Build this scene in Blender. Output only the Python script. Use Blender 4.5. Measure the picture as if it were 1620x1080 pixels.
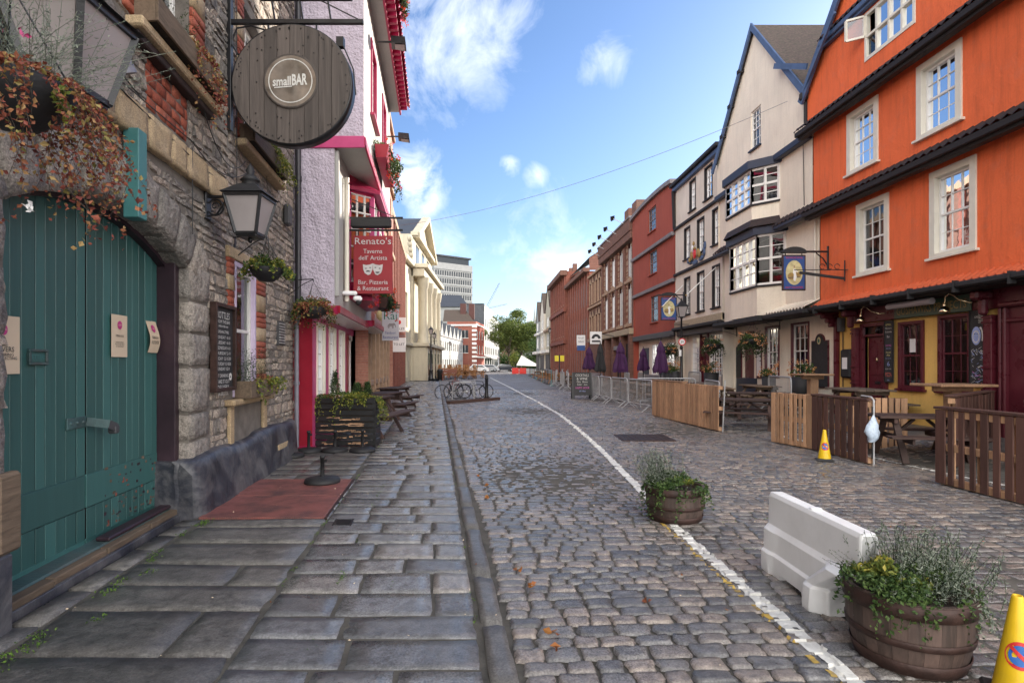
import bpy, bmesh, math, random
import numpy as np
from math import sin, cos, pi, radians, sqrt
from mathutils import Matrix, Vector
for o in list(bpy.data.objects): bpy.data.objects.remove(o)
SC = bpy.context.scene
COL = SC.collection
# ---------------------------------------------------------------- camera
EYE = 1.65
cd = bpy.data.cameras.new('camera'); cam = bpy.data.objects.new('camera', cd); COL.objects.link(cam)
cam.location = (0, 0, EYE); cam.rotation_euler = (radians(90), 0, 0)
cd.sensor_width = 36; cd.lens = 20.0; cd.shift_y = 0.0216; cd.clip_start = .05; cd.clip_end = 5000
SC.camera = cam
# ---------------------------------------------------------------- light
SUN_AZ, SUN_EL = 45, 20          # azimuth from +Y towards +X
sd = bpy.data.lights.new('sun', 'SUN'); sd.energy = 5.0; sd.angle = radians(.53); sd.color = (1, .91, .78)
so = bpy.data.objects.new('sun', sd); COL.objects.link(so)
_d = Vector((cos(radians(SUN_EL))*sin(radians(SUN_AZ)), cos(radians(SUN_EL))*cos(radians(SUN_AZ)), sin(radians(SUN_EL))))
so.rotation_euler = _d.to_track_quat('Z', 'Y').to_euler(); so.location = (30, 30, 40)
W = bpy.data.worlds.new('World'); SC.world = W; W.use_nodes = True
SC.view_settings.view_transform = 'Standard'; SC.view_settings.look = 'None'
SC.view_settings.exposure = 1.12; SC.view_settings.gamma = 1

def nd(nt, typ, ins=None, **pr):
    n = nt.nodes.new(typ)
    for k, v in pr.items(): setattr(n, k, v)
    for k, v in (ins or {}).items():
        s = n.inputs[k]
        if isinstance(v, bpy.types.NodeSocket): nt.links.new(v, s)
        else: s.default_value = v
    return n
def mth(nt, op, a, b=None, clamp=False):
    n = nt.nodes.new('ShaderNodeMath'); n.operation = op; n.use_clamp = clamp
    for i, v in enumerate((a, b)):
        if v is None: continue
        if isinstance(v, bpy.types.NodeSocket): nt.links.new(v, n.inputs[i])
        else: n.inputs[i].default_value = v
    return n.outputs[0]
def mixc(nt, f, a, b, bt='MIX'):
    n = nt.nodes.new('ShaderNodeMix'); n.data_type = 'RGBA'; n.blend_type = bt
    for i, v in ((0, f), (6, a), (7, b)):
        if isinstance(v, bpy.types.NodeSocket): nt.links.new(v, n.inputs[i])
        elif i == 0: n.inputs[i].default_value = v
        else: n.inputs[i].default_value = (*v[:3], 1)
    return n.outputs[2]
def ramp(nt, f, stops, interp='LINEAR'):
    n = nt.nodes.new('ShaderNodeValToRGB'); cr = n.color_ramp; cr.interpolation = interp
    while len(cr.elements) < len(stops): cr.elements.new(.5)
    for e, (p, c) in zip(cr.elements, stops):
        e.position = p; e.color = (*c[:3], 1) if hasattr(c, '__len__') else (c, c, c, 1)
    nt.links.new(f, n.inputs[0]); return n.outputs[0]
# sky: Nishita blue with broken white cloud (unseen bright cloud added behind the camera as fill light)
nt = W.node_tree; nt.nodes.clear()
sky = nd(nt, 'ShaderNodeTexSky', sky_type='NISHITA', sun_disc=False, sun_elevation=radians(SUN_EL), sun_rotation=radians(SUN_AZ))
sky.air_density = 1.0; sky.dust_density = .6; sky.ozone_density = 2.0
tc = nd(nt, 'ShaderNodeTexCoord'); sx = nd(nt, 'ShaderNodeSeparateXYZ', {0: tc.outputs['Generated']})
dz = mth(nt, 'ADD', mth(nt, 'MAXIMUM', sx.outputs[2], 0.0), .12)
cv = nd(nt, 'ShaderNodeCombineXYZ', {0: mth(nt, 'DIVIDE', sx.outputs[0], dz), 1: mth(nt, 'DIVIDE', sx.outputs[1], dz), 2: 0.0})
nz = nd(nt, 'ShaderNodeTexNoise', {'Vector': cv.outputs[0], 'Scale': 1.15, 'Detail': 7.0, 'Roughness': .62, 'Distortion': .35})
nz2 = nd(nt, 'ShaderNodeTexNoise', {'Vector': tc.outputs['Generated'], 'Scale': 9.0, 'Detail': 8.0, 'Roughness': .62, 'Distortion': .6})
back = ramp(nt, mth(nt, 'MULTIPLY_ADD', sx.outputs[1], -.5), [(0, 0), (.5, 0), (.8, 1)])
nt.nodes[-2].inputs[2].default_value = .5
def blob(px, py, r, amp):
    v = Vector(((px-810)/900, 1, (575-py)/900)).normalized()
    ds = nd(nt, 'ShaderNodeVectorMath', {0: tc.outputs['Generated'], 1: v}, operation='DISTANCE')
    b = mth(nt, 'MULTIPLY', mth(nt, 'DIVIDE', ds.outputs['Value'], r), -1.0)
    b = mth(nt, 'ADD', b, 1.0, True)
    return mth(nt, 'MULTIPLY', b, amp)
bs = None
for a in ((700, 10, .24, .44), (640, -20, .22, .45), (655, 285, .085, .75), (952, 88, .075, .36), (938, 110, .05, .36), (1000, 60, .05, .2), (820, 20, .09, .35), (805, 262, .03, .5),
          (752, 280, .025, .42), (848, 278, .035, .42), (860, 400, .2, .30), (700, 400, .2, .22), (890, 440, .10, .45), (1100, 350, .3, .10), (775, 200, .05, .12)):
    b = blob(*a); bs = b if bs is None else mth(nt, 'MAXIMUM', bs, b)
cl = mth(nt, 'MULTIPLY', bs, mth(nt, 'MULTIPLY', mth(nt, 'SUBTRACT', nz2.outputs[0], .30, True), 3.6))
front = ramp(nt, cl, [(0, 0), (.10, 0), (.6, .95)])
hazeh = ramp(nt, sx.outputs[2], [(0, .40), (.10, .17), (.24, .03), (.5, 0)])
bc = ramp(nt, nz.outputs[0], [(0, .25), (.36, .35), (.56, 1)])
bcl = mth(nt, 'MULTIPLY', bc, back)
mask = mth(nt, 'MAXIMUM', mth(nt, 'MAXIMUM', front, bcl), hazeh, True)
skyc = nd(nt, 'ShaderNodeMix', data_type='RGBA', blend_type='MULTIPLY'); skyc.inputs[0].default_value = 1
nt.links.new(sky.outputs[0], skyc.inputs[6]); skyc.inputs[7].default_value = (.66, .79, .98, 1)
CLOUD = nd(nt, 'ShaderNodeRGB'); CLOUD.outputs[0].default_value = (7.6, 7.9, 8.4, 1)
CLB = mixc(nt, back, CLOUD.outputs[0], (26.0, 25.0, 23.6))  # added cloud behind the camera, far brighter than the visible cloud, fills the shade
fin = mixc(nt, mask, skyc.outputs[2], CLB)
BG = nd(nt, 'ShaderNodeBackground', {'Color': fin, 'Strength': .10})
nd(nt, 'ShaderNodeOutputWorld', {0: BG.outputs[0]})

# ---------------------------------------------------------------- material helpers
def newmat(name):
    m = bpy.data.materials.new(name); m.use_nodes = True
    nt = m.node_tree; b = nt.nodes['Principled BSDF']
    return m, nt, b
def pos(nt, sc=(1, 1, 1), rot=(0, 0, 0)):
    g = nd(nt, 'ShaderNodeNewGeometry')
    return nd(nt, 'ShaderNodeMapping', {'Vector': g.outputs['Position'], 'Scale': sc, 'Rotation': rot}).outputs[0]
def opos(nt, sc=(1, 1, 1)):
    g = nd(nt, 'ShaderNodeTexCoord')
    return nd(nt, 'ShaderNodeMapping', {'Vector': g.outputs['Object'], 'Scale': sc}).outputs[0]
def rgb3(c, k): return tuple(min(1, max(0, x*k)) for x in c)
def noise(nt, v, s, d=4, r=.55, di=0): return nd(nt, 'ShaderNodeTexNoise', {'Vector': v, 'Scale': s, 'Detail': float(d), 'Roughness': r, 'Distortion': float(di)}).outputs[0]
def bump(nt, b, h, st, dist):
    n = nd(nt, 'ShaderNodeBump', {'Strength': st, 'Distance': dist, 'Height': h}); nt.links.new(n.outputs[0], b.inputs['Normal'])
def plain(name, c, rough=.6, var=.15, ns=6, bst=.3, bs=40, metal=0, obj=False, spec=.5, dirt=0, dirtc=(.05, .045, .04)):
    m, nt, b = newmat(name); v = opos(nt) if obj else pos(nt)
    n1 = noise(nt, v, ns, 6)
    col = mixc(nt, ramp(nt, n1, [(.3, 0), (.7, 1)]), rgb3(c, 1-var), rgb3(c, 1+var))
    if dirt: col = mixc(nt, mth(nt, 'MULTIPLY', ramp(nt, noise(nt, v, ns*.6, 8, .7, 1), [(.45, 0), (.68, 1)]), dirt), col, dirtc)
    nt.links.new(col, b.inputs['Base Color'])
    b.inputs['Roughness'].default_value = rough; b.inputs['Metallic'].default_value = metal
    b.inputs['Specular IOR Level'].default_value = spec
    nt.links.new(mth(nt, 'ADD', mth(nt, 'MULTIPLY', mth(nt, 'SUBTRACT', n1, .5), .3), rough, True), b.inputs['Roughness'])
    if bst: bump(nt, b, noise(nt, v, bs, 4), bst, .01)
    return m
def plaster(name, c, bs=18, bst=.6, stain=.25, rough=.85, lump=.03):
    m, nt, b = newmat(name); v = pos(nt)
    n0 = noise(nt, v, .7, 5); n1 = noise(nt, pos(nt, (3, 3, .5)), 1.6, 6, .65)
    col = mixc(nt, ramp(nt, n0, [(.3, 0), (.7, 1)]), rgb3(c, .9), rgb3(c, 1.07))
    col = mixc(nt, mth(nt, 'MULTIPLY', ramp(nt, n1, [(.5, 0), (.8, 1)]), stain), col, rgb3(c, .45))
    n2 = noise(nt, pos(nt, (11, 11, .7)), 1.3, 5, .6); col = mixc(nt, mth(nt, 'MULTIPLY', ramp(nt, n2, [(.50, 0), (.72, 1)]), stain*.7), col, rgb3(c, .55))
    col = mixc(nt, mth(nt, 'MULTIPLY', ramp(nt, noise(nt, v, 2.3, 7, .72), [(.55, 0), (.62, 1)]), stain*.35), col, tuple(x*.6+.25*sum(c)/3 for x in c))
    col = mixc(nt, ramp(nt, noise(nt, v, 30, 3), [(.3, .12), (.6, 0)]), col, rgb3(c, .5))
    nt.links.new(col, b.inputs['Base Color']); b.inputs['Roughness'].default_value = rough
    h = mth(nt, 'ADD', noise(nt, v, bs, 5, .6), mth(nt, 'MULTIPLY', noise(nt, v, bs*.22, 3), 1.5))
    bump(nt, b, h, bst, lump); return m
def attr_rnd(nt): return nd(nt, 'ShaderNodeAttribute', attribute_name='rnd').outputs['Fac']
def stone(name, stops, rough=(.35, .7), bs=25, bst=.5, mot=.3, lich=None, bd=.012, grime=(.03, .03, .028), fine=4, gam=.35):
    """colour per stone from the face value rnd, mottled by noise"""
    m, nt, b = newmat(name); v = pos(nt); r = attr_rnd(nt)
    col = ramp(nt, r, stops)
    n1 = noise(nt, v, 3.2*fine/4, 7, .65); n2 = noise(nt, v, 13, 6, .7)
    col = mixc(nt, mth(nt, 'MULTIPLY', ramp(nt, n2, [(.35, 1), (.62, 0)]), mot), col, grime)
    col = mixc(nt, mth(nt, 'MULTIPLY', ramp(nt, n1, [(.5, 0), (.72, 1)]), gam), col, (.42, .39, .35))
    sp_ = noise(nt, v, 85, 2, .6); col = mixc(nt, 1.0, col, ramp(nt, sp_, [(.3, .62), (.7, 1.35)]), 'MULTIPLY')
    if lich: col = mixc(nt, mth(nt, 'MULTIPLY', ramp(nt, noise(nt, v, 1.3, 8, .75), [(.55, 0), (.65, 1)]), .7), col, lich)
    nt.links.new(col, b.inputs['Base Color'])
    rr = ramp(nt, noise(nt, v, 1.1, 5, .6), [(.35, rough[0]), (.65, rough[1])])
    nt.links.new(rr, b.inputs['Roughness'])
    h = mth(nt, 'ADD', noise(nt, v, bs, 6, .65), mth(nt, 'ADD', mth(nt, 'MULTIPLY', n2, 1.2), mth(nt, 'MULTIPLY', noise(nt, v, 7, 3, .5), 2.0))); bump(nt, b, h, bst, bd); return m
def brick(name, c1, c2, mort, w=.225, h=.075, axis='Y', mix2=None, rough=.85, stain=.3):
    m, nt, b = newmat(name); g = nd(nt, 'ShaderNodeNewGeometry'); sp = nd(nt, 'ShaderNodeSeparateXYZ', {0: g.outputs['Position']})
    v = nd(nt, 'ShaderNodeCombineXYZ', {0: sp.outputs[1 if axis == 'Y' else 0], 1: sp.outputs[2]}).outputs[0]
    bt = nd(nt, 'ShaderNodeTexBrick', {'Vector': v, 'Color1': (*c1, 1), 'Color2': (*c2, 1), 'Mortar': (*mort, 1), 'Scale': 1.0, 'Mortar Size': .006, 'Mortar Smooth': .2, 'Bias': 0.0, 'Brick Width': w, 'Row Height': h})
    n1 = noise(nt, g.outputs['Position'], 1.2, 7, .7)
    col = mixc(nt, mth(nt, 'MULTIPLY', ramp(nt, n1, [(.45, 0), (.75, 1)]), stain), bt.outputs[0], rgb3(c1, .35))
    col = mixc(nt, .25, col, ramp(nt, noise(nt, g.outputs['Position'], 14, 3), [(.3, rgb3(c1, .5)), (.7, rgb3(c2, 1.3))]))
    nt.links.new(col, b.inputs['Base Color']); b.inputs['Roughness'].default_value = rough
    bump(nt, b, mth(nt, 'SUBTRACT', 1.0, bt.outputs['Fac']), .5, .01); return m
def wood(name, c, rough=.7, var=.35, axis=2, bst=.4, obj=True, dirt=.0, gr=1.0):
    m, nt, b = newmat(name); sc = [26*gr, 26*gr, 26*gr]; sc[axis] = 1.6*gr
    v = opos(nt, tuple(sc)) if obj else pos(nt, tuple(sc)); r = attr_rnd(nt)
    add = nd(nt, 'ShaderNodeVectorMath', {0: v, 1: nd(nt, 'ShaderNodeCombineXYZ', {0: mth(nt, 'MULTIPLY', r, 37.0), 1: mth(nt, 'MULTIPLY', r, 91.0), 2: mth(nt, 'MULTIPLY', r, 53.0)}).outputs[0]}, operation='ADD').outputs[0]
    n1 = noise(nt, add, 1.0, 6, .65, 1.0); n2 = noise(nt, add, .25, 3)
    col = mixc(nt, ramp(nt, n1, [(.3, 0), (.7, 1)]), rgb3(c, 1-var), rgb3(c, 1+var))
    col = mixc(nt, mth(nt, 'MULTIPLY', mth(nt, 'SUBTRACT', r, .5), .9), col, rgb3(c, 1.9))
    col = mixc(nt, ramp(nt, r, [(0, .45), (.5, 0)]), col, rgb3(c, .45))
    if dirt: col = mixc(nt, mth(nt, 'MULTIPLY', ramp(nt, noise(nt, opos(nt), 5, 7, .7), [(.42, 0), (.62, 1)]), dirt), col, (.03, .026, .022))
    nt.links.new(col, b.inputs['Base Color']); b.inputs['Roughness'].default_value = rough
    bump(nt, b, mth(nt, 'ADD', n1, n2), bst, .006); return m
def leafm(name, stops, rough=.5, tr=.25):
    m, nt, b = newmat(name); r = attr_rnd(nt); col = ramp(nt, r, stops)
    nt.links.new(col, b.inputs['Base Color']); b.inputs['Roughness'].default_value = rough
    b.inputs['Specular IOR Level'].default_value = .3
    t = nd(nt, 'ShaderNodeBsdfTranslucent', {'Color': col}); mx = nd(nt, 'ShaderNodeMixShader', {0: tr, 1: b.outputs[0], 2: t.outputs[0]})
    nt.links.new(mx.outputs[0], nt.nodes['Material Output'].inputs[0]); return m

# ---------------------------------------------------------------- mesh builder
RND = random.Random(7)
class MB:
    def __init__(s, T=None): s.V = []; s.F = []; s.MI = []; s.R = []; s.S = []; s.mats = []; s.T = T
    def mi(s, m):
        if m not in s.mats: s.mats.append(m)
        return s.mats.index(m)
    def add(s, vs, fs, m, r=None, sm=False):
        o = len(s.V); T = s.T
        if T is None: s.V += [tuple(v) for v in vs]
        elif isinstance(T, Matrix): s.V += [tuple(T @ Vector(v)) for v in vs]
        else: s.V += [tuple(T(*v)) for v in vs]
        k = s.mi(m); r = RND.random() if r is None else r
        for f in fs: s.F.append(tuple(i+o for i in f)); s.MI.append(k); s.R.append(r); s.S.append(sm)
    def box(s, x0, x1, y0, y1, z0, z1, m, c=0, r=None):
        if x0 > x1: x0, x1 = x1, x0
        if y0 > y1: y0, y1 = y1, y0
        if z0 > z1: z0, z1 = z1, z0
        if c <= 0:
            vs = [(x, y, z) for x in (x0, x1) for y in (y0, y1) for z in (z0, z1)]
            s.add(vs, [(0, 1, 3, 2), (4, 6, 7, 5), (0, 4, 5, 1), (2, 3, 7, 6), (0, 2, 6, 4), (1, 5, 7, 3)], m, r); return
        c = min(c, (x1-x0)*.45, (y1-y0)*.45, (z1-z0)*.45); vs = []; ix = {}
        lo = (x0, y0, z0); hi = (x1, y1, z1)
        for a in (0, 1):
            for b_ in (0, 1):
                for d in (0, 1):
                    e = (a, b_, d)
                    for k in range(3):
                        p = [hi[q]-c if e[q] else lo[q]+c for q in range(3)]; p[k] = hi[k] if e[k] else lo[k]
                        ix[(e, k)] = len(vs); vs.append(tuple(p))
        fs = []
        for k in range(3):
            o1, o2 = [q for q in range(3) if q != k]
            for sd_ in (0, 1):
                q = []
                for (a, b_) in ((0, 0), (1, 0), (1, 1), (0, 1)):
                    e = [0]*3; e[k] = sd_; e[o1] = a; e[o2] = b_; q.append(ix[(tuple(e), k)])
                if (sd_ == 1) != (k == 1): pass
                fs.append(tuple(q if ((sd_ == 1) ^ (k == 1)) else q[::-1]))
        for k in range(3):
            o1, o2 = [q for q in range(3) if q != k]
            for a in (0, 1):
                for b_ in (0, 1):
                    e0 = [0]*3; e0[o1] = a; e0[o2] = b_; e1 = list(e0); e1[k] = 1; e0 = tuple(e0); e1 = tuple(e1)
                    fs.append((ix[(e0, o1)], ix[(e1, o1)], ix[(e1, o2)], ix[(e0, o2)]))
        for a in (0, 1):
            for b_ in (0, 1):
                for d in (0, 1): fs.append(tuple(ix[((a, b_, d), k)] for k in range(3)))
        s.add(vs, fs, m, r)
    def bar(s, p0, p1, w, h, m, up=(0, 0, 1), c=0, r=None):
        p0 = Vector(p0); p1 = Vector(p1); d = p1-p0; L = d.length; d.normalize(); up = Vector(up)
        if abs(d.dot(up)) > .98: up = Vector((0, 1, 0))
        x = d.cross(up).normalized(); z = x.cross(d).normalized()
        M = Matrix(((x.x, d.x, z.x, p0.x), (x.y, d.y, z.y, p0.y), (x.z, d.z, z.z, p0.z), (0, 0, 0, 1)))
        t = MB(); t.box(-w/2, w/2, 0, L, -h/2, h/2, m, c, r)
        s.add([M @ Vector(v) for v in t.V], t.F, m, t.R[0])
    def lathe(s, prof, m, c=(0, 0, 0), seg=20, r=None, sm=True, a0=0, a1=2*pi, axis='Z'):
        full = abs(a1-a0-2*pi) < 1e-6; ns = seg if full else seg+1; vs = []
        for i in range(ns):
            a = a0+(a1-a0)*i/seg
            for (q, z) in prof:
                p = (q*cos(a), q*sin(a), z)
                if axis == 'Y': p = (p[0], p[2], p[1])
                if axis == 'X': p = (p[2], p[0], p[1])
                vs.append((p[0]+c[0], p[1]+c[1], p[2]+c[2]))
        n = len(prof); fs = []
        for i in range(seg if full else seg):
            j = (i+1) % ns
            for k in range(n-1): fs.append((i*n+k, j*n+k, j*n+k+1, i*n+k+1))
        s.add(vs, fs, m, r, sm)
    def tube(s, pts, rad, m, seg=8, r=None, caps=True, sm=True):
        pts = [Vector(p) for p in pts]; n = len(pts); vs = []; fs = []
        rads = rad if hasattr(rad, '__len__') else [rad]*n
        t0 = (pts[1]-pts[0]).normalized(); u = t0.orthogonal().normalized()
        for i, p in enumerate(pts):
            t = (pts[min(i+1, n-1)]-pts[max(i-1, 0)])
            if t.length < 1e-9: t = t0
            t.normalize(); u = (u-t*u.dot(t))
            u = u.normalized() if u.length > 1e-6 else t.orthogonal().normalized()
            w = t.cross(u)
            for k in range(seg):
                a = 2*pi*k/seg; vs.append(p+(u*cos(a)+w*sin(a))*rads[i])
        for i in range(n-1):
            for k in range(seg):
                k2 = (k+1) % seg; fs.append((i*seg+k, i*seg+k2, (i+1)*seg+k2, (i+1)*seg+k))
        s.add(vs, fs, m, r, sm)
        if caps: s.add(vs[:seg], [tuple(range(seg))[::-1]], m, r); s.add(vs[-seg:], [tuple(range(seg))], m, r)
    def prism(s, poly, d0, d1, m, plane='XZ', r=None, sm=False):
        """extrude a 2-D outline; plane XZ extrudes along Y, YZ along X, XY along Z"""
        n = len(poly)
        def P(a, b, d): return (a, d, b) if plane == 'XZ' else ((d, a, b) if plane == 'YZ' else (a, b, d))
        vs = [P(a, b, d0) for a, b in poly]+[P(a, b, d1) for a, b in poly]
        s.add(vs, [tuple(range(n)), tuple(range(n, 2*n))[::-1]], m, r)
        s.add(vs, [(i, (i+1) % n, n+(i+1) % n, n+i) for i in range(n)], m, r, sm)
    def quad(s, a, b, c, d, m, r=None): s.add([a, b, c, d], [(0, 1, 2, 3)], m, r)
    def ball(s, c, rx, ry, rz, m, seg=10, ring=6, r=None):
        vs = []; fs = []
        for i in range(ring+1):
            t = pi*i/ring
            for k in range(seg): a = 2*pi*k/seg; vs.append((c[0]+rx*sin(t)*cos(a), c[1]+ry*sin(t)*sin(a), c[2]+rz*cos(t)))
        for i in range(ring):
            for k in range(seg): k2 = (k+1) % seg; fs.append((i*seg+k, (i+1)*seg+k, (i+1)*seg+k2, i*seg+k2))
        s.add(vs, fs, m, r, True)
    def text(s, body, size, m, fn, align='CENTER', ext=0, width=None, bold=0):
        """fn(x, y) -> 3-D point of the lettering plane"""
        cu = bpy.data.curves.new('t', 'FONT'); cu.body = body; cu.size = size; cu.align_x = align; cu.align_y = 'CENTER'; cu.resolution_u = 2; cu.offset = bold
        ob = bpy.data.objects.new('t', cu); COL.objects.link(ob); dg = bpy.context.evaluated_depsgraph_get()
        me = bpy.data.meshes.new_from_object(ob.evaluated_get(dg))
        vs = [v.co.copy() for v in me.vertices]; fs = [tuple(p.vertices) for p in me.polygons]
        k = 1
        if width and vs:
            w = max(v.x for v in vs)-min(v.x for v in vs); k = width/w if w else 1
        s.add([fn(v.x*k, v.y) for v in vs], fs, m, .5)
        bpy.data.objects.remove(ob); bpy.data.curves.remove(cu); bpy.data.meshes.remove(me)
def wloc(o):
    v = Vector((0, 0, 0))
    while o is not None: v += o.location; o = o.parent
    return v
def setp(o, label=None, cat=None, group=None, kind=None):
    if label: o['label'] = label
    if cat: o['category'] = cat
    if group: o['group'] = group
    if kind: o['kind'] = kind
    return o
def mk(name, mb, parent=None, local=False, label=None, cat=None, group=None, kind=None, recalc=True):
    """local: verts already in the parent's own space; else verts are world positions"""
    V = np.array(mb.V, dtype=np.float64) if len(mb.V) else np.zeros((0, 3))
    loc = (0, 0, 0)
    if not local:
        if parent is not None: V = V-np.array(wloc(parent))
        elif len(V):
            loc = ((V[:, 0].min()+V[:, 0].max())/2, (V[:, 1].min()+V[:, 1].max())/2, V[:, 2].min()); V = V-np.array(loc)
    me = bpy.data.meshes.new(name); me.from_pydata(V.tolist(), [], mb.F)
    for m in mb.mats: me.materials.append(m)
    me.polygons.foreach_set('material_index', mb.MI); me.polygons.foreach_set('use_smooth', mb.S)
    a = me.attributes.new('rnd', 'FLOAT', 'FACE'); a.data.foreach_set('value', mb.R)
    if recalc and len(mb.F) < 40000:
        bm = bmesh.new(); bm.from_mesh(me); bmesh.ops.recalc_face_normals(bm, faces=bm.faces); bm.to_mesh(me); bm.free()
    me.update()
    o = bpy.data.objects.new(name, me); o.location = loc; COL.objects.link(o)
    if parent is not None: o.parent = parent
    return setp(o, label, cat, group, kind)
def empty(name, loc, label, cat, group=None, rz=0):
    o = bpy.data.objects.new(name, None); COL.objects.link(o); o.location = loc; o.rotation_euler = (0, 0, rz); o.empty_display_size = .1
    return setp(o, label, cat, group)
def dup(o, loc=None, rz=None, label=None, parent=None, sc=None):
    c = o.copy(); COL.objects.link(c); c.parent = parent
    if loc is not None: c.location = loc
    if rz is not None: c.rotation_euler = (0, 0, rz)
    if sc is not None: c.scale = (sc, sc, sc) if not hasattr(sc, '__len__') else sc
    if label: c['label'] = label
    for ch in o.children: dup(ch, parent=c)
    return c
def np_mesh(name, V, F, mats, rnd, parent=None, smooth=True, mi=None, label=None, cat=None, kind=None, sharp=None):
    """V (n,3), F (m,4) arrays in world space"""
    off = np.array(wloc(parent)) if parent is not None else np.zeros(3)
    me = bpy.data.meshes.new(name); n = len(V); m = len(F)
    me.vertices.add(n); me.vertices.foreach_set('co', (V-off).astype(np.float32).ravel())
    me.loops.add(m*4); me.loops.foreach_set('vertex_index', F.astype(np.int32).ravel())
    me.polygons.add(m); me.polygons.foreach_set('loop_start', np.arange(0, m*4, 4, dtype=np.int32)); me.polygons.foreach_set('loop_total', np.full(m, 4, dtype=np.int32))
    for q in mats: me.materials.append(q)
    me.polygons.foreach_set('use_smooth', np.full(m, smooth))
    if mi is not None: me.polygons.foreach_set('material_index', mi.astype(np.int32))
    a = me.attributes.new('rnd', 'FLOAT', 'FACE'); a.data.foreach_set('value', rnd.astype(np.float32))
    me.update(calc_edges=True); me.validate()
    o = bpy.data.objects.new(name, me); COL.objects.link(o)
    if parent is not None: o.parent = parent
    return setp(o, label, cat, None, kind)
def stones(rects, F, relief=.015, depth=.03, jit=.06, k=.55, rng=None, nu=7, nv=6, tilt=.006, rough=.003, edge=.84, flat=.55):
    """rects (n,4) centre and half size -> rounded stones; F(a,b,h) maps to world. returns V, F, rnd"""
    rng = rng or np.random.default_rng(3); rects = np.asarray(rects, float); n = len(rects)
    def ax(q):
        inner = np.linspace(-edge, edge, q-2); return np.concatenate([[-1], inner, [1]])
    u, v = np.meshgrid(ax(nu), ax(nv), indexing='ij'); u = u.ravel(); v = v.ravel()
    U = u*np.sqrt(1-k*v**4/2); Vv = v*np.sqrt(1-k*u**4/2)
    edgem = (np.abs(u) > .99) | (np.abs(v) > .99)
    hh = (1-np.abs(u)**3*.55)*(1-np.abs(v)**3*.55)
    hh = np.where(edgem, 0, flat+(1-flat)*hh)
    cx, cy, hw, hv = rects.T
    sm = np.minimum(hw, hv)[:, None]
    ju = rng.normal(0, jit, (n, len(u)))*sm; jv = rng.normal(0, jit, (n, len(u)))*sm
    # low-frequency wobble of the outline
    ph = rng.uniform(0, 6.28, (n, 4)); amp = jit*1.2
    wob = 1+amp*np.sin(3*np.arctan2(v, u)[None]+ph[:, :1])+amp*.7*np.sin(5*np.arctan2(v, u)[None]+ph[:, 1:2])
    A = cx[:, None]+U[None]*hw[:, None]*wob+ju*.5; B = cy[:, None]+Vv[None]*hv[:, None]*wob+jv*.5
    rl = relief*rng.uniform(.6, 1.25, (n, 1))
    H = hh[None]*rl+rng.normal(0, rough, (n, len(u)))*(~edgem)[None]
    H += (u[None]*rng.normal(0, tilt, (n, 1))+v[None]*rng.normal(0, tilt, (n, 1)))*(~edgem)[None]
    H = np.where(edgem[None], -depth, H)
    X, Y, Z = F(A, B, H); Vt = np.stack([X, Y, Z], -1).reshape(-1, 3)
    ii, jj = np.meshgrid(np.arange(nu-1), np.arange(nv-1), indexing='ij'); q = (ii*nv+jj).ravel()
    f0 = np.stack([q, q+nv, q+nv+1, q+1], 1)
    Fc = (f0[None]+(np.arange(n)*nu*nv)[:, None, None]).reshape(-1, 4)
    rn = np.repeat(rng.random(n), len(f0))
    return Vt, Fc, rn
def courses(a0, a1, b0, b1, hr, wr, gap, rng, skip=None):
    out = []; b = b0
    while b < b1:
        h = rng.uniform(*hr)
        if b+h > b1-hr[0]*.6: h = b1-b
        a = a0-rng.uniform(0, wr[1])*0
        while a < a1-1e-6:
            w = rng.uniform(*wr)
            if a+w > a1-wr[0]*.6: w = a1-a
            if skip is None or not skip(a, a+w, b, b+h): out.append((a+w/2, b+h/2, w/2-gap/2, h/2-gap/2))
            a += w
        b += h
    return out
# street frames: s runs up the street (world Y), n out of the facade towards the street
def RF(s, n, z): return (10.2-.05*s-n, s, z)
def LF(s, n, z): return (-2.61-.133*s+n, s, z)
def wall(mb, s0, s1, z0, z1, n, m, ops=(), rev=.12, top=None, br=(), rm=None):
    """facade sheet with openings (a,b,c,d); d may be a function of s; reveals go back by rev"""
    bk = {s0, s1, *br}
    for (a, b, c, d) in ops:
        bk |= {a, b}
        if callable(d): bk |= {a+(b-a)*i/14 for i in range(15)}
    bk = sorted(x for x in bk if s0-1e-6 <= x <= s1+1e-6)
    tp = top or (lambda s: z1)
    for sa, sb in zip(bk, bk[1:]):
        mid = (sa+sb)/2; cur = (z0, z0)
        for (a, b, c, d) in sorted([o for o in ops if o[0] < mid < o[1]], key=lambda o: o[2]):
            if c > cur[0]+1e-5: mb.quad((sa, n, cur[0]), (sb, n, cur[1]), (sb, n, c), (sa, n, c), m, .5)
            cur = (d(sa), d(sb)) if callable(d) else (d, d)
        mb.quad((sa, n, cur[0]), (sb, n, cur[1]), (sb, n, tp(sb)), (sa, n, tp(sa)), m, .5)
    rm = rm or m
    for (a, b, c, d) in ops:
        f = d if callable(d) else (lambda s, d=d: d)
        mb.quad((a, n, c), (a, n-rev, c), (a, n-rev, f(a)), (a, n, f(a)), rm, .5)
        mb.quad((b, n, c), (b, n-rev, c), (b, n-rev, f(b)), (b, n, f(b)), rm, .5)
        mb.quad((a, n, c), (b, n, c), (b, n-rev, c), (a, n-rev, c), rm, .5)
        st = [a+(b-a)*i/14 for i in range(15)] if callable(d) else [a, b]
        for p, q in zip(st, st[1:]): mb.quad((p, n, f(p)), (q, n, f(q)), (q, n-rev, f(q)), (p, n-rev, f(p)), rm, .5)
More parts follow.
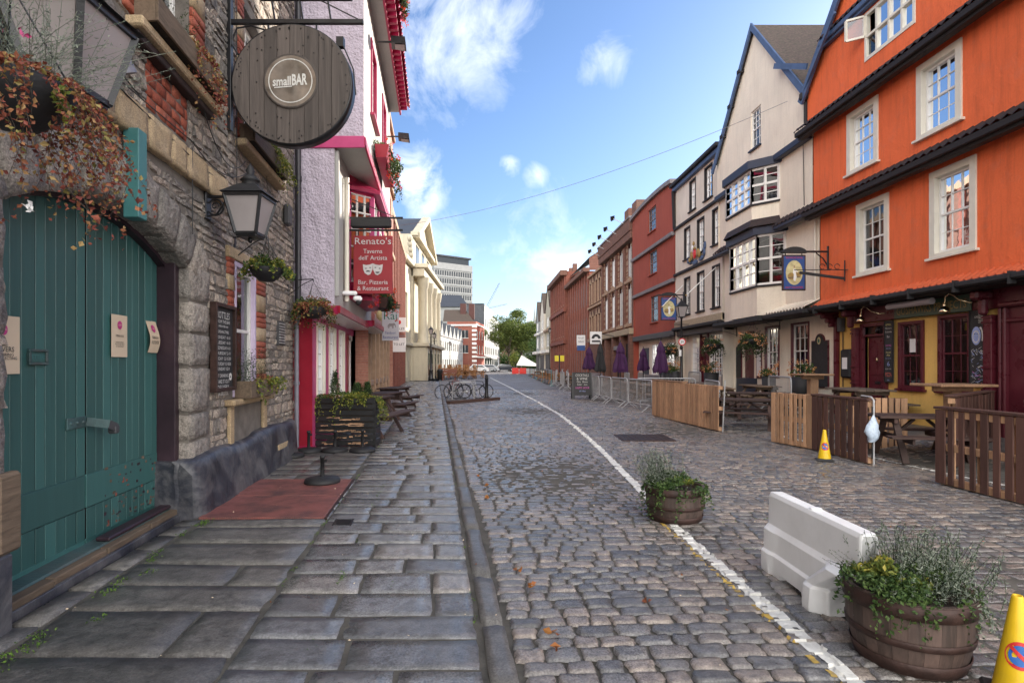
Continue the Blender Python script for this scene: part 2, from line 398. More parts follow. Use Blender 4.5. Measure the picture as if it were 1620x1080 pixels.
# ---------------------------------------------------------------- materials
M = {}
M['orange'] = plaster('orange_render', (.84, .16, .048), 22, .6, .5, .8, .02)
M['yellow'] = plaster('yellow_render', (.80, .50, .14), 22, .4, .25, .8, .02)
M['cream'] = plaster('cream_render', (.86, .77, .63), 16, .5, .25, .85, .02)
M['cream2'] = plaster('pale_cream_render', (.76, .68, .57), 20, .4, .3, .85, .015)
M['redren'] = plaster('red_render', (.36, .075, .045), 16, .4, .35, .85, .02)
M['lilac'] = plaster('lilac_roughcast', (.58, .51, .61), 22, .8, .25, .85, .06)
M['pink'] = plaster('pale_pink_render', (.62, .48, .5), 20, .4, .3, .85, .02)
M['whiter'] = plaster('white_render', (.42, .415, .40), 10, .2, .12, .85, .01)
M['greyr'] = plaster('grey_render', (.30, .31, .30), 6, .2, .2, .8, .01)
M['bath'] = plaster('bath_stone', (.55, .49, .37), 10, .3, .35, .85, .02)
M['ashlar'] = stone('pale_ashlar', [(0, (.42, .34, .23)), (.5, (.50, .41, .28)), (1, (.56, .46, .33))], (.75, .9), 30, .3, .25, bd=.006, gam=.2)
M['plinth'] = plain('black_painted_render', (.035, .037, .05), .45, .4, 3, .9, 12, dirt=.8, dirtc=(.17, .165, .17))
M['cobble'] = stone('granite_setts', [(0, (.12, .118, .122)), (.25, (.19, .185, .188)), (.5, (.235, .22, .21)), (.75, (.28, .235, .21)), (1, (.36, .30, .255))], (.12, .40), 45, .7, .55, bd=.010, gam=.2)
M['flag'] = stone('pennant_flags', [(0, (.14, .142, .15)), (.35, (.21, .213, .225)), (.7, (.255, .252, .25)), (1, (.33, .30, .275))], (.13, .42), 40, .6, .55, bd=.008, fine=2, gam=.2)
M['flagd'] = stone('dark_pennant_flags', [(0, (.10, .096, .092)), (.5, (.155, .147, .14)), (1, (.215, .20, .18))], (.25, .6), 40, .7, .7, bd=.008, fine=2, gam=.15)
M['kerb'] = stone('kerb_stone', [(0, (.10, .10, .10)), (1, (.16, .15, .14))], (.35, .6), 20, .5, .4, bd=.01, gam=.2)
M['rubble'] = stone('rubble_stone', [(0, (.19, .17, .155)), (.3, (.33, .285, .25)), (.6, (.43, .36, .30)), (.85, (.52, .42, .34)), (1, (.60, .51, .42))], (.75, .95), 34, 1.0, .6, bd=.02, gam=.35)
M['quoin'] = stone('weathered_blocks', [(0, (.27, .245, .22)), (.5, (.36, .315, .275)), (1, (.45, .39, .33))], (.7, .9), 14, .9, .5, bd=.03, gam=.35)
M['redbrickblock'] = stone('red_brick_blocks', [(0, (.26, .055, .03)), (.5, (.33, .075, .04)), (1, (.40, .11, .06))], (.8, .95), 22, .5, .25, bd=.008, gam=.12)
M['creamblock'] = stone('cream_stone_blocks', [(0, (.40, .29, .17)), (1, (.52, .39, .24))], (.8, .95), 22, .5, .25, bd=.008, gam=.2)
M['mortar'] = plain('lime_mortar', (.17, .15, .13), .95, .3, 5, .8, 40)
M['jointdirt'] = plain('joint_earth', (.085, .078, .066), .9, .4, 6, .7, 50)
M['moss'] = leafm('moss', [(0, (.05, .11, .015)), (1, (.14, .24, .04))], .8, .2)
M['asphalt'] = plain('far_setts', (.13, .12, .12), .45, .35, 3, .5, 8)
M['earth'] = plain('ground_earth', (.10, .10, .095), .8, .3, 1, .2, 8)
M['paint'] = plain('white_road_paint', (.72, .71, .67), .55, .12, 12, .3, 50, dirt=.45, dirtc=(.2, .19, .18))
M['ypaint'] = plain('yellow_road_paint', (.55, .36, .06), .6, .2, 12, .3, 50, dirt=.8, dirtc=(.16, .14, .12))
M['plate'] = None
M['green'] = wood('green_painted_boards', (.036, .108, .102), .40, .12, 2, .12, False, gr=.5)
M['greenw'] = plain('worn_green_timber', (.05, .10, .10), .6, .35, 5, .6, 30, dirt=.6, dirtc=(.12, .10, .09))
M['teal'] = plain('teal_paint', (.06, .20, .20), .5, .1, 6, .2, 30)
M['darkjamb'] = plain('dark_purple_paint', (.035, .018, .026), .5, .3, 4, .3, 30)
M['oldwood'] = wood('old_bare_timber', (.14, .10, .068), .85, .4, 1, .8, False, dirt=0)
M['barrelwood'] = wood('grey_oak_barrel', (.088, .072, .064), .7, .55, 2, .9, False, gr=.5)
M['black'] = plain('black_iron', (.012, .012, .014), .38, .3, 8, .2, 60)
M['blackmatt'] = plain('black_matt', (.018, .018, .02), .65, .3, 8, .3, 40)
M['slateboard'] = plain('chalkboard', (.022, .022, .024), .7, .25, 9, .1, 30, dirt=.25, dirtc=(.08, .08, .08))
M['darktrim'] = plain('dark_timber_trim', (.014, .011, .012), .7, .3, 4, .3, 30)
M['bluetrim'] = plain('slate_blue_trim', (.065, .105, .20), .5, .2, 4, .2, 30)
M['navy'] = plain('navy_trim', (.02, .028, .055), .5, .2, 4, .2, 30)
M['greytrim'] = plain('grey_stone_trim', (.20, .18, .185), .7, .2, 4, .4, 20)
M['darkgrey'] = plain('dark_grey_paint', (.06, .06, .065), .6, .2, 4, .3, 30)
M['maroon'] = plain('maroon_gloss', (.095, .013, .022), .3, .12, 4, .1, 30)
M['magenta'] = plain('magenta_gloss', (.38, .018, .075), .38, .12, 4, .15, 30)
M['magl'] = plain('pink_magenta_paint', (.5, .06, .19), .45, .12, 4, .15, 30)
M['crimson'] = plain('crimson_gloss', (.30, .012, .03), .35, .12, 4, .15, 30)
M['whitep'] = plain('white_gloss', (.78, .76, .72), .4, .06, 5, .1, 30)
M['creamp'] = plain('cream_gloss', (.72, .68, .58), .45, .06, 5, .1, 30)
M['lilacp'] = plain('lilac_gloss', (.60, .50, .66), .5, .06, 5, .1, 30)
M['tile'] = plain('clay_roof_tiles', (.085, .06, .05), .8, .5, 14, .8, 14, dirt=.5, dirtc=(.05, .06, .03))
M['tileor'] = plain('orange_painted_tiles', (.55, .10, .03), .7, .15, 8, .4, 20)
M['tiledark'] = plain('dark_edge_tiles', (.028, .016, .015), .7, .4, 9, .5, 20)
M['slate'] = plain('slate_roof', (.06, .065, .075), .6, .3, 3, .4, 10)
M['lead'] = plain('lead_sheet', (.20, .22, .25), .55, .2, 3, .2, 10)
M['brick'] = brick('red_brick', (.20, .055, .035), (.28, .085, .055), (.22, .17, .14))
M['brickx'] = brick('red_brick_end', (.17, .065, .045), (.24, .10, .07), (.22, .17, .14), axis='X')
M['brickp'] = brick('pale_red_brick', (.42, .17, .12), (.5, .24, .17), (.38, .30, .26))
M['brickbr'] = brick('brown_brick', (.14, .065, .045), (.22, .10, .07), (.15, .12, .1))
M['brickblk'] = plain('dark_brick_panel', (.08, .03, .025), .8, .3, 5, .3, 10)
M['bandstone'] = plain('buff_bands', (.38, .25, .165), .85, .2, 4, .3, 20)
M['winred'] = brick('red_brick_piers', (.22, .062, .042), (.30, .10, .07), (.2, .13, .1))
M['plasticw'] = plain('white_plastic', (.90, .90, .90), .42, .03, 3, .12, 8, dirt=.22, dirtc=(.55, .54, .52))
M['redplastic'] = plain('red_plastic', (.6, .03, .02), .4, .08, 3, .1, 8)
M['yplastic'] = plain('yellow_plastic', (.78, .50, .01), .45, .06, 5, .1, 30, dirt=.25, dirtc=(.35, .24, .05))
M['blueplastic'] = plain('blue_sticker', (.02, .12, .42), .4, .05, 5, 0, 30)
M['redsticker'] = plain('red_sticker', (.6, .03, .03), .4, .05, 5, 0, 30)
M['rubber'] = plain('grey_rubber', (.03, .03, .032), .7, .3, 8, .5, 30)
M['steel'] = plain('galvanised_steel', (.40, .40, .41), .45, .15, 10, .2, 40, metal=.25)
M['chrome'] = plain('polished_steel', (.8, .78, .74), .12, .03, 10, 0, 40, metal=1)
M['brass'] = plain('brass_lamp', (.75, .6, .38), .15, .05, 10, 0, 40, metal=1)
M['greylamp'] = plain('grey_strip_lamp', (.42, .38, .40), .4, .05, 10, .1, 40)
M['pallet'] = wood('raw_pallet_pine', (.42, .245, .14), .75, .3, 2, .5, True, dirt=.18)
M['palletd'] = wood('stained_pallet', (.078, .035, .026), .7, .4, 2, .5, True)
M['tablew'] = wood('weathered_table_wood', (.15, .11, .085), .75, .35, 0, .6, True, dirt=.2)
M['tabled'] = wood('dark_stained_table', (.055, .030, .024), .75, .4, 0, .5, True)
M['tableo'] = wood('amber_table_wood', (.32, .15, .055), .65, .3, 0, .5, True)
M['tableb'] = wood('brown_table_wood', (.20, .13, .08), .7, .35, 0, .6, True, dirt=.2)
M['stave'] = wood('brown_barrel_staves', (.085, .055, .045), .6, .45, 2, .6, True, dirt=.35)
M['hoop'] = plain('rusty_hoop', (.05, .026, .021), .6, .5, 9, .5, 30, metal=.3, obj=True)
M['soil'] = plain('soil', (.03, .022, .016), .95, .4, 20, 1, 40)
M['slatblack'] = plain('flaking_black_slats', (.010, .010, .011), .45, .3, 5, .5, 30)
M['purple'] = plain('purple_canvas', (.042, .007, .052), .8, .2, 5, .5, 30)
M['canvasb'] = plain('black_canvas', (.02, .02, .022), .8, .2, 5, .5, 30)
M['canvasw'] = plain('cream_canvas', (.72, .68, .6), .8, .1, 2, .2, 10)
M['paper'] = plain('cream_paper', (.66, .53, .38), .8, .05, 4, .1, 10)
M['paperw'] = plain('white_paper', (.78, .77, .76), .7, .04, 4, .1, 10)
M['chalk'] = plain('chalk', (.62, .61, .58), .95, .2, 40, 0, 10)
M['chalkp'] = plain('pink_chalk', (.6, .16, .42), .95, .2, 40, 0, 10)
M['chalkb'] = plain('blue_chalk', (.30, .36, .62), .95, .2, 40, 0, 10)
M['chalky'] = plain('yellow_chalk', (.62, .55, .22), .95, .2, 40, 0, 10)
M['chalkr'] = plain('red_chalk', (.55, .13, .10), .95, .2, 40, 0, 10)
M['inkd'] = plain('dark_ink', (.03, .03, .035), .7, .1, 4, 0, 10)
M['inkm'] = plain('magenta_ink', (.52, .05, .22), .6, .1, 4, 0, 10)
M['renred'] = plain('restaurant_sign_red', (.27, .022, .03), .5, .08, 3, .05, 20)
M['signtxt'] = plain('silver_lettering', (.52, .50, .50), .5, .1, 10, 0, 20)
M['rajgrey'] = plain('pale_grey_sign', (.42, .41, .44), .6, .08, 3, .05, 20)
M['dgreen'] = plain('dark_green_ink', (.03, .13, .09), .6, .1, 3, 0, 20)
M['navyink'] = plain('blue_ink', (.05, .06, .2), .6, .1, 3, 0, 20)
M['pubblue'] = plain('pub_sign_blue', (.025, .075, .25), .45, .1, 5, .05, 20)
M['ovalcr'] = plain('oval_cream', (.55, .49, .26), .5, .25, 12, .05, 20)
M['gold'] = plain('gilding', (.34, .22, .07), .5, .2, 12, .2, 20)
M['greenboard'] = plain('green_signboard', (.05, .085, .055), .5, .15, 5, .05, 20)
M['pipe'] = plain('black_downpipe', (.022, .022, .028), .4, .2, 5, .15, 20)
M['greypipe'] = plain('grey_downpipe', (.17, .165, .20), .45, .12, 5, .15, 20)
M['cable'] = plain('cable', (.03, .03, .03), .6, .1, 5, 0, 20)
M['curtain'] = plain('net_curtain', (.62, .60, .58), .9, .12, 3, .3, 20)
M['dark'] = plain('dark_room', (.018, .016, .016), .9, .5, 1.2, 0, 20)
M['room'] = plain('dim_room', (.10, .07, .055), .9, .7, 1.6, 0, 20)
M['yellowlbl'] = plain('yellow_notice', (.75, .62, .04), .5, .05, 3, 0, 20)
M['carw'] = plain('white_car_paint', (.72, .72, .72), .2, .03, 3, 0, 20)
M['cars'] = plain('silver_car_paint', (.35, .36, .38), .2, .03, 3, 0, 20, metal=.6)
M['card'] = plain('dark_car_paint', (.03, .035, .045), .2, .03, 3, 0, 20)
M['tyre'] = plain('tyre', (.02, .02, .02), .8, .2, 3, .3, 20)
M['bark'] = plain('bark', (.07, .055, .042), .9, .3, 6, .8, 12)
M['petal'] = leafm('red_petals', [(0, (.6, .03, .02)), (1, (.75, .10, .04))], .6, .3)
M['petaly'] = leafm('orange_petals', [(0, (.7, .25, .06)), (.5, (.75, .45, .2)), (1, (.75, .35, .25))], .6, .3)
M['leafg'] = leafm('mid_green_leaves', [(0, (.03, .06, .018)), (.5, (.06, .11, .03)), (1, (.12, .18, .05))])
M['leafd'] = leafm('dark_green_leaves', [(0, (.015, .03, .015)), (.6, (.035, .06, .022)), (1, (.07, .11, .035))])
M['leafy'] = leafm('yellow_green_leaves', [(0, (.07, .10, .02)), (.5, (.14, .18, .035)), (.85, (.28, .28, .05)), (1, (.4, .33, .06))])
M['leafs'] = leafm('silver_green_needles', [(0, (.12, .15, .115)), (.5, (.20, .235, .185)), (1, (.32, .35, .27))], .6, .15)
M['leafr'] = leafm('autumn_ivy', [(0, (.13, .035, .03)), (.35, (.28, .075, .05)), (.65, (.36, .15, .07)), (.85, (.26, .24, .07)), (1, (.45, .26, .12))])
M['leaff'] = leafm('fallen_leaf', [(0, (.30, .09, .03)), (1, (.45, .2, .06))])
M['treel'] = leafm('plane_tree_leaves', [(0, (.045, .07, .015)), (.5, (.09, .125, .028)), (1, (.17, .20, .045))], .6, .3)
def _glass():
    m, nt, b = newmat('window_glass'); b.inputs['Roughness'].default_value = .03
    g = nd(nt, 'ShaderNodeBsdfGlossy', {'Color': (.92, .95, 1, 1), 'Roughness': .02}); t = nd(nt, 'ShaderNodeBsdfTransparent', {'Color': (.55, .58, .58, 1)})
    bp = nd(nt, 'ShaderNodeBump', {'Strength': .10, 'Distance': .02, 'Height': noise(nt, pos(nt), 2.2, 2)}); nt.links.new(bp.outputs[0], g.inputs['Normal'])
    fr = nd(nt, 'ShaderNodeFresnel', {'IOR': 1.75}); f = mth(nt, 'MULTIPLY', fr.outputs[0], 1.35, True)
    mx = nd(nt, 'ShaderNodeMixShader', {0: f, 1: t.outputs[0], 2: g.outputs[0]}); nt.links.new(mx.outputs[0], nt.nodes['Material Output'].inputs[0]); return m
M['glass'] = _glass()
def _lglass():
    m, nt, b = newmat('frosted_lamp_glass'); b.inputs['Base Color'].default_value = (.42, .38, .38, 1); b.inputs['Roughness'].default_value = .3
    nt.links.new(mixc(nt, noise(nt, pos(nt), 3, 4), (.24, .215, .21), (.40, .36, .36)), b.inputs['Base Color']); return m
M['lglass'] = _lglass()
def _plate():
    m, nt, b = newmat('red_chequer_plate'); v = pos(nt, (1, 1, 1))
    w1 = nd(nt, 'ShaderNodeTexWave', {'Vector': v, 'Scale': 13.0}, wave_type='BANDS', bands_direction='X').outputs['Fac']
    w2 = nd(nt, 'ShaderNodeTexWave', {'Vector': v, 'Scale': 13.0}, wave_type='BANDS', bands_direction='Y').outputs['Fac']
    ck = mth(nt, 'MULTIPLY', w1, w2); n1 = noise(nt, v, 3, 6, .7)
    col = mixc(nt, ramp(nt, n1, [(.4, 0), (.65, 1)]), (.25, .085, .07), (.09, .045, .042))
    col = mixc(nt, mth(nt, 'MULTIPLY', ck, .3), col, (.34, .14, .12)); nt.links.new(col, b.inputs['Base Color'])
    nt.links.new(ramp(nt, n1, [(.3, .35), (.7, .6)]), b.inputs['Roughness']); bump(nt, b, ck, .6, .004); return m
M['plate'] = _plate()

for _n in M['green'].node_tree.nodes:
    if _n.type == 'VALTORGB' and abs(_n.color_ramp.elements[0].color[0]-.45) < 1e-3: _n.color_ramp.elements[0].color = (.12, .12, .12, 1)
for _k, _v in (('flag', .85), ('flagd', .6), ('cobble', .8), ('kerb', .6)): M[_k].node_tree.nodes['Principled BSDF'].inputs['Specular IOR Level'].default_value = _v

def _striped():
    m, nt, b = newmat('striped_red_and_buff_brick'); g = nd(nt, 'ShaderNodeNewGeometry'); sp = nd(nt, 'ShaderNodeSeparateXYZ', {0: g.outputs['Position']}); z = sp.outputs[2]
    v = nd(nt, 'ShaderNodeCombineXYZ', {0: sp.outputs[1], 1: z}).outputs[0]
    bt = nd(nt, 'ShaderNodeTexBrick', {'Vector': v, 'Color1': (.24, .075, .045, 1), 'Color2': (.33, .12, .07, 1), 'Mortar': (.16, .11, .08, 1), 'Scale': 1.0, 'Mortar Size': .006, 'Brick Width': .225, 'Row Height': .075})
    f = mth(nt, 'GREATER_THAN', mth(nt, 'FRACT', mth(nt, 'DIVIDE', z, .45)), .62)
    col = mixc(nt, mth(nt, 'MULTIPLY', f, .8), bt.outputs[0], (.48, .35, .24)); col = mixc(nt, ramp(nt, noise(nt, g.outputs['Position'], 1.5, 6, .7), [(.4, 0), (.75, .5)]), col, (.08, .05, .04))
    nt.links.new(col, b.inputs['Base Color']); b.inputs['Roughness'].default_value = .9; return m
M['striped'] = _striped()
# ---------------------------------------------------------------- ground
def smooth(x): x = np.clip(x, 0, 1); return x*x*(3-2*x)
def gz(x): return .20*smooth((np.asarray(x, float)-6.7)/1.5)
mb = MB(); mb.quad((-3000, -3000, -.35), (3000, -3000, -.35), (3000, 3000, -.35), (-3000, 3000, -.35), M['earth'])
mk('ground', mb, kind='structure')
LINE1 = [(1.80, 2.2), (1.78, 2.9), (1.72, 3.96), (1.65, 5.7), (1.69, 7.9), (1.71, 11), (1.66, 14.5), (1.55, 18.6), (1.15, 24), (.66, 29.7), (-.3, 41), (-2.6, 67)]
LINE2 = [(6.95, 6.6), (6.62, 8.2), (6.45, 9.2), (6.32, 11), (6.1, 13.2), (5.6, 16), (5.1, 20)]
def polydist(X, Y, L):
    best = np.full(X.shape, 1e9); side = np.zeros(X.shape)
    for (x0, y0), (x1, y1) in zip(L, L[1:]):
        dx, dy = x1-x0, y1-y0; t = np.clip(((X-x0)*dx+(Y-y0)*dy)/(dx*dx+dy*dy), 0, 1)
        ex = X-x0-t*dx; ey = Y-y0-t*dy; d = np.hypot(ex, ey); s_ = np.sign(ex)
        side = np.where(d < best, s_, side); best = np.minimum(best, d)
    return best, side
rng = np.random.default_rng(11)
def Fst(a, b, h):
    x = a+.02*np.sin(b*1.3); y = b+.03*np.sin(a*.8+b*.12)+.045*a
    return x, y, gz(x)+h-.008+.012*np.sin(x*.9+1)*np.sin(y*.55)
def kerbx(y): return .44-.133*y
def street(y0, y1, hr, wr, nu, nv, sd):
    rg = np.random.default_rng(sd); rects = []; b = y0
    while b < y1:
        h = rg.uniform(*hr); a = kerbx(b)+.02-.045*0+rg.uniform(-.02, .02)-rg.uniform(0, wr[1])*.0
        xe = 10.15-.05*b
        while a < xe:
            w = rg.uniform(*wr)
            if a+w > xe-.05: w = xe-a
            g = rg.uniform(.007, .016)
            rects.append((a+w/2, b+h/2, w/2-g/2, h/2-g/2)); a += w
            if w < .03: break
        b += h
    return stones(rects, Fst, relief=.010, depth=.008, jit=.05, k=.22, rng=rg, nu=nu, nv=nv, tilt=.0022, rough=.0010, edge=.86, flat=.74)
sa = street(2.0, 13, (.115, .155), (.13, .25), 8, 7, 5)
sb_ = street(13, 36, (.12, .16), (.15, .27), 6, 5, 6)
bed = MB()
ys = [-3, 1.9, 6, 12, 20, 30, 42, 60]
for ya, yb in zip(ys, ys[1:]):
    xs = np.concatenate([[0], np.linspace(.35, 1, 12)])
    for xa, xb in zip(xs, xs[1:]):
        def px(t, y): l = kerbx(y)-.02; r = 10.2-.05*y; return l+(r-l)*t
        q = []
        for t, y in ((xa, ya), (xb, ya), (xb, yb), (xa, yb)): x = px(t, y); q.append((x, y, float(gz(x))-.010))
        bed.quad(*q, M['jointdirt'], .5)
bo = mk('street_bed', bed, kind='structure', recalc=False)
np_mesh('cobbled_street', sa[0], sa[1], [M['cobble']], sa[2], kind='structure')
np_mesh('cobbled_street', sb_[0], sb_[1], [M['cobble']], sb_[2], kind='structure')
# paint lying on the setts
def paint(V, F, L, hw, name, mat, lo=None, cover=1.0, off=0, maxy=99, band=.004):
    C = V[F].mean(1); d, sgn = polydist(C[:, 0]-off, C[:, 1], L)
    rg = np.random.default_rng(2); ed = hw+rg.normal(0, hw*.05, len(C))
    k = (d < ed) & (C[:, 2] > gz(C[:, 0])-.021) & (rg.random(len(C)) < cover) & (C[:, 1] < maxy)
    f = F[k]; Vn = V[f].reshape(-1, 3).copy(); Vn[:, 2] += band
    Fn = np.arange(len(Vn)).reshape(-1, 4); np_mesh(name, Vn, Fn, [mat], np.full(len(Fn), .5), kind='structure')
for S_ in (sa, sb_):
    paint(S_[0], S_[1], LINE1, .052, 'white_line', M['paint'], cover=.97)
paint(sa[0], sa[1], LINE1, .018, 'yellow_line', M['ypaint'], cover=.5, off=-.085, maxy=6.5)
paint(sa[0], sa[1], LINE2, .025, 'white_line', M['paint'], cover=.95)
def ribbon(L, w, name, mat, z, ymax, seed=0, off=0, keep=1.0):
    r = np.random.default_rng(seed); mb = MB(); P = [np.array(q, float) for q in L]; pts = []
    for a, b_ in zip(P, P[1:]):
        n = max(2, int(np.linalg.norm(b_-a)/.06)); pts += [a+(b_-a)*i/n for i in range(n)]
    pts = [q for q in pts if q[1] < ymax]; prev = None
    for q, q2 in zip(pts, pts[1:]):
        d = (q2-q)/np.linalg.norm(q2-q); nv = np.array([d[1], -d[0]]); l = q-nv*(w+r.normal(0, w*.06))+[off, 0]; rr = q+nv*(w+r.normal(0, w*.06))+[off, 0]
        if prev is not None and r.random() < keep: mb.quad((*prev[0], float(gz(prev[0][0]))+z), (*prev[1], float(gz(prev[1][0]))+z), (*rr, float(gz(rr[0]))+z), (*l, float(gz(l[0]))+z), mat, .5)
        prev = (l, rr)
    mk(name, mb, kind='structure')
ribbon(LINE1, .054, 'white_line', M['paint'], -.0035, 36, 1, keep=.9); ribbon(LINE2, .026, 'white_line', M['paint'], -.0035, 20, 2, keep=.85)
# far part of the street: setts too small to see one by one
def _far():
    m, nt, b = newmat('far_sett_paving'); g = nd(nt, 'ShaderNodeNewGeometry'); v = g.outputs['Position']
    bt = nd(nt, 'ShaderNodeTexBrick', {'Vector': v, 'Color1': (.26, .22, .20, 1), 'Color2': (.17, .155, .15, 1), 'Mortar': (.035, .033, .03, 1), 'Scale': 1.0, 'Mortar Size': .012, 'Brick Width': .2, 'Row Height': .13})
    col = mixc(nt, ramp(nt, noise(nt, v, 1.2, 6, .7), [(.4, 0), (.7, .5)]), bt.outputs[0], (.05, .05, .05)); nt.links.new(col, b.inputs['Base Color'])
    nt.links.new(ramp(nt, noise(nt, v, .5, 5), [(.35, .42), (.65, .6)]), b.inputs['Roughness'])
    bump(nt, b, mth(nt, 'ADD', mth(nt, 'SUBTRACT', 1.0, bt.outputs['Fac']), noise(nt, v, 3, 4)), .7, .02); return m
M['farsett'] = _far()
mb = MB()
mb.quad((kerbx(36)-.1, 36.02, -.006), (10.2-1.8, 37.6-.0, -.006), (10.2-3, 60, -.006), (kerbx(60), 60, -.006), M['farsett'])
mb.quad((kerbx(60), 60, -.006), (10.2-3, 60, -.006), (20, 190, -.006), (-30, 190, -.006), M['farsett'])
mk('far_street', mb, kind='structure', recalc=False)
ln = MB()
for (a, b_) in zip(LINE1[-3:], LINE1[-2:]):
    ln.quad((a[0]-.06, a[1], .012), (a[0]+.06, a[1], .012), (b_[0]+.06, b_[1], .012), (b_[0]-.06, b_[1], .012), M['paint'])
ln.quad((.9, 88, .012), (1.1, 88, .012), (-1.7, 120, .012), (-1.95, 120, .012), M['paint'])
mk('white_line', ln, kind='structure')
# ---------------------------------------------------------------- pavement (left)
def Fp(a, b, h): X, Y, Z = LF(b, a, h); return X, Y, Z+.045+.006*np.sin(b*1.9+a*2)
def pave(b0, b1, n0, n1, hr, wr, sd, skip=None, q=(8, 7), gap=.013, rel=.006):
    rg = np.random.default_rng(sd); r = courses(n0, n1, b0, b1, hr, wr, gap, rg, skip)
    return stones(r, Fp, relief=rel, depth=.03, jit=.014, k=.05, rng=rg, nu=q[0], nv=q[1], tilt=.002, rough=.0007, edge=.97, flat=.93)
PL = (5.88, 7.84, .15, 1.45)
def skp(a0, a1, b0, b1): return b1 > PL[0]+.02 and b0 < PL[1]-.02 and a0 < PL[3]-.02
pv = [pave(1.5, 9.0, 1.5, 2.86, (.30, .40), (.38, .72), 21), pave(9.0, 20, 1.45, 2.86, (.26, .36), (.34, .72), 22, q=(6, 5)),
      pave(20, 52, 0, 2.86, (.34, .5), (.4, .9), 23, q=(5, 4)), pave(1.5, PL[0]-.02, .22, 1.49, (.42, .62), (.6, 1.3), 24), pave(PL[1]+.02, 12, .0, 1.43, (.38, .5), (.55, .9), 25, q=(7, 6)),
      pave(12, 20, .0, 1.43, (.34, .45), (.5, .8), 26, q=(5, 4)), pave(PL[0], PL[1], 1.46, 1.5, (.3, .4), (.04, .05), 27, q=(4, 4)), pave(1.5, PL[0]-.02, .0, .2, (.3, .6), (.2, .21), 28, q=(5, 5), rel=.008),
      pave(-3, 1.48, 0, 2.86, (.4, .5), (.5, .8), 29, q=(4, 4))]
for i_, S_ in enumerate(pv): np_mesh('paving_flags', S_[0], S_[1], [M['flagd' if i_ in (3, 4, 7) else 'flag']], S_[2], kind='structure')
mb = MB(LF)
mb.add([(-4, 0, .041), (-4, 2.9, .041), (52, 2.9, .041), (52, 0, .041)], [(0, 1, 2, 3)], M['jointdirt'])
mb.add([(-4, -.4, .02), (-4, 0, .02), (52, 0, .02), (52, -.4, .02)], [(0, 1, 2, 3)], M['jointdirt'])
mk('pavement_bed', mb, kind='structure')
rg = np.random.default_rng(31); kr = []; s = -3
while s < 60:
    L = rg.uniform(.7, 1.25); kr.append((s+L/2, 2.955, L/2-.006, .075)); s += L
KV = stones(kr, lambda a, b, h: (LF(a, b, h)[0], LF(a, b, h)[1], LF(a, b, h)[2]+.05), relief=.012, depth=.10, jit=.03, k=.12, rng=rg, nu=8, nv=6, tilt=.002, rough=.001, edge=.9)
np_mesh('kerb', KV[0], KV[1], [M['kerb']], KV[2], kind='structure')
mb = MB(LF)
mb.box(PL[0], (PL[0]+PL[1])/2-.006, PL[2], PL[3], .03, .062, M['plate'], .004); mb.box((PL[0]+PL[1])/2+.006, PL[1], PL[2], PL[3], .03, .062, M['plate'], .004)
mb.box(PL[0]-.012, PL[1]+.012, PL[3]+.002, PL[3]+.03, .03, .058, M['hoop'])
mk('cellar_hatch', mb, label='red chequered metal cellar hatch set in the pavement beside the black plinth', cat='hatch')
mb = MB(LF)
for i in range(7): mb.box(5.62+i*.03, 5.635+i*.03, 1.60, 1.75, .05, .064, M['black'])
mb.box(5.60, 5.83, 1.58, 1.60, .05, .064, M['black']); mb.box(5.60, 5.83, 1.75, 1.77, .05, .064, M['black'])
mk('drain_grating', mb, label='small iron grating in the paving flags in front of the red hatch', cat='grating')
# iron cover in the setts
mb = MB(); x0, y0 = 2.35, 12.1
mb.box(x0, x0+1.15, y0, y0+1.1, -.01, .016, M['hoop'], .004)
for i in range(9):
    for j in range(9): mb.box(x0+.06+i*.12, x0+.14+i*.12, y0+.06+j*.115, y0+.13+j*.115, .014, .020, M['black'])
mk('manhole_cover', mb, label='square dark iron cover let into the cobbles right of the white line', cat='manhole cover')
# right-hand pavement against the facades
mb = MB(RF)
mb.add([(-3, 0, .215), (-3, 1.7, .215), (60, 1.7, .215), (60, 0, .215)], [(0, 1, 2, 3)], M['kerb']); mb.add([(-3, 1.7, .215), (-3, 1.72, .1), (60, 1.72, .1), (60, 1.7, .215)], [(0, 1, 2, 3)], M['kerb'])
mk('right_pavement', mb, kind='structure')
# ---------------------------------------------------------------- foliage helpers
def leaves(mb, P, size, m, rng, tilt=1.0, asp=.55, rl=None):
    P = np.asarray(P, float); n = len(P)
    if not n: return
    t = rng.normal(0, 1, (n, 3)); t[:, 2] *= tilt; t /= np.linalg.norm(t, axis=1, keepdims=True)+1e-9
    q = rng.normal(0, 1, (n, 3)); q -= t*(q*t).sum(1, keepdims=True); q /= np.linalg.norm(q, axis=1, keepdims=True)+1e-9
    s = (size*rng.uniform(.6, 1.35, n))[:, None]; nr = np.cross(t, q)
    V = np.stack([P-t*s*.5, P+q*s*asp*.5+nr*s*.12, P+t*s*.5, P-q*s*asp*.5+nr*s*.12], 1)
    o = len(mb.V); mb.V += [tuple(x) for x in V.reshape(-1, 3).tolist()]
    k = mb.mi(m); r = rng.random(n) if rl is None else rl(rng, n)
    for i in range(n): mb.F.append((o+4*i, o+4*i+1, o+4*i+2, o+4*i+3))
    mb.MI += [k]*n; mb.R += [float(x) for x in r]; mb.S += [False]*n
def cloud(c, r, n, rng, clumps=9, cr=.38, up=False):
    c = np.array(c); r = np.array(r, float)*np.ones(3)
    d = rng.normal(0, 1, (clumps, 3)); d /= np.linalg.norm(d, axis=1, keepdims=True)
    if up: d[:, 2] = np.abs(d[:, 2])
    K = d*rng.uniform(.35, .8, (clumps, 1)); k = rng.integers(0, clumps, n)
    e = rng.normal(0, 1, (n, 3)); e /= np.linalg.norm(e, axis=1, keepdims=True); e *= rng.uniform(.3, 1, (n, 1))**.6*cr
    return c+(K[k]+e)*r
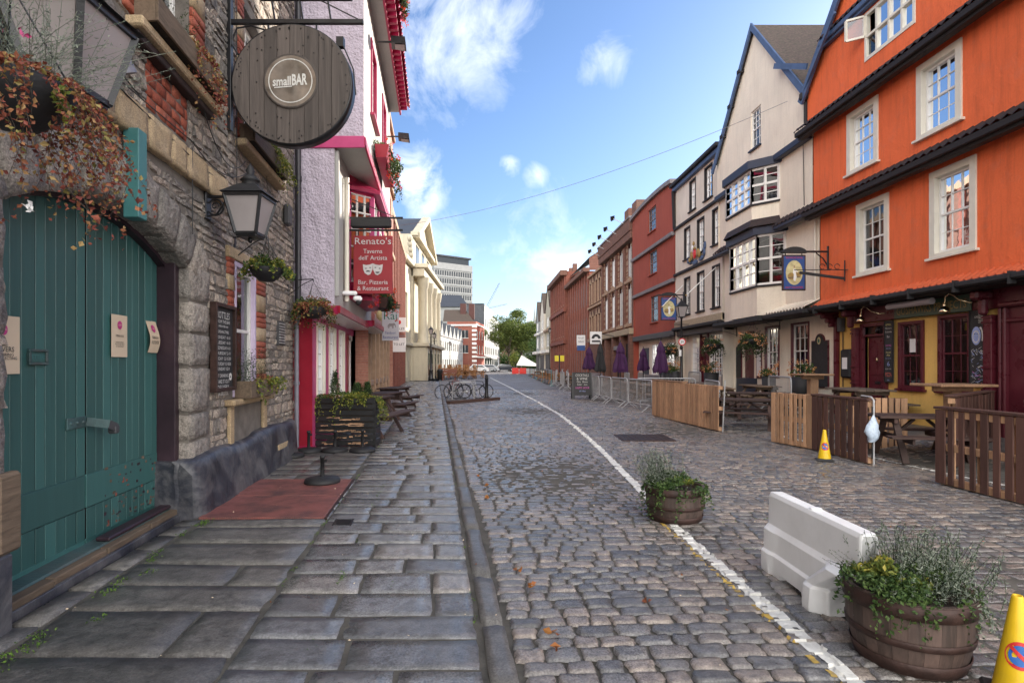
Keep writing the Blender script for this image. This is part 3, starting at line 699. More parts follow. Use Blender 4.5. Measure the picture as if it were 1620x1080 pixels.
def sprig(mb, base, tip, n, size, m, rng, stem=None, w=.35):
    base = np.array(base); tip = np.array(tip); t = np.linspace(.1, 1, n)[:, None]
    bend = rng.normal(0, .12, 3)*np.linalg.norm(tip-base); P = base+(tip-base)*t+bend*(t*(1-t))*2
    leaves(mb, P+rng.normal(0, size*.35, P.shape), size, m, rng, asp=w)
    if stem: mb.tube([base, (base+tip)/2+bend*.5, tip], size*.06, stem, 3, caps=False)
def strand(mb, p, L, n, size, m, rng, out=(0, 0, 0), stem=None, swing=.15, end=None):
    p = np.array(p, float); out = np.array(out, float); t = np.linspace(0, 1, n)[:, None]
    ph = rng.uniform(0, 6, 2); sw = swing*L
    P = p+out*np.sqrt(t)+np.array([0, 0, -L])*t**1.3+np.concatenate([np.sin(t*4+ph[0])*sw*t, np.cos(t*3+ph[1])*sw*t, 0*t], 1)
    leaves(mb, P+rng.normal(0, size*.4, P.shape), size, m, rng, asp=.7)
    if stem: mb.tube(P[::max(1, n//6)], size*.045, stem, 3, caps=False)
# weeds in the joints
mb = MB(); rg = np.random.default_rng(9)
for (s, n, w) in ((2.95, .25, .09), (3.15, .3, .07), (3.3, .28, .06), (3.55, .5, .03), (3.95, .32, .05), (4.15, .3, .05), (4.35, .42, .04), (4.6, .3, .04), (4.8, .26, .05), (5.3, .25, .04), (5.62, .28, .05), (5.7, .3, .05), (9.5, .12, .05)):
    X, Y, Z = LF(s, n, .05); leaves(mb, np.array([X, Y, Z])+rg.normal(0, 1, (int(900*w), 3))*np.array([w*.6, w, .01])+np.array([0, 0, .012]), .018, M['moss'], rg)
P = []
for _ in range(90):
    n = rg.choice([1.49, 1.9, 2.3, 2.85]); s = rg.uniform(3.2, 16); X, Y, Z = LF(s, n, .045)
    P.append(np.array([X, Y, Z])+rg.normal(0, 1, (16, 3))*np.array([.012, .05, .003]))
leaves(mb, np.concatenate(P), .014, M['moss'], rg)
P = [np.array([rg.uniform(2.0, 3.6), rg.uniform(3.3, 9), .0])+rg.normal(0, 1, (9, 3))*np.array([.05, .008, .002]) for _ in range(70)]
leaves(mb, np.concatenate(P), .012, M['moss'], rg)
mk('joint_weeds', mb, kind='stuff', recalc=False)
mb = MB()
for (x, y) in ((.27, 3.25), (.24, 3.45), (.12, 4.2), (.05, 4.5), (-.28, 6.9), (-.35, 7.6), (-.5, 8.3), (.9, 3.9), (-1.3, 4.6)):
    leaves(mb, np.array([x, y, .03])+rg.normal(0, .02, (3, 3))*np.array([1, 1, .2]), .055, M['leaff'], rg, tilt=.15, asp=.7)
P = np.stack([rg.uniform(-3, 5, 160), rg.uniform(3, 12, 160), np.full(160, .02)], 1); P[:, 2] += np.where(P[:, 0] < kerbx(P[:, 1]), .05, 0)
leaves(mb, P, .016, M['paper'], rg, tilt=.2); leaves(mb, P[:50]+np.array([.3, .7, 0]), .025, M['leaff'], rg, tilt=.2)
for _ in range(70):
    s, n = rg.uniform(3, 14), rg.uniform(.4, 2.8); X, Y, Z = LF(s, n, .058); q = rg.uniform(.008, .018); mb.add([(X+q*cos(a), Y+q*sin(a), Z+.003) for a in np.linspace(0, 5.5, 8)], [tuple(range(8))], M['kerb'], float(rg.random()))
mk('litter', mb, kind='stuff', recalc=False)
# ---------------------------------------------------------------- windows
def window(par, fr, s0, s1, z0, z1, n, cols=3, rows=4, fm='whitep', rec=.10, arch=0, am=None, sill=True, sm=None, bar=.022, st=.055, curt=0, room='dark', proud=.03, sash=True, label=None, simple=False, vx=.0):
    """sash window: n is the wall plane; arch = width of a flat surround on the wall face"""
    am = am or fm; sm = sm or am; mb = MB(fr); a, b, c, d = s0, s1, z0, z1
    if arch:
        for (p, q, u, v) in ((a, a+arch, c, d), (b-arch, b, c, d), (a+arch, b-arch, d-arch, d), (a+arch, b-arch, c, c+arch*.5)): mb.box(p, q, n-rec, n+proud, u, v, M[am], .004)
        a += arch; b -= arch; d -= arch; c += arch*.5
    f = n-rec+.02
    for (p, q, u, v) in ((a, a+st, c, d), (b-st, b, c, d), (a+st, b-st, d-st, d), (a+st, b-st, c, c+st*1.3)): mb.box(p, q, f-.03, f+.035, u, v, M[fm], .003)
    ia, ib, ic, id_ = a+st, b-st, c+st*1.3, d-st; mid = (ic+id_)/2
    def bars(c0, c1, rws, off):
        for i in range(1, cols): x = ia+(ib-ia)*i/cols; mb.box(x-bar/2, x+bar/2, f-.012+off, f+.012+off, c0, c1, M[fm])
        for j in range(1, rws): z = c0+(c1-c0)*j/rws; mb.box(ia, ib, f-.010+off, f+.010+off, z-bar/2, z+bar/2, M[fm])
    if sash:
        mb.box(ia, ib, f-.02, f+.025, mid-.022, mid+.022, M[fm], .002)
        bars(ic, mid-.022, rows//2, -.006); bars(mid+.022, id_, rows-rows//2, .008)
    else: bars(ic, id_, rows, 0)
    w = mk('window', mb, par, label=label)
    g = MB(fr); g.quad((a+.01, f-.004, c+.01), (b-.01, f-.004, c+.01), (b-.01, f-.004, d-.01), (a+.01, f-.004, d-.01), M['glass']); mk('glass', g, w)
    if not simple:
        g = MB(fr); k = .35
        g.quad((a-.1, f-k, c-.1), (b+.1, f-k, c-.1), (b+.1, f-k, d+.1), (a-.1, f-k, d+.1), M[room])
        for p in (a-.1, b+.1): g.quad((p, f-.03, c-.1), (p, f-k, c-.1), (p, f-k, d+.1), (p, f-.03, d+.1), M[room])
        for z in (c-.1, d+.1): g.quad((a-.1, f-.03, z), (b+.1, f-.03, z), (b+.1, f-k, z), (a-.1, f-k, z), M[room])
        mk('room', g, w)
    if curt:
        g = MB(fr); wd = (b-a)*(.30 if curt == 1 else .5)
        for (p, q) in ((a, a+wd), (b-wd, b)):
            N = 14; xs = [p+(q-p)*i/N for i in range(N+1)]
            for i in range(N):
                y0 = f-.08+.018*sin(i*2.1); y1 = f-.08+.018*sin((i+1)*2.1)
                g.quad((xs[i], y0, c), (xs[i+1], y1, c), (xs[i+1], y1, d), (xs[i], y0, d), M['curtain'], .5)
        mk('curtain', g, w)
    if sill:
        g = MB(fr); g.box(s0-.06, s1+.06, n-rec, n+.09, z0-.055, z0, M[sm], .006); mk('sill', g, w)
    return w
def building(name, fr, s0, s1, label, cat='building', n=0):
    return empty(name, fr((s0+s1)/2, n, 0), label, cat)
def sides(par, fr, s0, s1, n, z0, z1, depth, m, name='end_wall', which=(0, 1)):
    mb = MB(fr)
    for k, s in ((0, s0), (1, s1)):
        if k in which: mb.quad((s, n, z0), (s, n-depth, z0), (s, n-depth, z1), (s, n, z1), m, .5)
    mb.quad((s0, n-depth, z0), (s1, n-depth, z0), (s1, n-depth, z1), (s0, n-depth, z1), m, .5)
    return mk(name, mb, par)
def pentile(mb, s0, s1, n0, z0, n1, z1, m, pitch=.22, amp=.028):
    """corrugated pantile slope from (n0,z0) at the wall down to (n1,z1) at the lip"""
    N = max(2, int((s1-s0)/pitch)); seg = 8; vs = []; fs = []
    tot = N*seg
    for i in range(tot+1):
        s = s0+(s1-s0)*i/tot; ph = (i % seg)/seg; h = amp*(sin(ph*2*pi)+.35*sin(ph*4*pi))
        for (nn, zz) in ((n0, z0), (n1, z1), (n1, z1-.03)): vs.append((s, nn+(0 if nn == n0 else h*.3), zz+h))
    for i in range(tot):
        for k in (0, 1): fs.append((i*3+k, (i+1)*3+k, (i+1)*3+k+1, i*3+k+1))
    mb.add(vs, fs, m, None, True)
# ---------------------------------------------------------------- stone pub building, left foreground
LB = building('stone_pub', LF, .5, 10.4, 'rubble stone pub building with an arched green double door')
ARC_S, ARC_Z, ARC_R = 4.715, .31, 2.67
def arch(s, r=ARC_R): return ARC_Z+sqrt(max(0, r*r-(s-ARC_S)**2))
WZ = 11.6
mb = MB(LF)
wall(mb, -3, 10.4, 0, WZ, -.004, M['mortar'], [(3.43, 6.0, 0, arch), (7.3, 8.15, 1.2, 2.95), (5.0, 6.0, 4.6, 6.5), (7.65, 8.85, 4.6, 6.5)], rev=.3)
mb.quad((10.4, -.012, 0), (10.4, -8, 0), (10.4, -8, WZ), (10.4, -.012, WZ), M['mortar'])
mb.quad((-3, -.012, WZ), (10.4, -.012, WZ), (10.4, -8, WZ+2), (-3, -8, WZ+2), M['slate'])
mk('wall', mb, LB)
def Fw(a, b, h): return LF(a, h, b)
rg = np.random.default_rng(41)
HOLES = [(3.43, 6.52, .0, 2.66), (7.1, 8.6, .7, 3.05), (4.95, 6.36, 4.42, 6.6), (7.42, 9.2, 4.42, 6.6), (2.0, 7.02, 3.55, 3.91), (5.1, 5.95, 3.91, 4.42)]
def skw(a0, a1, b0, b1):
    for (p, q, u, v) in HOLES:
        if a1 > p+.03 and a0 < q-.03 and b1 > u+.03 and b0 < v-.03: return True
    ca, cb = (a0+a1)/2, (b0+b1)/2
    if abs(ca-ARC_S) < 1.75 and cb > 2.4:
        if min(np.hypot(a-ARC_S, b-ARC_Z) for a in (a0, a1) for b in (b0, b1)) < ARC_R+.40 and cb < 3.6 and abs(ca-ARC_S) < 1.52: return True
    return False
rects = []
b = .55
while b < WZ-.1:
    h = rg.choice([.07, .085, .10, .12, .15, .19], p=[.2, .22, .22, .18, .12, .06]); a = -1.0
    while a < 10.4:
        w = rg.uniform(.12, .42)*(1.25 if h > .11 else 1); w = min(w, 10.4-a)
        if w < .05: break
        if not skw(a, a+w, b, b+h): rects.append((a+w/2, b+h/2+rg.normal(0, .006), w/2-.007, h/2-.006))
        else:   # fill slivers beside holes
            for t in np.arange(a, a+w, .1):
                if not skw(t, min(t+.1, a+w), b, b+h): rects.append((t+.05, b+h/2, .045, h/2-.006))
        a += w
    b += h
S_ = stones(rects, Fw, relief=.014, depth=.014, jit=.10, k=.2, rng=rg, nu=6, nv=5, tilt=.008, rough=.004, edge=.82)
np_mesh('stonework', S_[0], S_[1], [M['rubble']], S_[2], LB, smooth=False)
def blocks(name, rects, F, m, relief=.02, jit=.03, k=.15, sd=1, q=(8, 7), rough=.003, tilt=.004, edge=.92, par=None):
    r = np.random.default_rng(sd); S = stones(rects, F, relief=relief, depth=.04, jit=jit, k=k, rng=r, nu=q[0], nv=q[1], tilt=tilt, rough=rough, edge=edge)
    return np_mesh(name, S[0], S[1], [M[m]], S[2], par or LB)
# pier of dressed blocks: front and reveal
zs = [.45, .83, 1.12, 1.62, 1.98, 2.32, 2.70]
blocks('pier_block', [(6.25, (a+b_)/2, .245, (b_-a)/2-.008) for a, b_ in zip(zs, zs[1:])], lambda a, b, h: LF(a, h+.012, b), 'quoin', .022, sd=2)
blocks('pier_reveal', [(-.115, (a+b_)/2, .125, (b_-a)/2-.008) for a, b_ in zip(zs, zs[1:])], lambda a, b, h: LF(6.0-h, a, b), 'quoin', .018, sd=3)
zs2 = [.0, .5, .9, 1.35, 1.8, 2.25, 2.66]
blocks('pier_block', [(3.2, (a+b_)/2, .215, (b_-a)/2-.008) for a, b_ in zip(zs2, zs2[1:])], lambda a, b, h: LF(a, h+.012, b), 'quoin', .022, sd=4)
# arch ring and soffit
th = math.asin(1.285/ARC_R); na = 9; edges = [(-th-.13)+(2*th+.26)*i/na for i in range(na+1)]
vr = [((a+b_)/2*ARC_R, ARC_R+.20, (b_-a)/2*ARC_R-.007, .205) for a, b_ in zip(edges, edges[1:])]
blocks('voussoir', vr, lambda a, b, h: LF(ARC_S+b*np.sin(a/ARC_R), h+.015, ARC_Z+b*np.cos(a/ARC_R)), 'quoin', .028, sd=5, jit=.03)
ed2 = [-th+2*th*i/na for i in range(na+1)]
blocks('arch_soffit', [((a+b_)/2*ARC_R, -.13, (b_-a)/2*ARC_R-.006, .14) for a, b_ in zip(ed2, ed2[1:])], lambda a, b, h: LF(ARC_S+(ARC_R-h)*np.sin(a/ARC_R), b, ARC_Z+(ARC_R-h)*np.cos(a/ARC_R)), 'quoin', .012, sd=6)
# stone band, its soffit, brick relieving panel
bs_ = [2.0, 2.75, 3.4, 4.0, 4.55, 5.05, 5.5, 5.85, 6.4, 7.0]
blocks('stone_band', [((a+b_)/2, 3.735, (b_-a)/2-.003, .155) for a, b_ in zip(bs_, bs_[1:])], lambda a, b, h: LF(a, h+.05, b), 'creamblock', .012, jit=.008, k=.03, sd=7, rough=.0015)
blocks('stone_band', [((a+b_)/2, .02, (b_-a)/2-.003, .05) for a, b_ in zip(bs_, bs_[1:])], lambda a, b, h: LF(a, b, 3.583-h), 'creamblock', .004, jit=.008, k=.03, sd=8, rough=.0015)
pr = []
for j in range(4):
    a = 5.1-(.09 if j % 2 else 0); z = 3.96+j*.112
    while a < 5.94:
        w = min(.20, 5.95-a, a+.20-5.1 if a < 5.1 else .20); a0 = max(a, 5.1); pr.append((a0+w/2, z+.05, w/2-.005, .05)); a = a0+w
blocks('brick_panel', pr, lambda a, b, h: LF(a, h, b), 'redbrickblock', .005, jit=.015, k=.04, sd=9, q=(6, 5), rough=.0008, edge=.96)
def quoins(s0, s1, z0, z1, sd, names=('redbrickblock', 'creamblock'), st=.20, rev=None, bow=.03):
    k = 0; z = z0
    for nm in (0, 1):
        rr = []; z = z0; i = 0
        while z < z1-.03:
            h = min(st*(1.0+.25*((i*7) % 3)/2), z1-z)
            if i % 2 == nm:
                if nm == 0:
                    for q in range(3): rr.append(((s0+s1)/2, z+h*(q+.5)/3, (s1-s0)/2-.002, h/6-.002))
                else: rr.append(((s0+s1)/2, z+h/2, (s1-s0)/2-.002, h/2-.003))
            z += h; i += 1
        blocks('quoin', rr, lambda a, b, h: LF(a, h+bow, b), names[nm], .003, jit=.008, k=.03, sd=sd+nm, q=(6, 5), rough=.0006, edge=.96)
        if rev is not None:
            r2 = [(-.10, b, .13, d) for (a, b, c, d) in rr]
            blocks('quoin', r2, lambda a, b, h: LF(rev-h, a, b), names[nm], .004, jit=.01, k=.05, sd=sd+nm+20, q=(6, 5), rough=.001)
quoins(8.16, 8.62, 1.30, 3.0, 50, rev=8.16); quoins(7.06, 7.28, 1.9, 3.0, 54)
quoins(6.02, 6.36, 4.62, 6.55, 58, rev=6.02, st=.24); quoins(8.87, 9.2, 4.62, 6.55, 62, rev=8.87, st=.24); quoins(7.40, 7.64, 4.62, 6.55, 66, st=.24); quoins(4.7, 4.98, 4.62, 6.55, 70, st=.24)
mb = MB(LF)
mb.box(7.0, 8.75, -.2, .13, 1.12, 1.2, M['creamblock'], .02); mb.box(7.08, 7.22, 0, .05, .62, 1.12, M['creamblock'], .01); mb.box(8.46, 8.62, 0, .05, .66, 1.12, M['creamblock'], .01)
mb.box(7.05, 8.65, -.2, .05, 2.98, 3.12, M['creamblock'], .01)
mb.box(4.75, 6.5, -.2, .16, 4.48, 4.57, M['creamblock'], .015); mb.box(4.8, 6.45, -.1, .10, 4.40, 4.48, M['tiledark'], .01); mb.box(7.35, 9.3, -.2, .16, 4.48, 4.57, M['creamblock'], .015)
mk('stone_sill', mb, LB)
# black rendered plinth, bulging
rg = np.random.default_rng(77)
prof = [(.66, -.03), (.655, .05), (.62, .10), (.5, .135), (.35, .15), (.18, .17), (.0, .20)]
ss = np.concatenate([[5.84, 5.86, 5.92, 6.0], np.linspace(6.1, 10.05, 42)]); vs = []; fs = []; J = len(prof)
for i, s in enumerate(ss):
    e = min(1, .05+((s-5.84)/.16)**.5) if s < 6 else 1
    for j, (z, n) in enumerate(prof):
        zz = z*(1+.03*sin(s*3.1)) + (.03 if s > 8 else 0)*(z > .3); nn = n*e+rg.normal(0, .006)+.012*sin(s*5+j)-(.0 if s >= 5.99 else .1*(1-e))
        vs.append((s, nn, zz))
for i in range(len(ss)-1):
    for j in range(J-1): fs.append((i*J+j, i*J+j+1, (i+1)*J+j+1, (i+1)*J+j))
mb = MB(LF); mb.add(vs, fs, M['plinth'], .5, True)
mb.add([(5.84, -.3, 0), (5.84, .12, 0), (5.84, .10, .5), (5.86, -.05, .63), (5.86, -.3, .64)], [(0, 1, 2, 3, 4)], M['plinth'], .5)
mb.add([(5.86, -.3, .64), (5.86, -.05, .63), (6.1, .02, .66), (6.1, -.3, .66)], [(0, 1, 2, 3)], M['plinth'], .5)
mb.box(-1, 3.44, -.01, .06, 0, .52, M['plinth'], .02); mb.box(8.85, 9.4, .1, .165, .30, .38, M['creamblock'], .005)
mk('plinth', mb, LB)
# door
mb = MB(LF)
mb.box(5.90, 5.995, -.32, -.10, .02, 2.72, M['darkjamb'], .005); mb.box(3.44, 3.5, -.32, -.2, .02, 2.72, M['darkjamb'], .005)
st = [3.5+(5.9-3.5)*i/14 for i in range(15)]
for a, b_ in zip(st, st[1:]): mb.add([(a, -.28, arch(a)-.05), (b_, -.28, arch(b_)-.05), (b_, -.28, arch(b_)+.02), (a, -.28, arch(a)+.02), (a, -.2, arch(a)-.05), (b_, -.2, arch(b_)-.05), (b_, -.2, arch(b_)+.02), (a, -.2, arch(a)+.02)], [(0, 1, 2, 3), (4, 5, 6, 7), (0, 1, 5, 4)], M['darkjamb'])
mk('door_frame', mb, LB)
rg = np.random.default_rng(5)
def leaf(s0, s1):
    mb = MB(LF); s = s0+.004
    bw = [.13, .105, .12, .11, .14, .10, .12, .115, .13, .11, .12, .12]; k = 0
    while s < s1-.02:
        w = bw[k % 12]; k += 1
        if s+w > s1-.06: w = s1-.004-s
        g = .004; a, b_ = s+g/2, s+w-g/2; off = rg.uniform(-.002, .003)
        for (z0, z1) in ((.20, .455), (.735, None)):
            za = z1 if z1 else arch(a)-.03; zb = z1 if z1 else arch(b_)-.03
            for (p, q, dn) in ((a, a+.008, 0), (b_-.008, b_, 0)): pass
            n1 = -.285+off; c = .0035
            vs = [(a, n1-c, z0), (a+c, n1, z0), (b_-c, n1, z0), (b_, n1-c, z0), (a, n1-c, za), (a+c, n1, za), (b_-c, n1, zb), (b_, n1-c, zb)]
            mb.add(vs, [(0, 1, 5, 4), (1, 2, 6, 5), (2, 3, 7, 6)], M['green'])
        s += w
    mb.box(s0+.004, s1-.004, -.33, -.284, .458, .732, M['green'], .004)
    mb.add([(s0, -.30, .15), (s1, -.30, .15), (s1, -.30, 3.0), (s0, -.30, 3.0)], [(0, 1, 2, 3)], M['blackmatt'])
    mb.box(s0+.004, s1-.004, -.33, -.286, .15, .20, M['green'], .003)
    return mb
d1 = mk('door_leaf', leaf(3.5, 4.690), LB); d2 = mk('door_leaf', leaf(4.702, 5.9), LB)
mb = MB(LF)
for _ in range(75):
    s = rg.uniform(4.95, 5.85); z = .22+.5*rg.random()**1.8; mb.box(s, s+rg.uniform(.01, .05), -.283, -.2805, z, z+rg.uniform(.005, .03), M[('winred', 'darkjamb', 'oldwood')[int(rg.integers(3))]])
mk('flaked_paint', mb, d2)
mb = MB(LF)
mb.box(4.44, 4.69, -.285, -.268, 1.13, 1.22, M['greenw'], .004)
for s in (4.48, 4.56, 4.64): mb.lathe([(0, .012), (.012, .010), (.016, 0)], M['greenw'], (s, -.268, 1.175), 8, axis='Y')
mb.bar((4.68, -.268, 1.175), (4.80, -.15, 1.14), .012, .07, M['greenw']); mb.bar((4.80, -.15, 1.14), (4.90, -.14, 1.10), .012, .07, M['darkgrey'])
mb.box(4.86, 4.93, -.20, -.13, 1.05, 1.12, M['darkgrey'], .01)
mk('hasp', mb, d1)
mb = MB(LF)
for (p, q, u, v) in ((4.02, 4.22, 1.64, 1.66), (4.02, 4.22, 1.735, 1.755), (4.02, 4.045, 1.66, 1.735), (4.195, 4.22, 1.66, 1.735)): mb.box(p, q, -.29, -.262, u, v, M['greenw'], .004)
mb.box(4.045, 4.195, -.29, -.276, 1.66, 1.735, M['green'], .002)
mb.text('LETTERS', .045, M['teal'], lambda x, y: (4.12+x, -.2745, 1.697+y))
mk('letterbox', mb, d1)
mb = MB(LF)
mb.box(3.46, 5.9, -.32, -.13, .09, .165, M['greenw'], .012); mb.box(4.75, 5.9, -.24, -.12, .165, .20, M['darkjamb'], .01)
mk('door_sill', mb, LB)
mb = MB(LF)
for a, b_ in ((3.46, 3.95), (3.97, 4.6), (4.62, 5.3), (5.32, 5.86)): mb.box(a, b_, -.13, -.045+rg.uniform(-.01, .01), .10, .155, M['oldwood'], .008)
mk('worn_board', mb, LB)
mb = MB(LF); mb.box(3.44, 5.86, -.31, -.02, 0, .105, M['plinth'], .004); mk('step', mb, LB)
mb = MB(LF); mb.box(3.3, 3.49, .0, .075, .52, 1.0, M['oldwood'], .02); mk('corner_guard', mb, LB)
mb = MB(LF); mb.box(4.70, 4.84, .02, .15, 2.86, 3.60, M['teal'], .006); mk('teal_bracket_post', mb, LB)
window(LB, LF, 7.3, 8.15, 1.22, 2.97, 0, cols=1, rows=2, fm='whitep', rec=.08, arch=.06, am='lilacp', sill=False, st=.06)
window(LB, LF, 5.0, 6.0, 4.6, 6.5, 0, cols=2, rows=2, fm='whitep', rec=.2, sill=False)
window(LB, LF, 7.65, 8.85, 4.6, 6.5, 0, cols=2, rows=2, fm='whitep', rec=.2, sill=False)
# pipes and cables
mb = MB(LF); mb.tube([(10.33, .10, 2.45), (10.33, .10, WZ)], .055, M['pipe'], 12)
for z in (3.2, 5.0, 6.8, 8.6): mb.lathe([(.068, -.04), (.068, .04)], M['pipe'], (10.33, .10, z), 12); mb.box(10.24, 10.42, -.01, .06, z-.02, z+.02, M['pipe'])
mb.tube([(10.22, .10, .15), (10.22, .10, 2.35), (10.33, .10, 2.55)], .042, M['greypipe'], 12); mb.lathe([(.055, -.03), (.055, .03)], M['greypipe'], (10.22, .1, 1.3), 12)
mk('downpipe', mb, LB)
def cable(mb, a, b, sag, fr=LF, r=.006, n=14, m='cable'): mb.tube([fr(a[0]+(b[0]-a[0])*t, a[1]+(b[1]-a[1])*t, a[2]+(b[2]-a[2])*t-sag*4*t*(1-t)) for t in [i/n for i in range(n+1)]], r, M[m], 5)
mb = MB()
cable(mb, (2.2, .08, 3.93), (5.9, .08, 3.95), .03); cable(mb, (3.4, .07, 3.98), (6.6, .05, 3.80), .05); cable(mb, (5.9, .08, 3.95), (7.9, .06, 4.35), .22); cable(mb, (6.2, .08, 4.4), (7.6, .06, 4.35), .30)
cable(mb, (7.0, .06, 3.62), (10.3, .06, 4.1), .1, r=.005); cable(mb, (5.95, .06, 3.9), (5.95, .06, 3.0), 0, r=.005); cable(mb, (3.3, .06, 4.9), (4.9, .06, 3.95), .2); cable(mb, (7.3, .05, 6.9), (7.3, .05, 3.6), .0); cable(mb, (8.4, .05, 6.9), (8.7, .05, 3.2), .1, r=.004)
mk('cables', mb, LB)
mb = MB(LF); mb.box(9.25, 9.6, .0, .05, 1.95, 2.35, M['darkgrey'], .004)
for i in range(8): mb.box(9.27, 9.58, .03, .07, 1.98+i*.045, 2.0+i*.045, M['steel'])
mk('vent_grille', mb, LB)
mb = MB(LF); mb.box(9.6, 9.8, .02, .14, 4.0, 4.35, M['darkgrey'], .03); mk('alarm_box', mb, LB)
# posters on the door (paper pinned on: things of their own)
def poster(s0, s1, z0, z1, rows, label, n=-.270, logo=True, curl=0):
    mb = MB(LF); N = 8; vs = []; fs = []
    def nn(t): return n+.006+curl*sin(t*pi*1.3)*.05
    def ss(t): return curl*.02*sin(t*pi)
    for i in range(N+1):
        t = i/N; z = z0+(z1-z0)*t
        for s in (s0, s1): vs.append((s+ss(t), nn(t), z))
    for i in range(N): fs.append((2*i, 2*i+1, 2*i+3, 2*i+2))
    mb.add(vs, fs, M['paper'], .5, True)
    c = (s0+s1)/2; w = s1-s0; H = z1-z0
    def P(x, y, e=.004): t = (y-z0)/H; return (x+ss(t), nn(t)+e, y)
    if logo: mb.add([P(c+.038*cos(a*pi/10), z1-H*.24+.038*sin(a*pi/10)) for a in range(20)], [tuple(range(20))], M['inkm'], .5); mb.text('smallBAR', .016, M['paper'], lambda x, y: P(c+x, z1-H*.24+y, .006))
    for (tx, fz, sz, wd) in rows: mb.text(tx, sz, M['inkd'], lambda x, y, fz=fz: P(c+x, z1-H*fz+y), width=w*wd)
    return mk('poster', mb, label=label, cat='poster')
poster(5.03, 5.29, 1.71, 2.09, [('OPENING HOURS', .50, .03, .5), ('MONDAY TO FRIDAY', .65, .018, .5), ('FOUR TO TEN THIRTY', .70, .018, .6), ('SAT AND SUNDAY', .75, .018, .5)], 'cream notice with small hours text taped flat to the middle of the green door')
poster(5.66, 5.86, 1.76, 2.08, [('PLEASE DO', .52, .04, .6), ('NOT ENTER', .68, .05, .7)], 'curling cream notice at the right edge of the green door', curl=.5)
poster(3.62, 3.925, 1.58, 1.97, [('DRIVERS', .58, .05, .62), ('ORDERING', .67, .03, .6), ('OR COLLECTING', .73, .03, .8)], 'cream notice for drivers cut off by the left edge of the picture')
# chalk-style hours board
t = empty('hours_board', LF(6.83, .03, 1.34), 'tall black hours board with white lettering between the stone pier and the ground floor window', 'notice board')
mb = MB(LF)
for (p, q, u, v) in ((6.5, 6.545, 1.32, 2.36), (7.115, 7.16, 1.32, 2.36), (6.545, 7.115, 1.32, 1.365), (6.545, 7.115, 2.315, 2.36)): mb.box(p, q, .02, .10, u, v, M['hoop'], .004)
mk('frame', mb, t)
mb = MB(LF); mb.box(6.545, 7.115, .03, .062, 1.365, 2.315, M['slateboard']); c0 = 6.83
mk('panel', mb, t)
mb = MB(LF)
Y = 2.22
for tx, sz, wd, dz in (('BOTTLES', .11, .40, .075), ('FROM THE BAR', .05, .42, .05), ('and to take out', .04, .3, .07), ('OPENING TIMES', .045, .34, .065), ('MONDAY  4-10', .05, .44, .063), ('TUESDAY  4-10', .05, .44, .063), ('WEDNESDAY 4-10', .05, .46, .063), ('THURSDAY 2-10', .05, .46, .063), ('FRIDAY 12-10.30', .052, .48, .063), ('SATURDAY 12-10.30', .052, .48, .06), ('SUNDAY 12-9', .05, .40, .08), ('NOT DRINKING IN?', .055, .5, .07), ('TAKE IT OUT', .06, .4, .07), ('DELIVERY', .07, .36, .075), ('IN BRISTOL', .06, .32, .05)):
    mb.text(tx, sz*1.05, M['chalk'], lambda x, y, Y=Y: (c0-.03+x, .066, Y+y), width=wd); Y -= dz
for a in range(24): pass
mb.add([(7.03+.045*cos(a*pi/12), .066, 1.49+.045*sin(a*pi/12)) for a in range(24)]+[(7.03+.018*cos(a*pi/12), .066, 1.49+.018*sin(a*pi/12)) for a in range(24)], [(a, (a+1) % 24, 24+(a+1) % 24, 24+a) for a in range(24)], M['chalk'])
mk('lettering', mb, t)
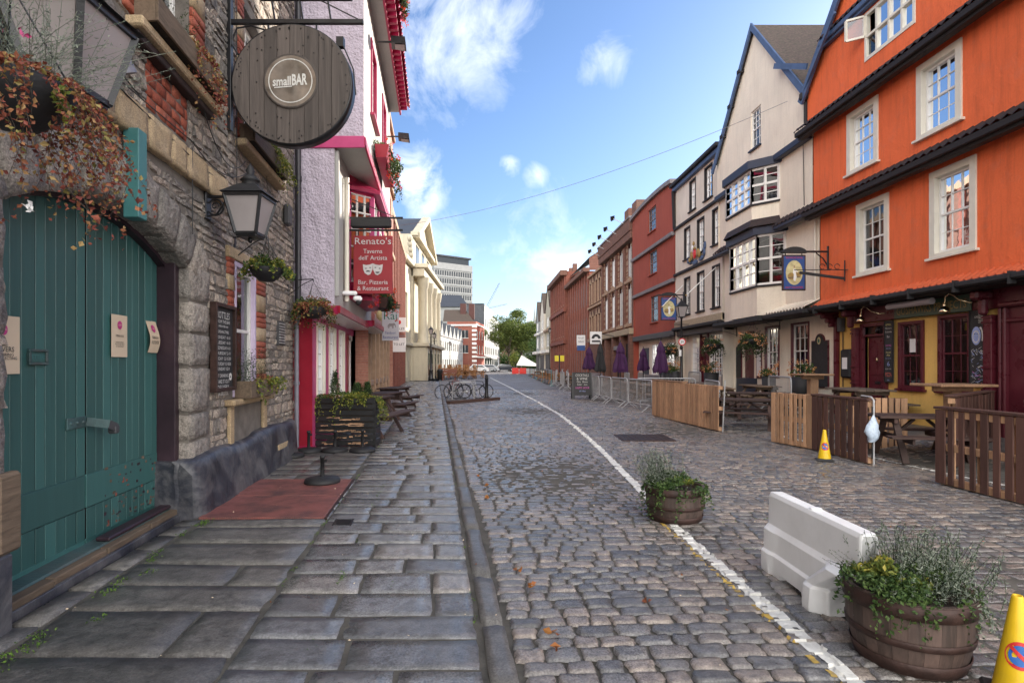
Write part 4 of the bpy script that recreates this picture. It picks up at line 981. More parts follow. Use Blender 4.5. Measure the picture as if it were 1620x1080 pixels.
# ---------------------------------------------------------------- wall lanterns
def lantern_parts(t, s, n, zb, k=1.0):
    """four-sided tapering lantern hung on an iron bracket; k scales"""
    x, y, _ = LF(s, n, 0); zt = zb+.46*k; b = .115*k; w = .20*k
    def ring(z, r): return [(x+r*i, y+r*j, z) for i, j in ((-1, -1), (1, -1), (1, 1), (-1, 1))]
    B, T = ring(zb+.05*k, b), ring(zt, w)
    g = MB()
    for i in range(4): j = (i+1) % 4; g.quad(B[i], B[j], T[j], T[i], M['lglass'], .5)
    mk('lamp_glass', g, t)
    f = MB()
    for i in range(4): j = (i+1) % 4; f.bar(B[i], T[i], .030*k*k, .030*k*k, M['black']); f.bar(B[i], B[j], .022*k, .03*k, M['black']); f.bar(T[i], T[j], .03*k, .035*k, M['black'])
    f.box(x-b, x+b, y-b, y+b, zb+.01*k, zb+.045*k, M['black'], .01); f.lathe([(.0, zb-.05*k), (.02*k, zb-.035*k), (.03*k, zb-.01*k), (.02*k, zb+.01*k)], M['black'], (x, y, 0), 10)
    mk('lamp_frame', f, t)
    r = MB(); R1 = ring(zt+.02*k, w*1.18); R2 = ring(zt+.15*k, w*.42)
    for i in range(4): j = (i+1) % 4; r.quad(R1[i], R1[j], R2[j], R2[i], M['blackmatt'])
    r.add(R1, [(0, 1, 2, 3)], M['blackmatt'])
    r.lathe([(w*.5, zt+.13*k), (w*.42, zt+.19*k), (w*.55, zt+.20*k), (w*.3, zt+.25*k), (.03*k, zt+.27*k), (.05*k, zt+.31*k), (.03*k, zt+.35*k), (.0, zt+.40*k)], M['blackmatt'], (x, y, 0), 14)
    mk('lamp_roof', r, t)
    c = MB(); zc = zt+.02*k; W0 = LF(s, 0, 0)
    c.box(W0[0]-.0, W0[0]+.03, y-.06, y+.06, zc-.26, zc+.16, M['black'], .008)
    c.tube([(W0[0]+.02, y, zc), (x-w*.9, y, zc), (x-w*.9, y, zc+.02)], .018, M['black'], 8)
    sc_ = [(W0[0]+.02+.16*(1+cos(a))*.55, y, zc-.12+.09*sin(a)) for a in np.linspace(-2.6, 2.6, 16)]; c.tube(sc_, .011, M['black'], 6)
    c.tube([(W0[0]+.10+(.05-.004*i)*cos(i*.6), y, zc-.11+(.05-.004*i)*sin(i*.6)) for i in range(11)], .009, M['black'], 6)
    c.tube([(W0[0]+.02, y, zc-.22), (W0[0]+.12, y, zc-.2), (x-w*1.3, y, zc-.02)], .011, M['black'], 6)
    mk('bracket', c, t)
t = empty('wall_lantern', LF(6.45, 0, 3.0), 'black iron wall lantern above the planted hanging basket beside the hours board', 'lantern'); lantern_parts(t, 6.45, .50, 3.06)
t = empty('wall_lantern', LF(3.3, 0, 3.0), 'large black wall lantern behind the trailing ivy basket at the top left', 'lantern'); lantern_parts(t, 3.32, .48, 3.16, 1.12)
t = empty('floodlight', LF(4.15, .1, 3.9), 'grey cylindrical spotlight with tangled black cables beside the large lantern', 'spotlight')
mb = MB(); c = Vector(LF(4.28, .22, 3.95)); mb.tube([c+Vector((-.02, -.08, .22)), c+Vector((-.01, -.07, .20)), c, c+Vector((.02, .05, -.10))], [.05, .07, .075, .08], M['greypipe'], 14); mk('lamp_housing', mb, t)
mb = MB(); rg = np.random.default_rng(3)
for _ in range(9):
    p = [c+Vector((-.10, -.06, .05))+Vector(rg.normal(0, .05, 3)) for _ in range(3)]; mb.tube([c+Vector((-.1, 0, .2))]+p+[c+Vector((-.06, -.02, -.16))], .007, M['black'], 5)
mb.tube([c+Vector((-.16, 0, -.02)), c+Vector((-.05, .0, -.22)), c+Vector((-.03, .02, -.17))], .006, M['black'], 5)
mk('cables', mb, t)
# ---------------------------------------------------------------- round hanging sign
t = empty('hanging_sign', LF(7.1, 0, 4.3), 'round weathered barrel-end sign hung from an iron bracket on the stone pub', 'sign')
cx, cy, cz, R = -2.74, 7.1, 5.12, .735
mb = MB(); rg = np.random.default_rng(8); xs = [-R, -.52, -.34, -.18, -.02, .16, .34, .50, R]
for a, b_ in zip(xs, xs[1:]):
    a2, b2 = a+.003, b_-.003; K = 6
    pts = [(a2+(b2-a2)*i/K) for i in range(K+1)]; off = rg.uniform(-.004, .004)
    top = [(x, sqrt(max(.0004, R*R-x*x))) for x in pts]; poly = [(cx+x, cz+z) for x, z in top]+[(cx+x, cz-z) for x, z in reversed(top)]
    mb.prism(poly, cy-.035+off, cy+.035, M['barrelwood'])
for _ in range(70):
    a = rg.uniform(0, 6.28); r = R*rg.choice([.93, .95, rg.uniform(.5, .9)]); mb.box(cx+r*cos(a)-.006, cx+r*cos(a)+.006, cy-.043, cy-.03, cz+r*sin(a)-.006, cz+r*sin(a)+.006, M['black'])
mk('boards', mb, t)
mb = MB(); mb.lathe([(R, -.03), (R+.014, -.03), (R+.014, .14), (R, .14)], M['black'], (cx, cy, cz), 64, axis='Y')
mb.lathe([(0, .14), (R, .14)], M['black'], (cx, cy, cz), 64, axis='Y'); mb.box(cx+.55, cx+.64, cy-.02, cy+.06, cz+.48, cz+.60, M['black']); mb.tube([(cx+.63, cy, cz+.5), (cx+.76, cy, cz+.2), (cx+.79, cy, cz-.12)], .01, M['black'], 5)
mk('rim', mb, t)
mb = MB()
def disc(mb, x, z, r0, r1, y, m, n=48):
    if r0 == 0: mb.add([(x+r1*cos(2*pi*a/n), y, z+r1*sin(2*pi*a/n)) for a in range(n)], [tuple(range(n))], m, .5)
    else: mb.add([(x+r*cos(2*pi*a/n), y, z+r*sin(2*pi*a/n)) for r in (r0, r1) for a in range(n)], [(a, (a+1) % n, n+(a+1) % n, n+a) for a in range(n)], m, .5)
M['signglass'] = plain('tinted_sign_disc', (.20, .165, .135), .12, .45, 4, .05, 6)
lx, lz = cx-.005, cz+.03
mb.lathe([(.315, -.05), (.335, -.055), (.345, -.03)], M['barrelwood'], (lx, cy, lz), 48, axis='Y'); disc(mb, lx, lz, 0, .325, cy-.050, M['signglass'])
mk('centre_disc', mb, t)
mb = MB(); disc(mb, lx, lz, .262, .274, cy-.054, M['chalk'])
mb.text('small', .155, M['chalk'], lambda x, y: (lx-.105+x, cy-.0545, lz-.012+y+.06*x), width=.225, bold=.004); mb.text('BAR', .15, M['chalk'], lambda x, y: (lx+.108+x, cy-.0545, lz+.008+y*1.25+.06*x), width=.19, bold=.005)
mb.add([(lx-.2, cy-.0545, lz-.092), (lx+.02, cy-.0545, lz-.075), (lx+.02, cy-.0545, lz-.062), (lx-.2, cy-.0545, lz-.078)], [(0, 1, 2, 3)], M['chalk'])
mk('lettering', mb, t)
mb = MB(); wx = LF(7.1, 0, 0)[0]; zb = 5.88
mb.box(wx, wx+.06, cy-.035, cy+.035, 4.55, 6.7, M['black'], .005)
mb.box(wx+.05, wx+1.7, cy-.025, cy+.025, zb, zb+.055, M['black'], .004)
mb.tube([(wx+.42, cy-.0, zb+.36), (wx+1.55, cy-.0, zb+.36)], .065, M['blackmatt'], 12)
for x in (wx+.6, wx+.95, wx+1.3): mb.bar((x, cy, zb+.02), (x-.05, cy, zb+.33), .02, .02, M['black'])
mb.bar((wx+1.1, cy, zb+.33), (wx+1.66, cy, zb+.05), .012, .012, M['black']); mb.bar((wx+.05, cy, zb+.75), (wx+.75, cy, zb+.38), .012, .012, M['black'])
mb.tube([(wx+.06, cy, zb-.05), (wx+.04+.02, cy, zb-.25), (wx+.14, cy, zb-.38), (wx+.26, cy, zb-.36), (wx+.30, cy, zb-.28), (wx+.25, cy, zb-.25)], .013, M['black'], 6)
mb.tube([(wx+.06, cy, zb-.20), (wx+.12, cy, zb-.05), (wx+.3, cy, zb-.02), (wx+.5, cy, zb-.08)], .011, M['black'], 6)
for x in (cx-.3, cx+.3): mb.bar((x, cy, zb), (x, cy, cz+sqrt(R*R-.09)), .018, .018, M['black'])
mk('bracket', mb, t)
# ---------------------------------------------------------------- window boxes and baskets on the stone pub
def needlebush(mb, c, r, n, m, rng, h=.3, size=.02, spread=.5, k=12):
    for _ in range(n):
        b = np.array(c)+rng.normal(0, 1, 3)*np.array(r)*np.array([1, 1, 0]); tip = b+np.array([rng.normal(0, spread*h), rng.normal(0, spread*h), h*rng.uniform(.6, 1.15)])
        sprig(mb, b, tip, k, size, m, rng, w=.28)
def sillbox(s0, s1, z, label, plants, n0=.02, n1=.24):
    t = empty('window_box', LF((s0+s1)/2, .1, z), label, 'window box'); mb = MB(LF)
    mb.box(s0, s1, n1-.025, n1, z, z+.22, M['oldwood'], .004); mb.box(s0, s0+.025, n0, n1-.026, z, z+.22, M['oldwood'], .003); mb.box(s1-.025, s1, n0, n1-.026, z, z+.22, M['oldwood'], .003); mb.box(s0+.02, s1-.02, n0, n1-.03, z+.01, z+.19, M['soil'])
    mk('box', mb, t); plants(t); return t
rg = np.random.default_rng(15)
def L3(s, n, z): return np.array(LF(s, n, z))
def pl1(t):
    mb = MB(); rng = rg
    for s in np.arange(5.0, 5.75, .10): needlebush(mb, L3(s, .12, 4.78), (.05, .05, 0), 5, M['leafd'], rng, .30, .025)
    mk('shrub', mb, t); mb = MB()
    for _ in range(26): strand(mb, L3(rng.uniform(5.5, 6.35), .16, 4.85), rng.uniform(.2, .75), 22, .035, M['leafr'], rng, out=(.10, 0, .03))
    leaves(mb, cloud(L3(5.95, .15, 4.88), (.10, .40, .12), 420, rng), .04, M['leafr'], rng); mk('trailing_creeper', mb, t)
sillbox(4.85, 6.42, 4.575, 'upper left window box with red trailing creeper over the green door', pl1)
def pl2(t):
    mb = MB(); rng = rg
    for s in np.arange(7.5, 8.5, .10): needlebush(mb, L3(s, .12, 4.78), (.05, .05, 0), 6, M['leafg'], rng, .42, .03, .25)
    leaves(mb, cloud(L3(8.35, .14, 4.85), (.1, .25, .1), 120, rng), .045, M['leafy'], rng); mk('shrub', mb, t); mb = MB()
    for _ in range(26): strand(mb, L3(rng.uniform(8.3, 9.15), .2, 4.85), rng.uniform(.3, .85), 24, .035, M['leafy'], rng, out=(.14, 0, .03))
    mk('trailing_creeper', mb, t)
sillbox(7.45, 9.1, 4.575, 'upper window box with yellow green creeper just behind the round sign', pl2)
def pl3(t):
    mb = MB(); rng = rg
    for s in np.arange(7.35, 8.1, .08): needlebush(mb, L3(s, .12, 1.40), (.05, .05, 0), 9, M['leafd'], rng, .40, .028, .35)
    mk('rosemary', mb, t); mb = MB()
    for _ in range(24): strand(mb, L3(rng.uniform(7.5, 8.7), .2, 1.42), rng.uniform(.05, .35), 14, .04, M['leafy'], rng, out=(.12, 0, .04))
    leaves(mb, cloud(L3(8.0, .16, 1.42), (.12, .5, .07), 260, rng), .045, M['leafr'], rng); mk('trailing_creeper', mb, t)
sillbox(7.3, 8.55, 1.205, 'wooden box of dark rosemary on the ground floor window sill of the stone pub', pl3)
def basket(c, r, label, build, wx=None, mat='blackmatt', group=None, arm=True):
    t = empty('hanging_basket', c, label, 'hanging basket', group); mb = MB()
    mb.lathe([(0.01, -r*.75), (r*.45, -r*.68), (r*.8, -r*.35), (r, 0), (r*.96, .02), (0, .01)], M[mat], c, 20); mk('bowl', mb, t)
    mb = MB(); hk = (c[0], c[1], c[2]+r*1.9)
    for a in (.3, 2.4, 4.5): mb.tube([(c[0]+r*cos(a), c[1]+r*sin(a), c[2]), hk], .004, M['black'], 4)
    if wx is not None and arm: mb.tube([(wx, c[1], hk[2]+.02), (hk[0], hk[1], hk[2]+.04), hk], .010, M['black'], 6); mb.tube([(wx, c[1], hk[2]-.25), (wx+(hk[0]-wx)*.6, c[1], hk[2]-.05), (hk[0], hk[1], hk[2]+.03)], .007, M['black'], 6); mb.box(wx-.01, wx+.012, c[1]-.02, c[1]+.02, hk[2]-.3, hk[2]+.08, M['black'])
    mk('chains', mb, t); build(t, c, r); return t
def bk1(t, c, r):
    rng = np.random.default_rng(51); mb = MB()
    for _ in range(120):
        a = rng.uniform(-2.2, 2.6); b = np.array(c)+np.array([r*.6*cos(a), r*.6*sin(a), .03]); tip = b+np.array([rng.uniform(-.15, .38), rng.normal(0, .22), rng.uniform(.10, .36)])
        sprig(mb, b, tip, 26, .018, M['leafs'], rng, stem=M['leafs'], w=.22)
    mk('lavender', mb, t); mb = MB()
    leaves(mb, cloud(np.array(c)+[.05, 0, .06], (.27, .24, .12), 800, rng), .026, M['leafr'], rng)
    for _ in range(80):
        a = rng.uniform(-2.0, 2.2); p = np.array(c)+np.array([r*.98*cos(a), r*.98*sin(a), .03]); L = rng.uniform(.12, .60)
        strand(mb, p, L, int(18+52*L), .023, M['leafr'], rng, out=(cos(a)*.08+.07*rng.uniform(0, 1.6), sin(a)*.12, 0), stem=M['bark'], swing=.22)
    for _ in range(3):
        p = np.array(c)+np.array([.16, .02, -.05]); strand(mb, p, .62, 34, .028, M['leafr'], rng, out=(.12+.1*rng.random(), .0, 0), stem=M['bark'], swing=.25)
    mk('ivy', mb, t); mb = MB(); leaves(mb, cloud(np.array(c)+[.22, -.02, -.02], (.08, .08, .15), 90, rng, 4), .038, M['leafy'], rng)
    leaves(mb, cloud(np.array(c)+[-.12, -.1, .2], (.12, .12, .12), 160, rng, 4), .035, M['leafg'], rng); leaves(mb, np.array(c)+np.array([.12, -.05, -.52])+rng.normal(0, .008, (6, 3)), .03, M['paperw'], rng); leaves(mb, cloud(np.array(c)+[.05, -.15, .14], (.2, .08, .06), 9, rng, 4), .03, M['magl'], rng); mk('flowers', mb, t)
basket((-2.13, 2.42, 2.82), .23, 'nearest hanging basket at the top left with silver sprigs and long red trailing ivy', bk1, LF(2.42, 0, 0)[0])
def mixed(sd, mats, sprigm=None, trail=.25, n=500, size=.045, rr=1.25, nt=40):
    def f(t, c, r):
        rng = np.random.default_rng(sd); mb = MB(); c = np.array(c)
        for m in mats: leaves(mb, cloud(c+[0, 0, r*.25], (r*rr, r*rr, r*.62), n//len(mats), rng, 8), size, M[m], rng)
        for _ in range(nt): a = rng.uniform(0, 6.28); strand(mb, c+np.array([r*cos(a), r*sin(a), .02]), rng.uniform(.3, 1)*trail, 12, size*.9, M[mats[int(rng.integers(len(mats)))]], rng, out=(cos(a)*.1, sin(a)*.1, 0))
        mk('foliage', mb, t)
        if sprigm:
            mb = MB()
            for _ in range(26): b = c+rng.normal(0, r*.4, 3)*[1, 1, 0]+[0, 0, .05]; sprig(mb, b, b+np.array([rng.normal(0, .14), rng.normal(0, .14), rng.uniform(.15, .34)]), 18, .022, M[sprigm], rng, w=.3)
            mk('sprigs', mb, t)
    return f
basket(tuple(L3(7.35, .42, 2.86)), .21, 'hanging basket of yellow green leaves under the wall lantern', mixed(61, ['leafy', 'leafg'], 'leafd', .16, 620, .05), LF(7.35, 0, 0)[0])
# ---------------------------------------------------------------- lilac restaurant building
LL = building('lilac_restaurant', LF, 10.5, 16.4, 'lilac and magenta jettied restaurant building next to the stone pub')
mb = MB(LF)
wall(mb, 10.5, 16.4, 2.72, 5.75, .73, M['whiter'], [(12.5, 15.2, 3.4, 5.45)], rev=.1)
wall(mb, 10.5, 16.4, 5.75, 8.9, 1.27, M['whiter'], [(11.6, 12.6, 6.75, 8.3), (14.0, 15.0, 6.75, 8.3)], rev=.1)
wall(mb, 10.5, 16.4, 8.9, 11.6, 1.55, M['whiter'], [(12.6, 13.6, 9.5, 10.9)], rev=.1)
mk('front_wall', mb, LL)
mb = MB(LF)
mb.quad((10.5, -.3, 2.6), (10.5, .73, 2.6), (10.5, .73, 5.75), (10.5, -.3, 5.75), M['lilac']); mb.quad((10.5, -.3, 5.75), (10.5, 1.27, 5.75), (10.5, 1.27, 8.9), (10.5, -.3, 8.9), M['lilac'])
mb.quad((10.5, -6, 8.9), (10.5, 1.55, 8.9), (10.5, 1.55, 11.6), (10.5, -6, 11.6), M['lilac']); mb.quad((16.4, -6, 2.72), (16.4, .7, 2.72), (16.4, .7, 11.6), (16.4, -6, 11.6), M['lilac']); mb.quad((16.4, .7, 5.75), (16.4, 1.25, 5.75), (16.4, 1.25, 11.6), (16.4, .7, 11.6), M['lilac'])
mb.quad((10.5, -6, 0), (16.4, -6, 0), (16.4, -6, 11.6), (10.5, -6, 11.6), M['lilac'])
mk('end_wall', mb, LL)
mb = MB(LF)
mb.quad((10.5, .73, 5.74), (16.4, .73, 5.74), (16.4, 1.27, 5.74), (10.5, 1.27, 5.74), M['whiter']); mb.quad((10.5, 1.27, 8.89), (16.4, 1.27, 8.89), (16.4, 1.55, 8.89), (10.5, 1.55, 8.89), M['whiter']); mb.quad((10.5, 0, 2.71), (16.4, 0, 2.71), (16.4, .73, 2.71), (10.5, .73, 2.71), M['creamp'])
mk('soffit', mb, LL)
mb = MB(LF)
mb.box(10.47, 10.5, -.1, 1.29, 5.62, 5.84, M['magl'], .01); mb.box(10.47, 16.4, 1.27, 1.31, 5.66, 5.82, M['magenta'], .01); mb.box(10.47, 16.4, 1.55, 1.60, 8.80, 8.98, M['magenta'], .01); mb.box(10.47, 10.5, -.1, 1.57, 8.80, 9.0, M['magl'], .01)
mb.box(10.45, 16.4, 1.50, 1.72, 11.5, 11.62, M['magenta'], .01)
for z in (6.0, 7.4): mb.box(10.46, 10.5, .0, .03, z, z+.06, M['magl'])
mk('magenta_beam', mb, LL)
mb = MB(LF)
for i in range(24): z = 8.86; s = 10.6+i*.24; mb.box(s, s+.09, 1.55, 1.78, z, z+.09, M['magenta'])
pentile(mb, 10.5, 16.4, 1.55, 9.28, 1.85, 9.02, M['magenta'], .24)
mk('tiled_hood', mb, LL)
mb = MB(LF); mb.quad((10.4, 1.7, 11.6), (16.5, 1.7, 11.6), (16.5, -2.2, 14.6), (10.4, -2.2, 14.6), M['tile']); mb.quad((10.4, -6, 11.6), (16.5, -6, 11.6), (16.5, -2.2, 14.6), (10.4, -2.2, 14.6), M['tile']); mb.add([(10.5, 1.55, 11.6), (10.5, -6, 11.6), (10.5, -2.2, 14.6)], [(0, 1, 2)], M['lilac']); mb.add([(16.4, 1.55, 11.6), (16.4, -6, 11.6), (16.4, -2.2, 14.6)], [(0, 1, 2)], M['lilac']); mk('roof', mb, LL)
for (s, z) in ((11.6, 6.75), (14.0, 6.75)): window(LL, LF, s, s+1, z, z+1.55, 1.27, cols=3, rows=4, fm='whitep', arch=.08, am='magenta')
window(LL, LF, 12.6, 13.6, 9.5, 10.9, 1.55, cols=3, rows=4, fm='whitep', arch=.08, am='magenta')
# magenta bay with hood on first floor
mb = MB(LF); a, b_ = 12.3, 15.4
def bay(s0, s1, n0, n1, ch): return [(s0, n0), (s0+ch, n1), (s1-ch, n1), (s1, n0)]
P_ = bay(a, b_, .73, 1.18, .42)
for (z0, z1, g) in ((3.05, 3.42, .0), (5.35, 5.5, .03)):
    for (p, q) in zip(P_, P_[1:]): mb.add([(p[0], p[1]+g, z0), (q[0], q[1]+g, z0), (q[0], q[1]+g, z1), (p[0], p[1]+g, z1)], [(0, 1, 2, 3)], M['magenta'])
mb.add([(s, n, 3.05) for s, n in P_], [(0, 1, 2, 3)], M['magenta'])
for (s, n) in P_[1:3]: mb.bar((s, n, 3.4), (s, n, 5.36), .09, .09, M['magl'])
for (s, n) in (P_[0], P_[3]): mb.bar((s, n, 3.4), (s, n, 5.36), .09, .07, M['magl'])
mb.bar(((P_[1][0]+P_[2][0])/2, 1.18, 3.4), ((P_[1][0]+P_[2][0])/2, 1.18, 5.36), .08, .08, M['magl'])
H = bay(a-.15, b_+.15, .73, 1.36, .5)
for (p, q, pp, qq) in zip(H, H[1:], P_, P_[1:]): mb.add([(p[0], p[1], 5.47), (q[0], q[1], 5.47), (qq[0], .75+(qq[1]-.73)*.3, 5.74), (pp[0], .75+(pp[1]-.73)*.3, 5.74)], [(0, 1, 2, 3)], M['magenta']); mb.add([(p[0], p[1], 5.40), (q[0], q[1], 5.40), (q[0], q[1], 5.47), (p[0], p[1], 5.47)], [(0, 1, 2, 3)], M['magenta'])
mb.add([(s, n, 5.41) for s, n in H], [(0, 1, 2, 3)], M['magl'])
bay_o = mk('bay_window', mb, LL)
mb = MB(LF)
for (p, q) in zip(P_, P_[1:]):
    mb.add([(p[0], p[1]-.02, 3.42), (q[0], q[1]-.02, 3.42), (q[0], q[1]-.02, 5.36), (p[0], p[1]-.02, 5.36)], [(0, 1, 2, 3)], M['glass'])
mk('glass', mb, bay_o); mb = MB(LF)
for (p, q) in zip(P_, P_[1:]):
    k = 3 if abs(q[0]-p[0]) < 1 else 6
    for i in range(k+1): t = i/k; x, y = p[0]+(q[0]-p[0])*t, p[1]+(q[1]-p[1])*t; mb.bar((x, y, 3.42), (x, y, 5.36), .035, .035, M['whitep'])
    for j in range(6): z = 3.44+j*.38; mb.bar((p[0], p[1], z), (q[0], q[1], z), .03, .03, M['whitep'])
mk('glazing_bars', mb, bay_o); mb = MB(LF); mb.box(12.4, 15.3, .3, .7, 3.3, 5.5, M['room']); mk('room', mb, bay_o)
# ground floor: magenta shopfront with three narrow windows
GN = .30
mb = MB(LF)
wall(mb, 10.6, 14.6, 0, 2.6, GN, M['magl'], [(10.95, 11.75, .75, 2.45), (12.2, 13.0, .75, 2.45), (13.45, 14.25, .75, 2.45)], rev=.08)
wall(mb, 14.6, 22.5, 0, 2.7, .12, M['crimson'], [(16.2, 18.0, .1, 2.3), (18.7, 19.6, .1, 2.3), (20.3, 21.8, .1, 2.3)], rev=.5)
mb.quad((10.6, -.2, 0), (10.6, GN, 0), (10.6, GN, 2.6), (10.6, -.2, 2.6), M['crimson']); mb.quad((14.6, .1, 0), (14.6, GN, 0), (14.6, GN, 2.6), (14.6, .1, 2.6), M['crimson'])
mb.box(10.58, 10.63, -.2, GN+.02, 0, .12, M['magenta'])
mk('shopfront', mb, LL)
for s in (10.95, 12.2, 13.45): window(LL, LF, s, s+.8, .75, 2.45, GN, cols=2, rows=6, fm='whitep', rec=.08, arch=.05, am='creamp', sash=False, sill=False)
mb = MB(LF)
for (p, q) in ((16.2, 18.0), (20.3, 21.8), (18.7, 19.6)):
    for (u, v) in ((p, p+.12), (q-.12, q)): mb.box(u, v, .0, .16, .1, 2.4, M['whitep'], .01)
    mb.box(p, q, .0, .16, 2.3, 2.45, M['whitep'], .01); mb.box(p+.12, q-.12, -.4, -.36, .1, 2.3, M['lilacp'])
mb.box(14.7, 22.4, .12, .2, 2.45, 2.75, M['magl'], .01); mb.box(18.5, 21.0, .2, .28, 2.5, 2.95, M['darkgrey'], .02)
mk('arcade_frame', mb, LL)
mb = MB(LF)
for (s0, s1, n1, z) in ((10.5, 14.9, .80, 2.56), (14.9, 18.5, .95, 2.62)):
    mb.box(s0, s1, .1, n1, z, z+.07, M['whitep'], .01); mb.box(s0-.02, s1+.02, n1-.03, n1+.04, z+.02, z+.16, M['crimson'], .01); mb.box(s0-.02, s0+.02, -.1, n1, z+.0, z+.16, M['magenta'], .01)
mb.quad((10.5, .1, 2.85), (14.9, .1, 2.85), (14.9, .8, 2.70), (10.5, .8, 2.70), M['magenta'])
mk('canopy', mb, LL)
mb = MB(LF); mb.box(15.9, 19.5, .12, .72, 2.95, 3.2, M['crimson'], .02); mb.box(10.55, 10.66, .73, .80, 2.9, 5.6, M['whiter'], .01); mb.tube([(11.5, .80, 2.9), (11.5, .80, 5.4)], .05, M['creamp'], 8); mk('fascia', mb, LL)
mb = MB(LF)
c_ = (11.4, 1.0, 3.0); mb.box(11.35, 11.45, .73, 1.02, 3.02, 3.10, M['plasticw'], .02); mb.box(11.33, 11.47, .95, 1.12, 2.90, 3.0, M['plasticw'], .03); mb.ball((11.4, 1.05, 2.88), .06, .06, .07, M['blackmatt']); mk('security_camera', mb, LL)
def floodl(s, n, z):
    t = empty('floodlight', LF(s, n, z), 'black floodlight under the lilac eaves, %s' % ('the upper one' if z > 8 else 'the lower one above the geraniums'), 'floodlight'); mb = MB(LF)
    mb.bar((s, n-.35, z+.02), (s, n, z+.02), .03, .03, M['black']); mk('arm', mb, t); mb = MB(LF)
    mb.add([(s-.12, n-.05, z+.09), (s+.12, n-.05, z+.09), (s+.15, n+.24, z+.05), (s-.15, n+.24, z+.05), (s-.12, n-.05, z-.06), (s+.12, n-.05, z-.06), (s+.15, n+.26, z-.10), (s-.15, n+.26, z-.10)], [(0, 1, 2, 3), (4, 5, 6, 7), (0, 1, 5, 4), (1, 2, 6, 5), (2, 3, 7, 6), (3, 0, 4, 7)], M['black']); mk('lamp_housing', mb, t)
    mb = MB(LF); mb.quad((s-.10, n+.03, z-.085), (s+.10, n+.03, z-.085), (s+.12, n+.23, z-.105), (s-.12, n+.23, z-.105), M['lglass']); mk('lens', mb, t)
floodl(11.9, 1.72, 8.35); floodl(15.6, 1.62, 7.85)
def geranium(s0, s1, n, z, label, drop=.5, sd=1, mat='crimson', nn=900):
    t = empty('flower_box', LF((s0+s1)/2, n, z), label, 'flower box'); mb = MB(LF)
    mb.add([(s0+.05, n-.12, z), (s1-.05, n-.12, z), (s1-.05, n+.10, z), (s0+.05, n+.10, z), (s0, n-.14, z+.26), (s1, n-.14, z+.26), (s1, n+.16, z+.26), (s0, n+.16, z+.26)], [(0, 1, 2, 3), (0, 1, 5, 4), (1, 2, 6, 5), (2, 3, 7, 6), (3, 0, 4, 7), (4, 5, 6, 7)], M[mat]); mk('box', mb, t)
    rng = np.random.default_rng(sd); mb = MB(); c = L3((s0+s1)/2, n, z+.3); hl = (s1-s0)/2
    leaves(mb, cloud(c+[.06, 0, .06], (.34, hl*1.05, .30), nn, rng, 12, .4), .06, M['leafg'], rng); leaves(mb, cloud(c+[.1, 0, -.1], (.2, hl, .3), nn//2, rng, 12, .4), .06, M['leafd'], rng)
    for _ in range(30): strand(mb, L3(rng.uniform(s0, s1), n+.12, z+.25), rng.uniform(.4, 1)*drop, 16, .055, M['leafd'], rng, out=(.12, 0, 0))
    mk('geraniums', mb, t); mb = MB()
    for _ in range(int(10+12*hl)): p = L3(rng.uniform(s0, s1), n+rng.uniform(.05, .35), z+rng.uniform(-.3, .55)); leaves(mb, p+rng.normal(0, .025, (14, 3)), .04, M['petal'], rng)
    mk('blooms', mb, t)
geranium(12.0, 14.2, 1.45, 6.02, 'crimson box of trailing red geraniums on the second floor of the lilac building', .75, 5, nn=1500)
geranium(12.1, 13.2, .98+.12, 3.15, 'flower box on the left of the magenta bay window, partly behind the restaurant sign', .15, 6)
geranium(14.2, 15.4, 1.25, 3.05, 'flower box on the right of the magenta bay window, right of the restaurant sign', .25, 7, mat='hoop')
geranium(12.0, 12.8, 1.68, 9.35, 'small flower box high on the top storey of the lilac building', .3, 8, mat='magl')
basket(tuple(L3(10.0, .45, 2.62)), .25, 'hanging basket of rust red creeper beside the grey downpipe and magenta canopy', mixed(62, ['leafr', 'leafr', 'leafy', 'leafg'], 'leafs', .40, 1100, .045, 1.5, 90), LF(10.0, 0, 0)[0])
# restaurant sign
t = empty('restaurant_sign', LF(12.0, .75, 3.1), 'dark red hanging restaurant sign with two theatre masks on the lilac building', 'sign')
y = 12.0; x0, x1, z0, z1 = -3.34, -2.52, 3.12, 4.34
mb = MB(); mb.box(x0, x1, y-.02, y+.02, z0, z1, M['renred'], .006); mk('board', mb, t)
mb = MB(); cx = (x0+x1)/2; yy = y-.0245
def PT(px_, py_): return lambda x, q: (px_+x, yy, py_+q)
for tx, sz, zz, wd in (("Renato's", .20, 4.22, .76), ('Taverna', .13, 4.01, .40), ("dell' Artista", .13, 3.87, .60), ('Bar, Pizzeria', .13, 3.36, .62), ('& Restaurant', .13, 3.23, .66)): mb.text(tx, sz, M['signtxt'], PT(cx, zz), width=wd)
mk('lettering', mb, t); mb = MB()
for (mx, fl, sm_) in ((cx-.10, 1, -1), (cx+.10, -1, 1)):
    out = [(-.11, .13), (-.04, .105), (.04, .12), (.10, .15), (.095, .0), (.05, -.12), (-.0, -.14), (-.07, -.09), (-.10, .0)]
    mb.add([(mx+fl*a, yy-.002*(fl > 0), 3.63+b_*.85) for a, b_ in out], [tuple(range(9))], M['signtxt'], .5)
    for ex in (-.045, .045): mb.add([(mx+ex+.022*cos(q), yy-.005, 3.66+.010*sin(q)+ex*.2*fl) for q in np.linspace(0, 6, 8)], [tuple(range(8))], M['inkd'])
    mb.add([(mx+.045*cos(q), yy-.005, 3.58+sm_*(-.03*sin(q))) for q in np.linspace(0, pi, 8)], [tuple(range(8))], M['inkd'])
mk('theatre_masks', mb, t); mb = MB(); w = LF(y, .73, 0)[0]
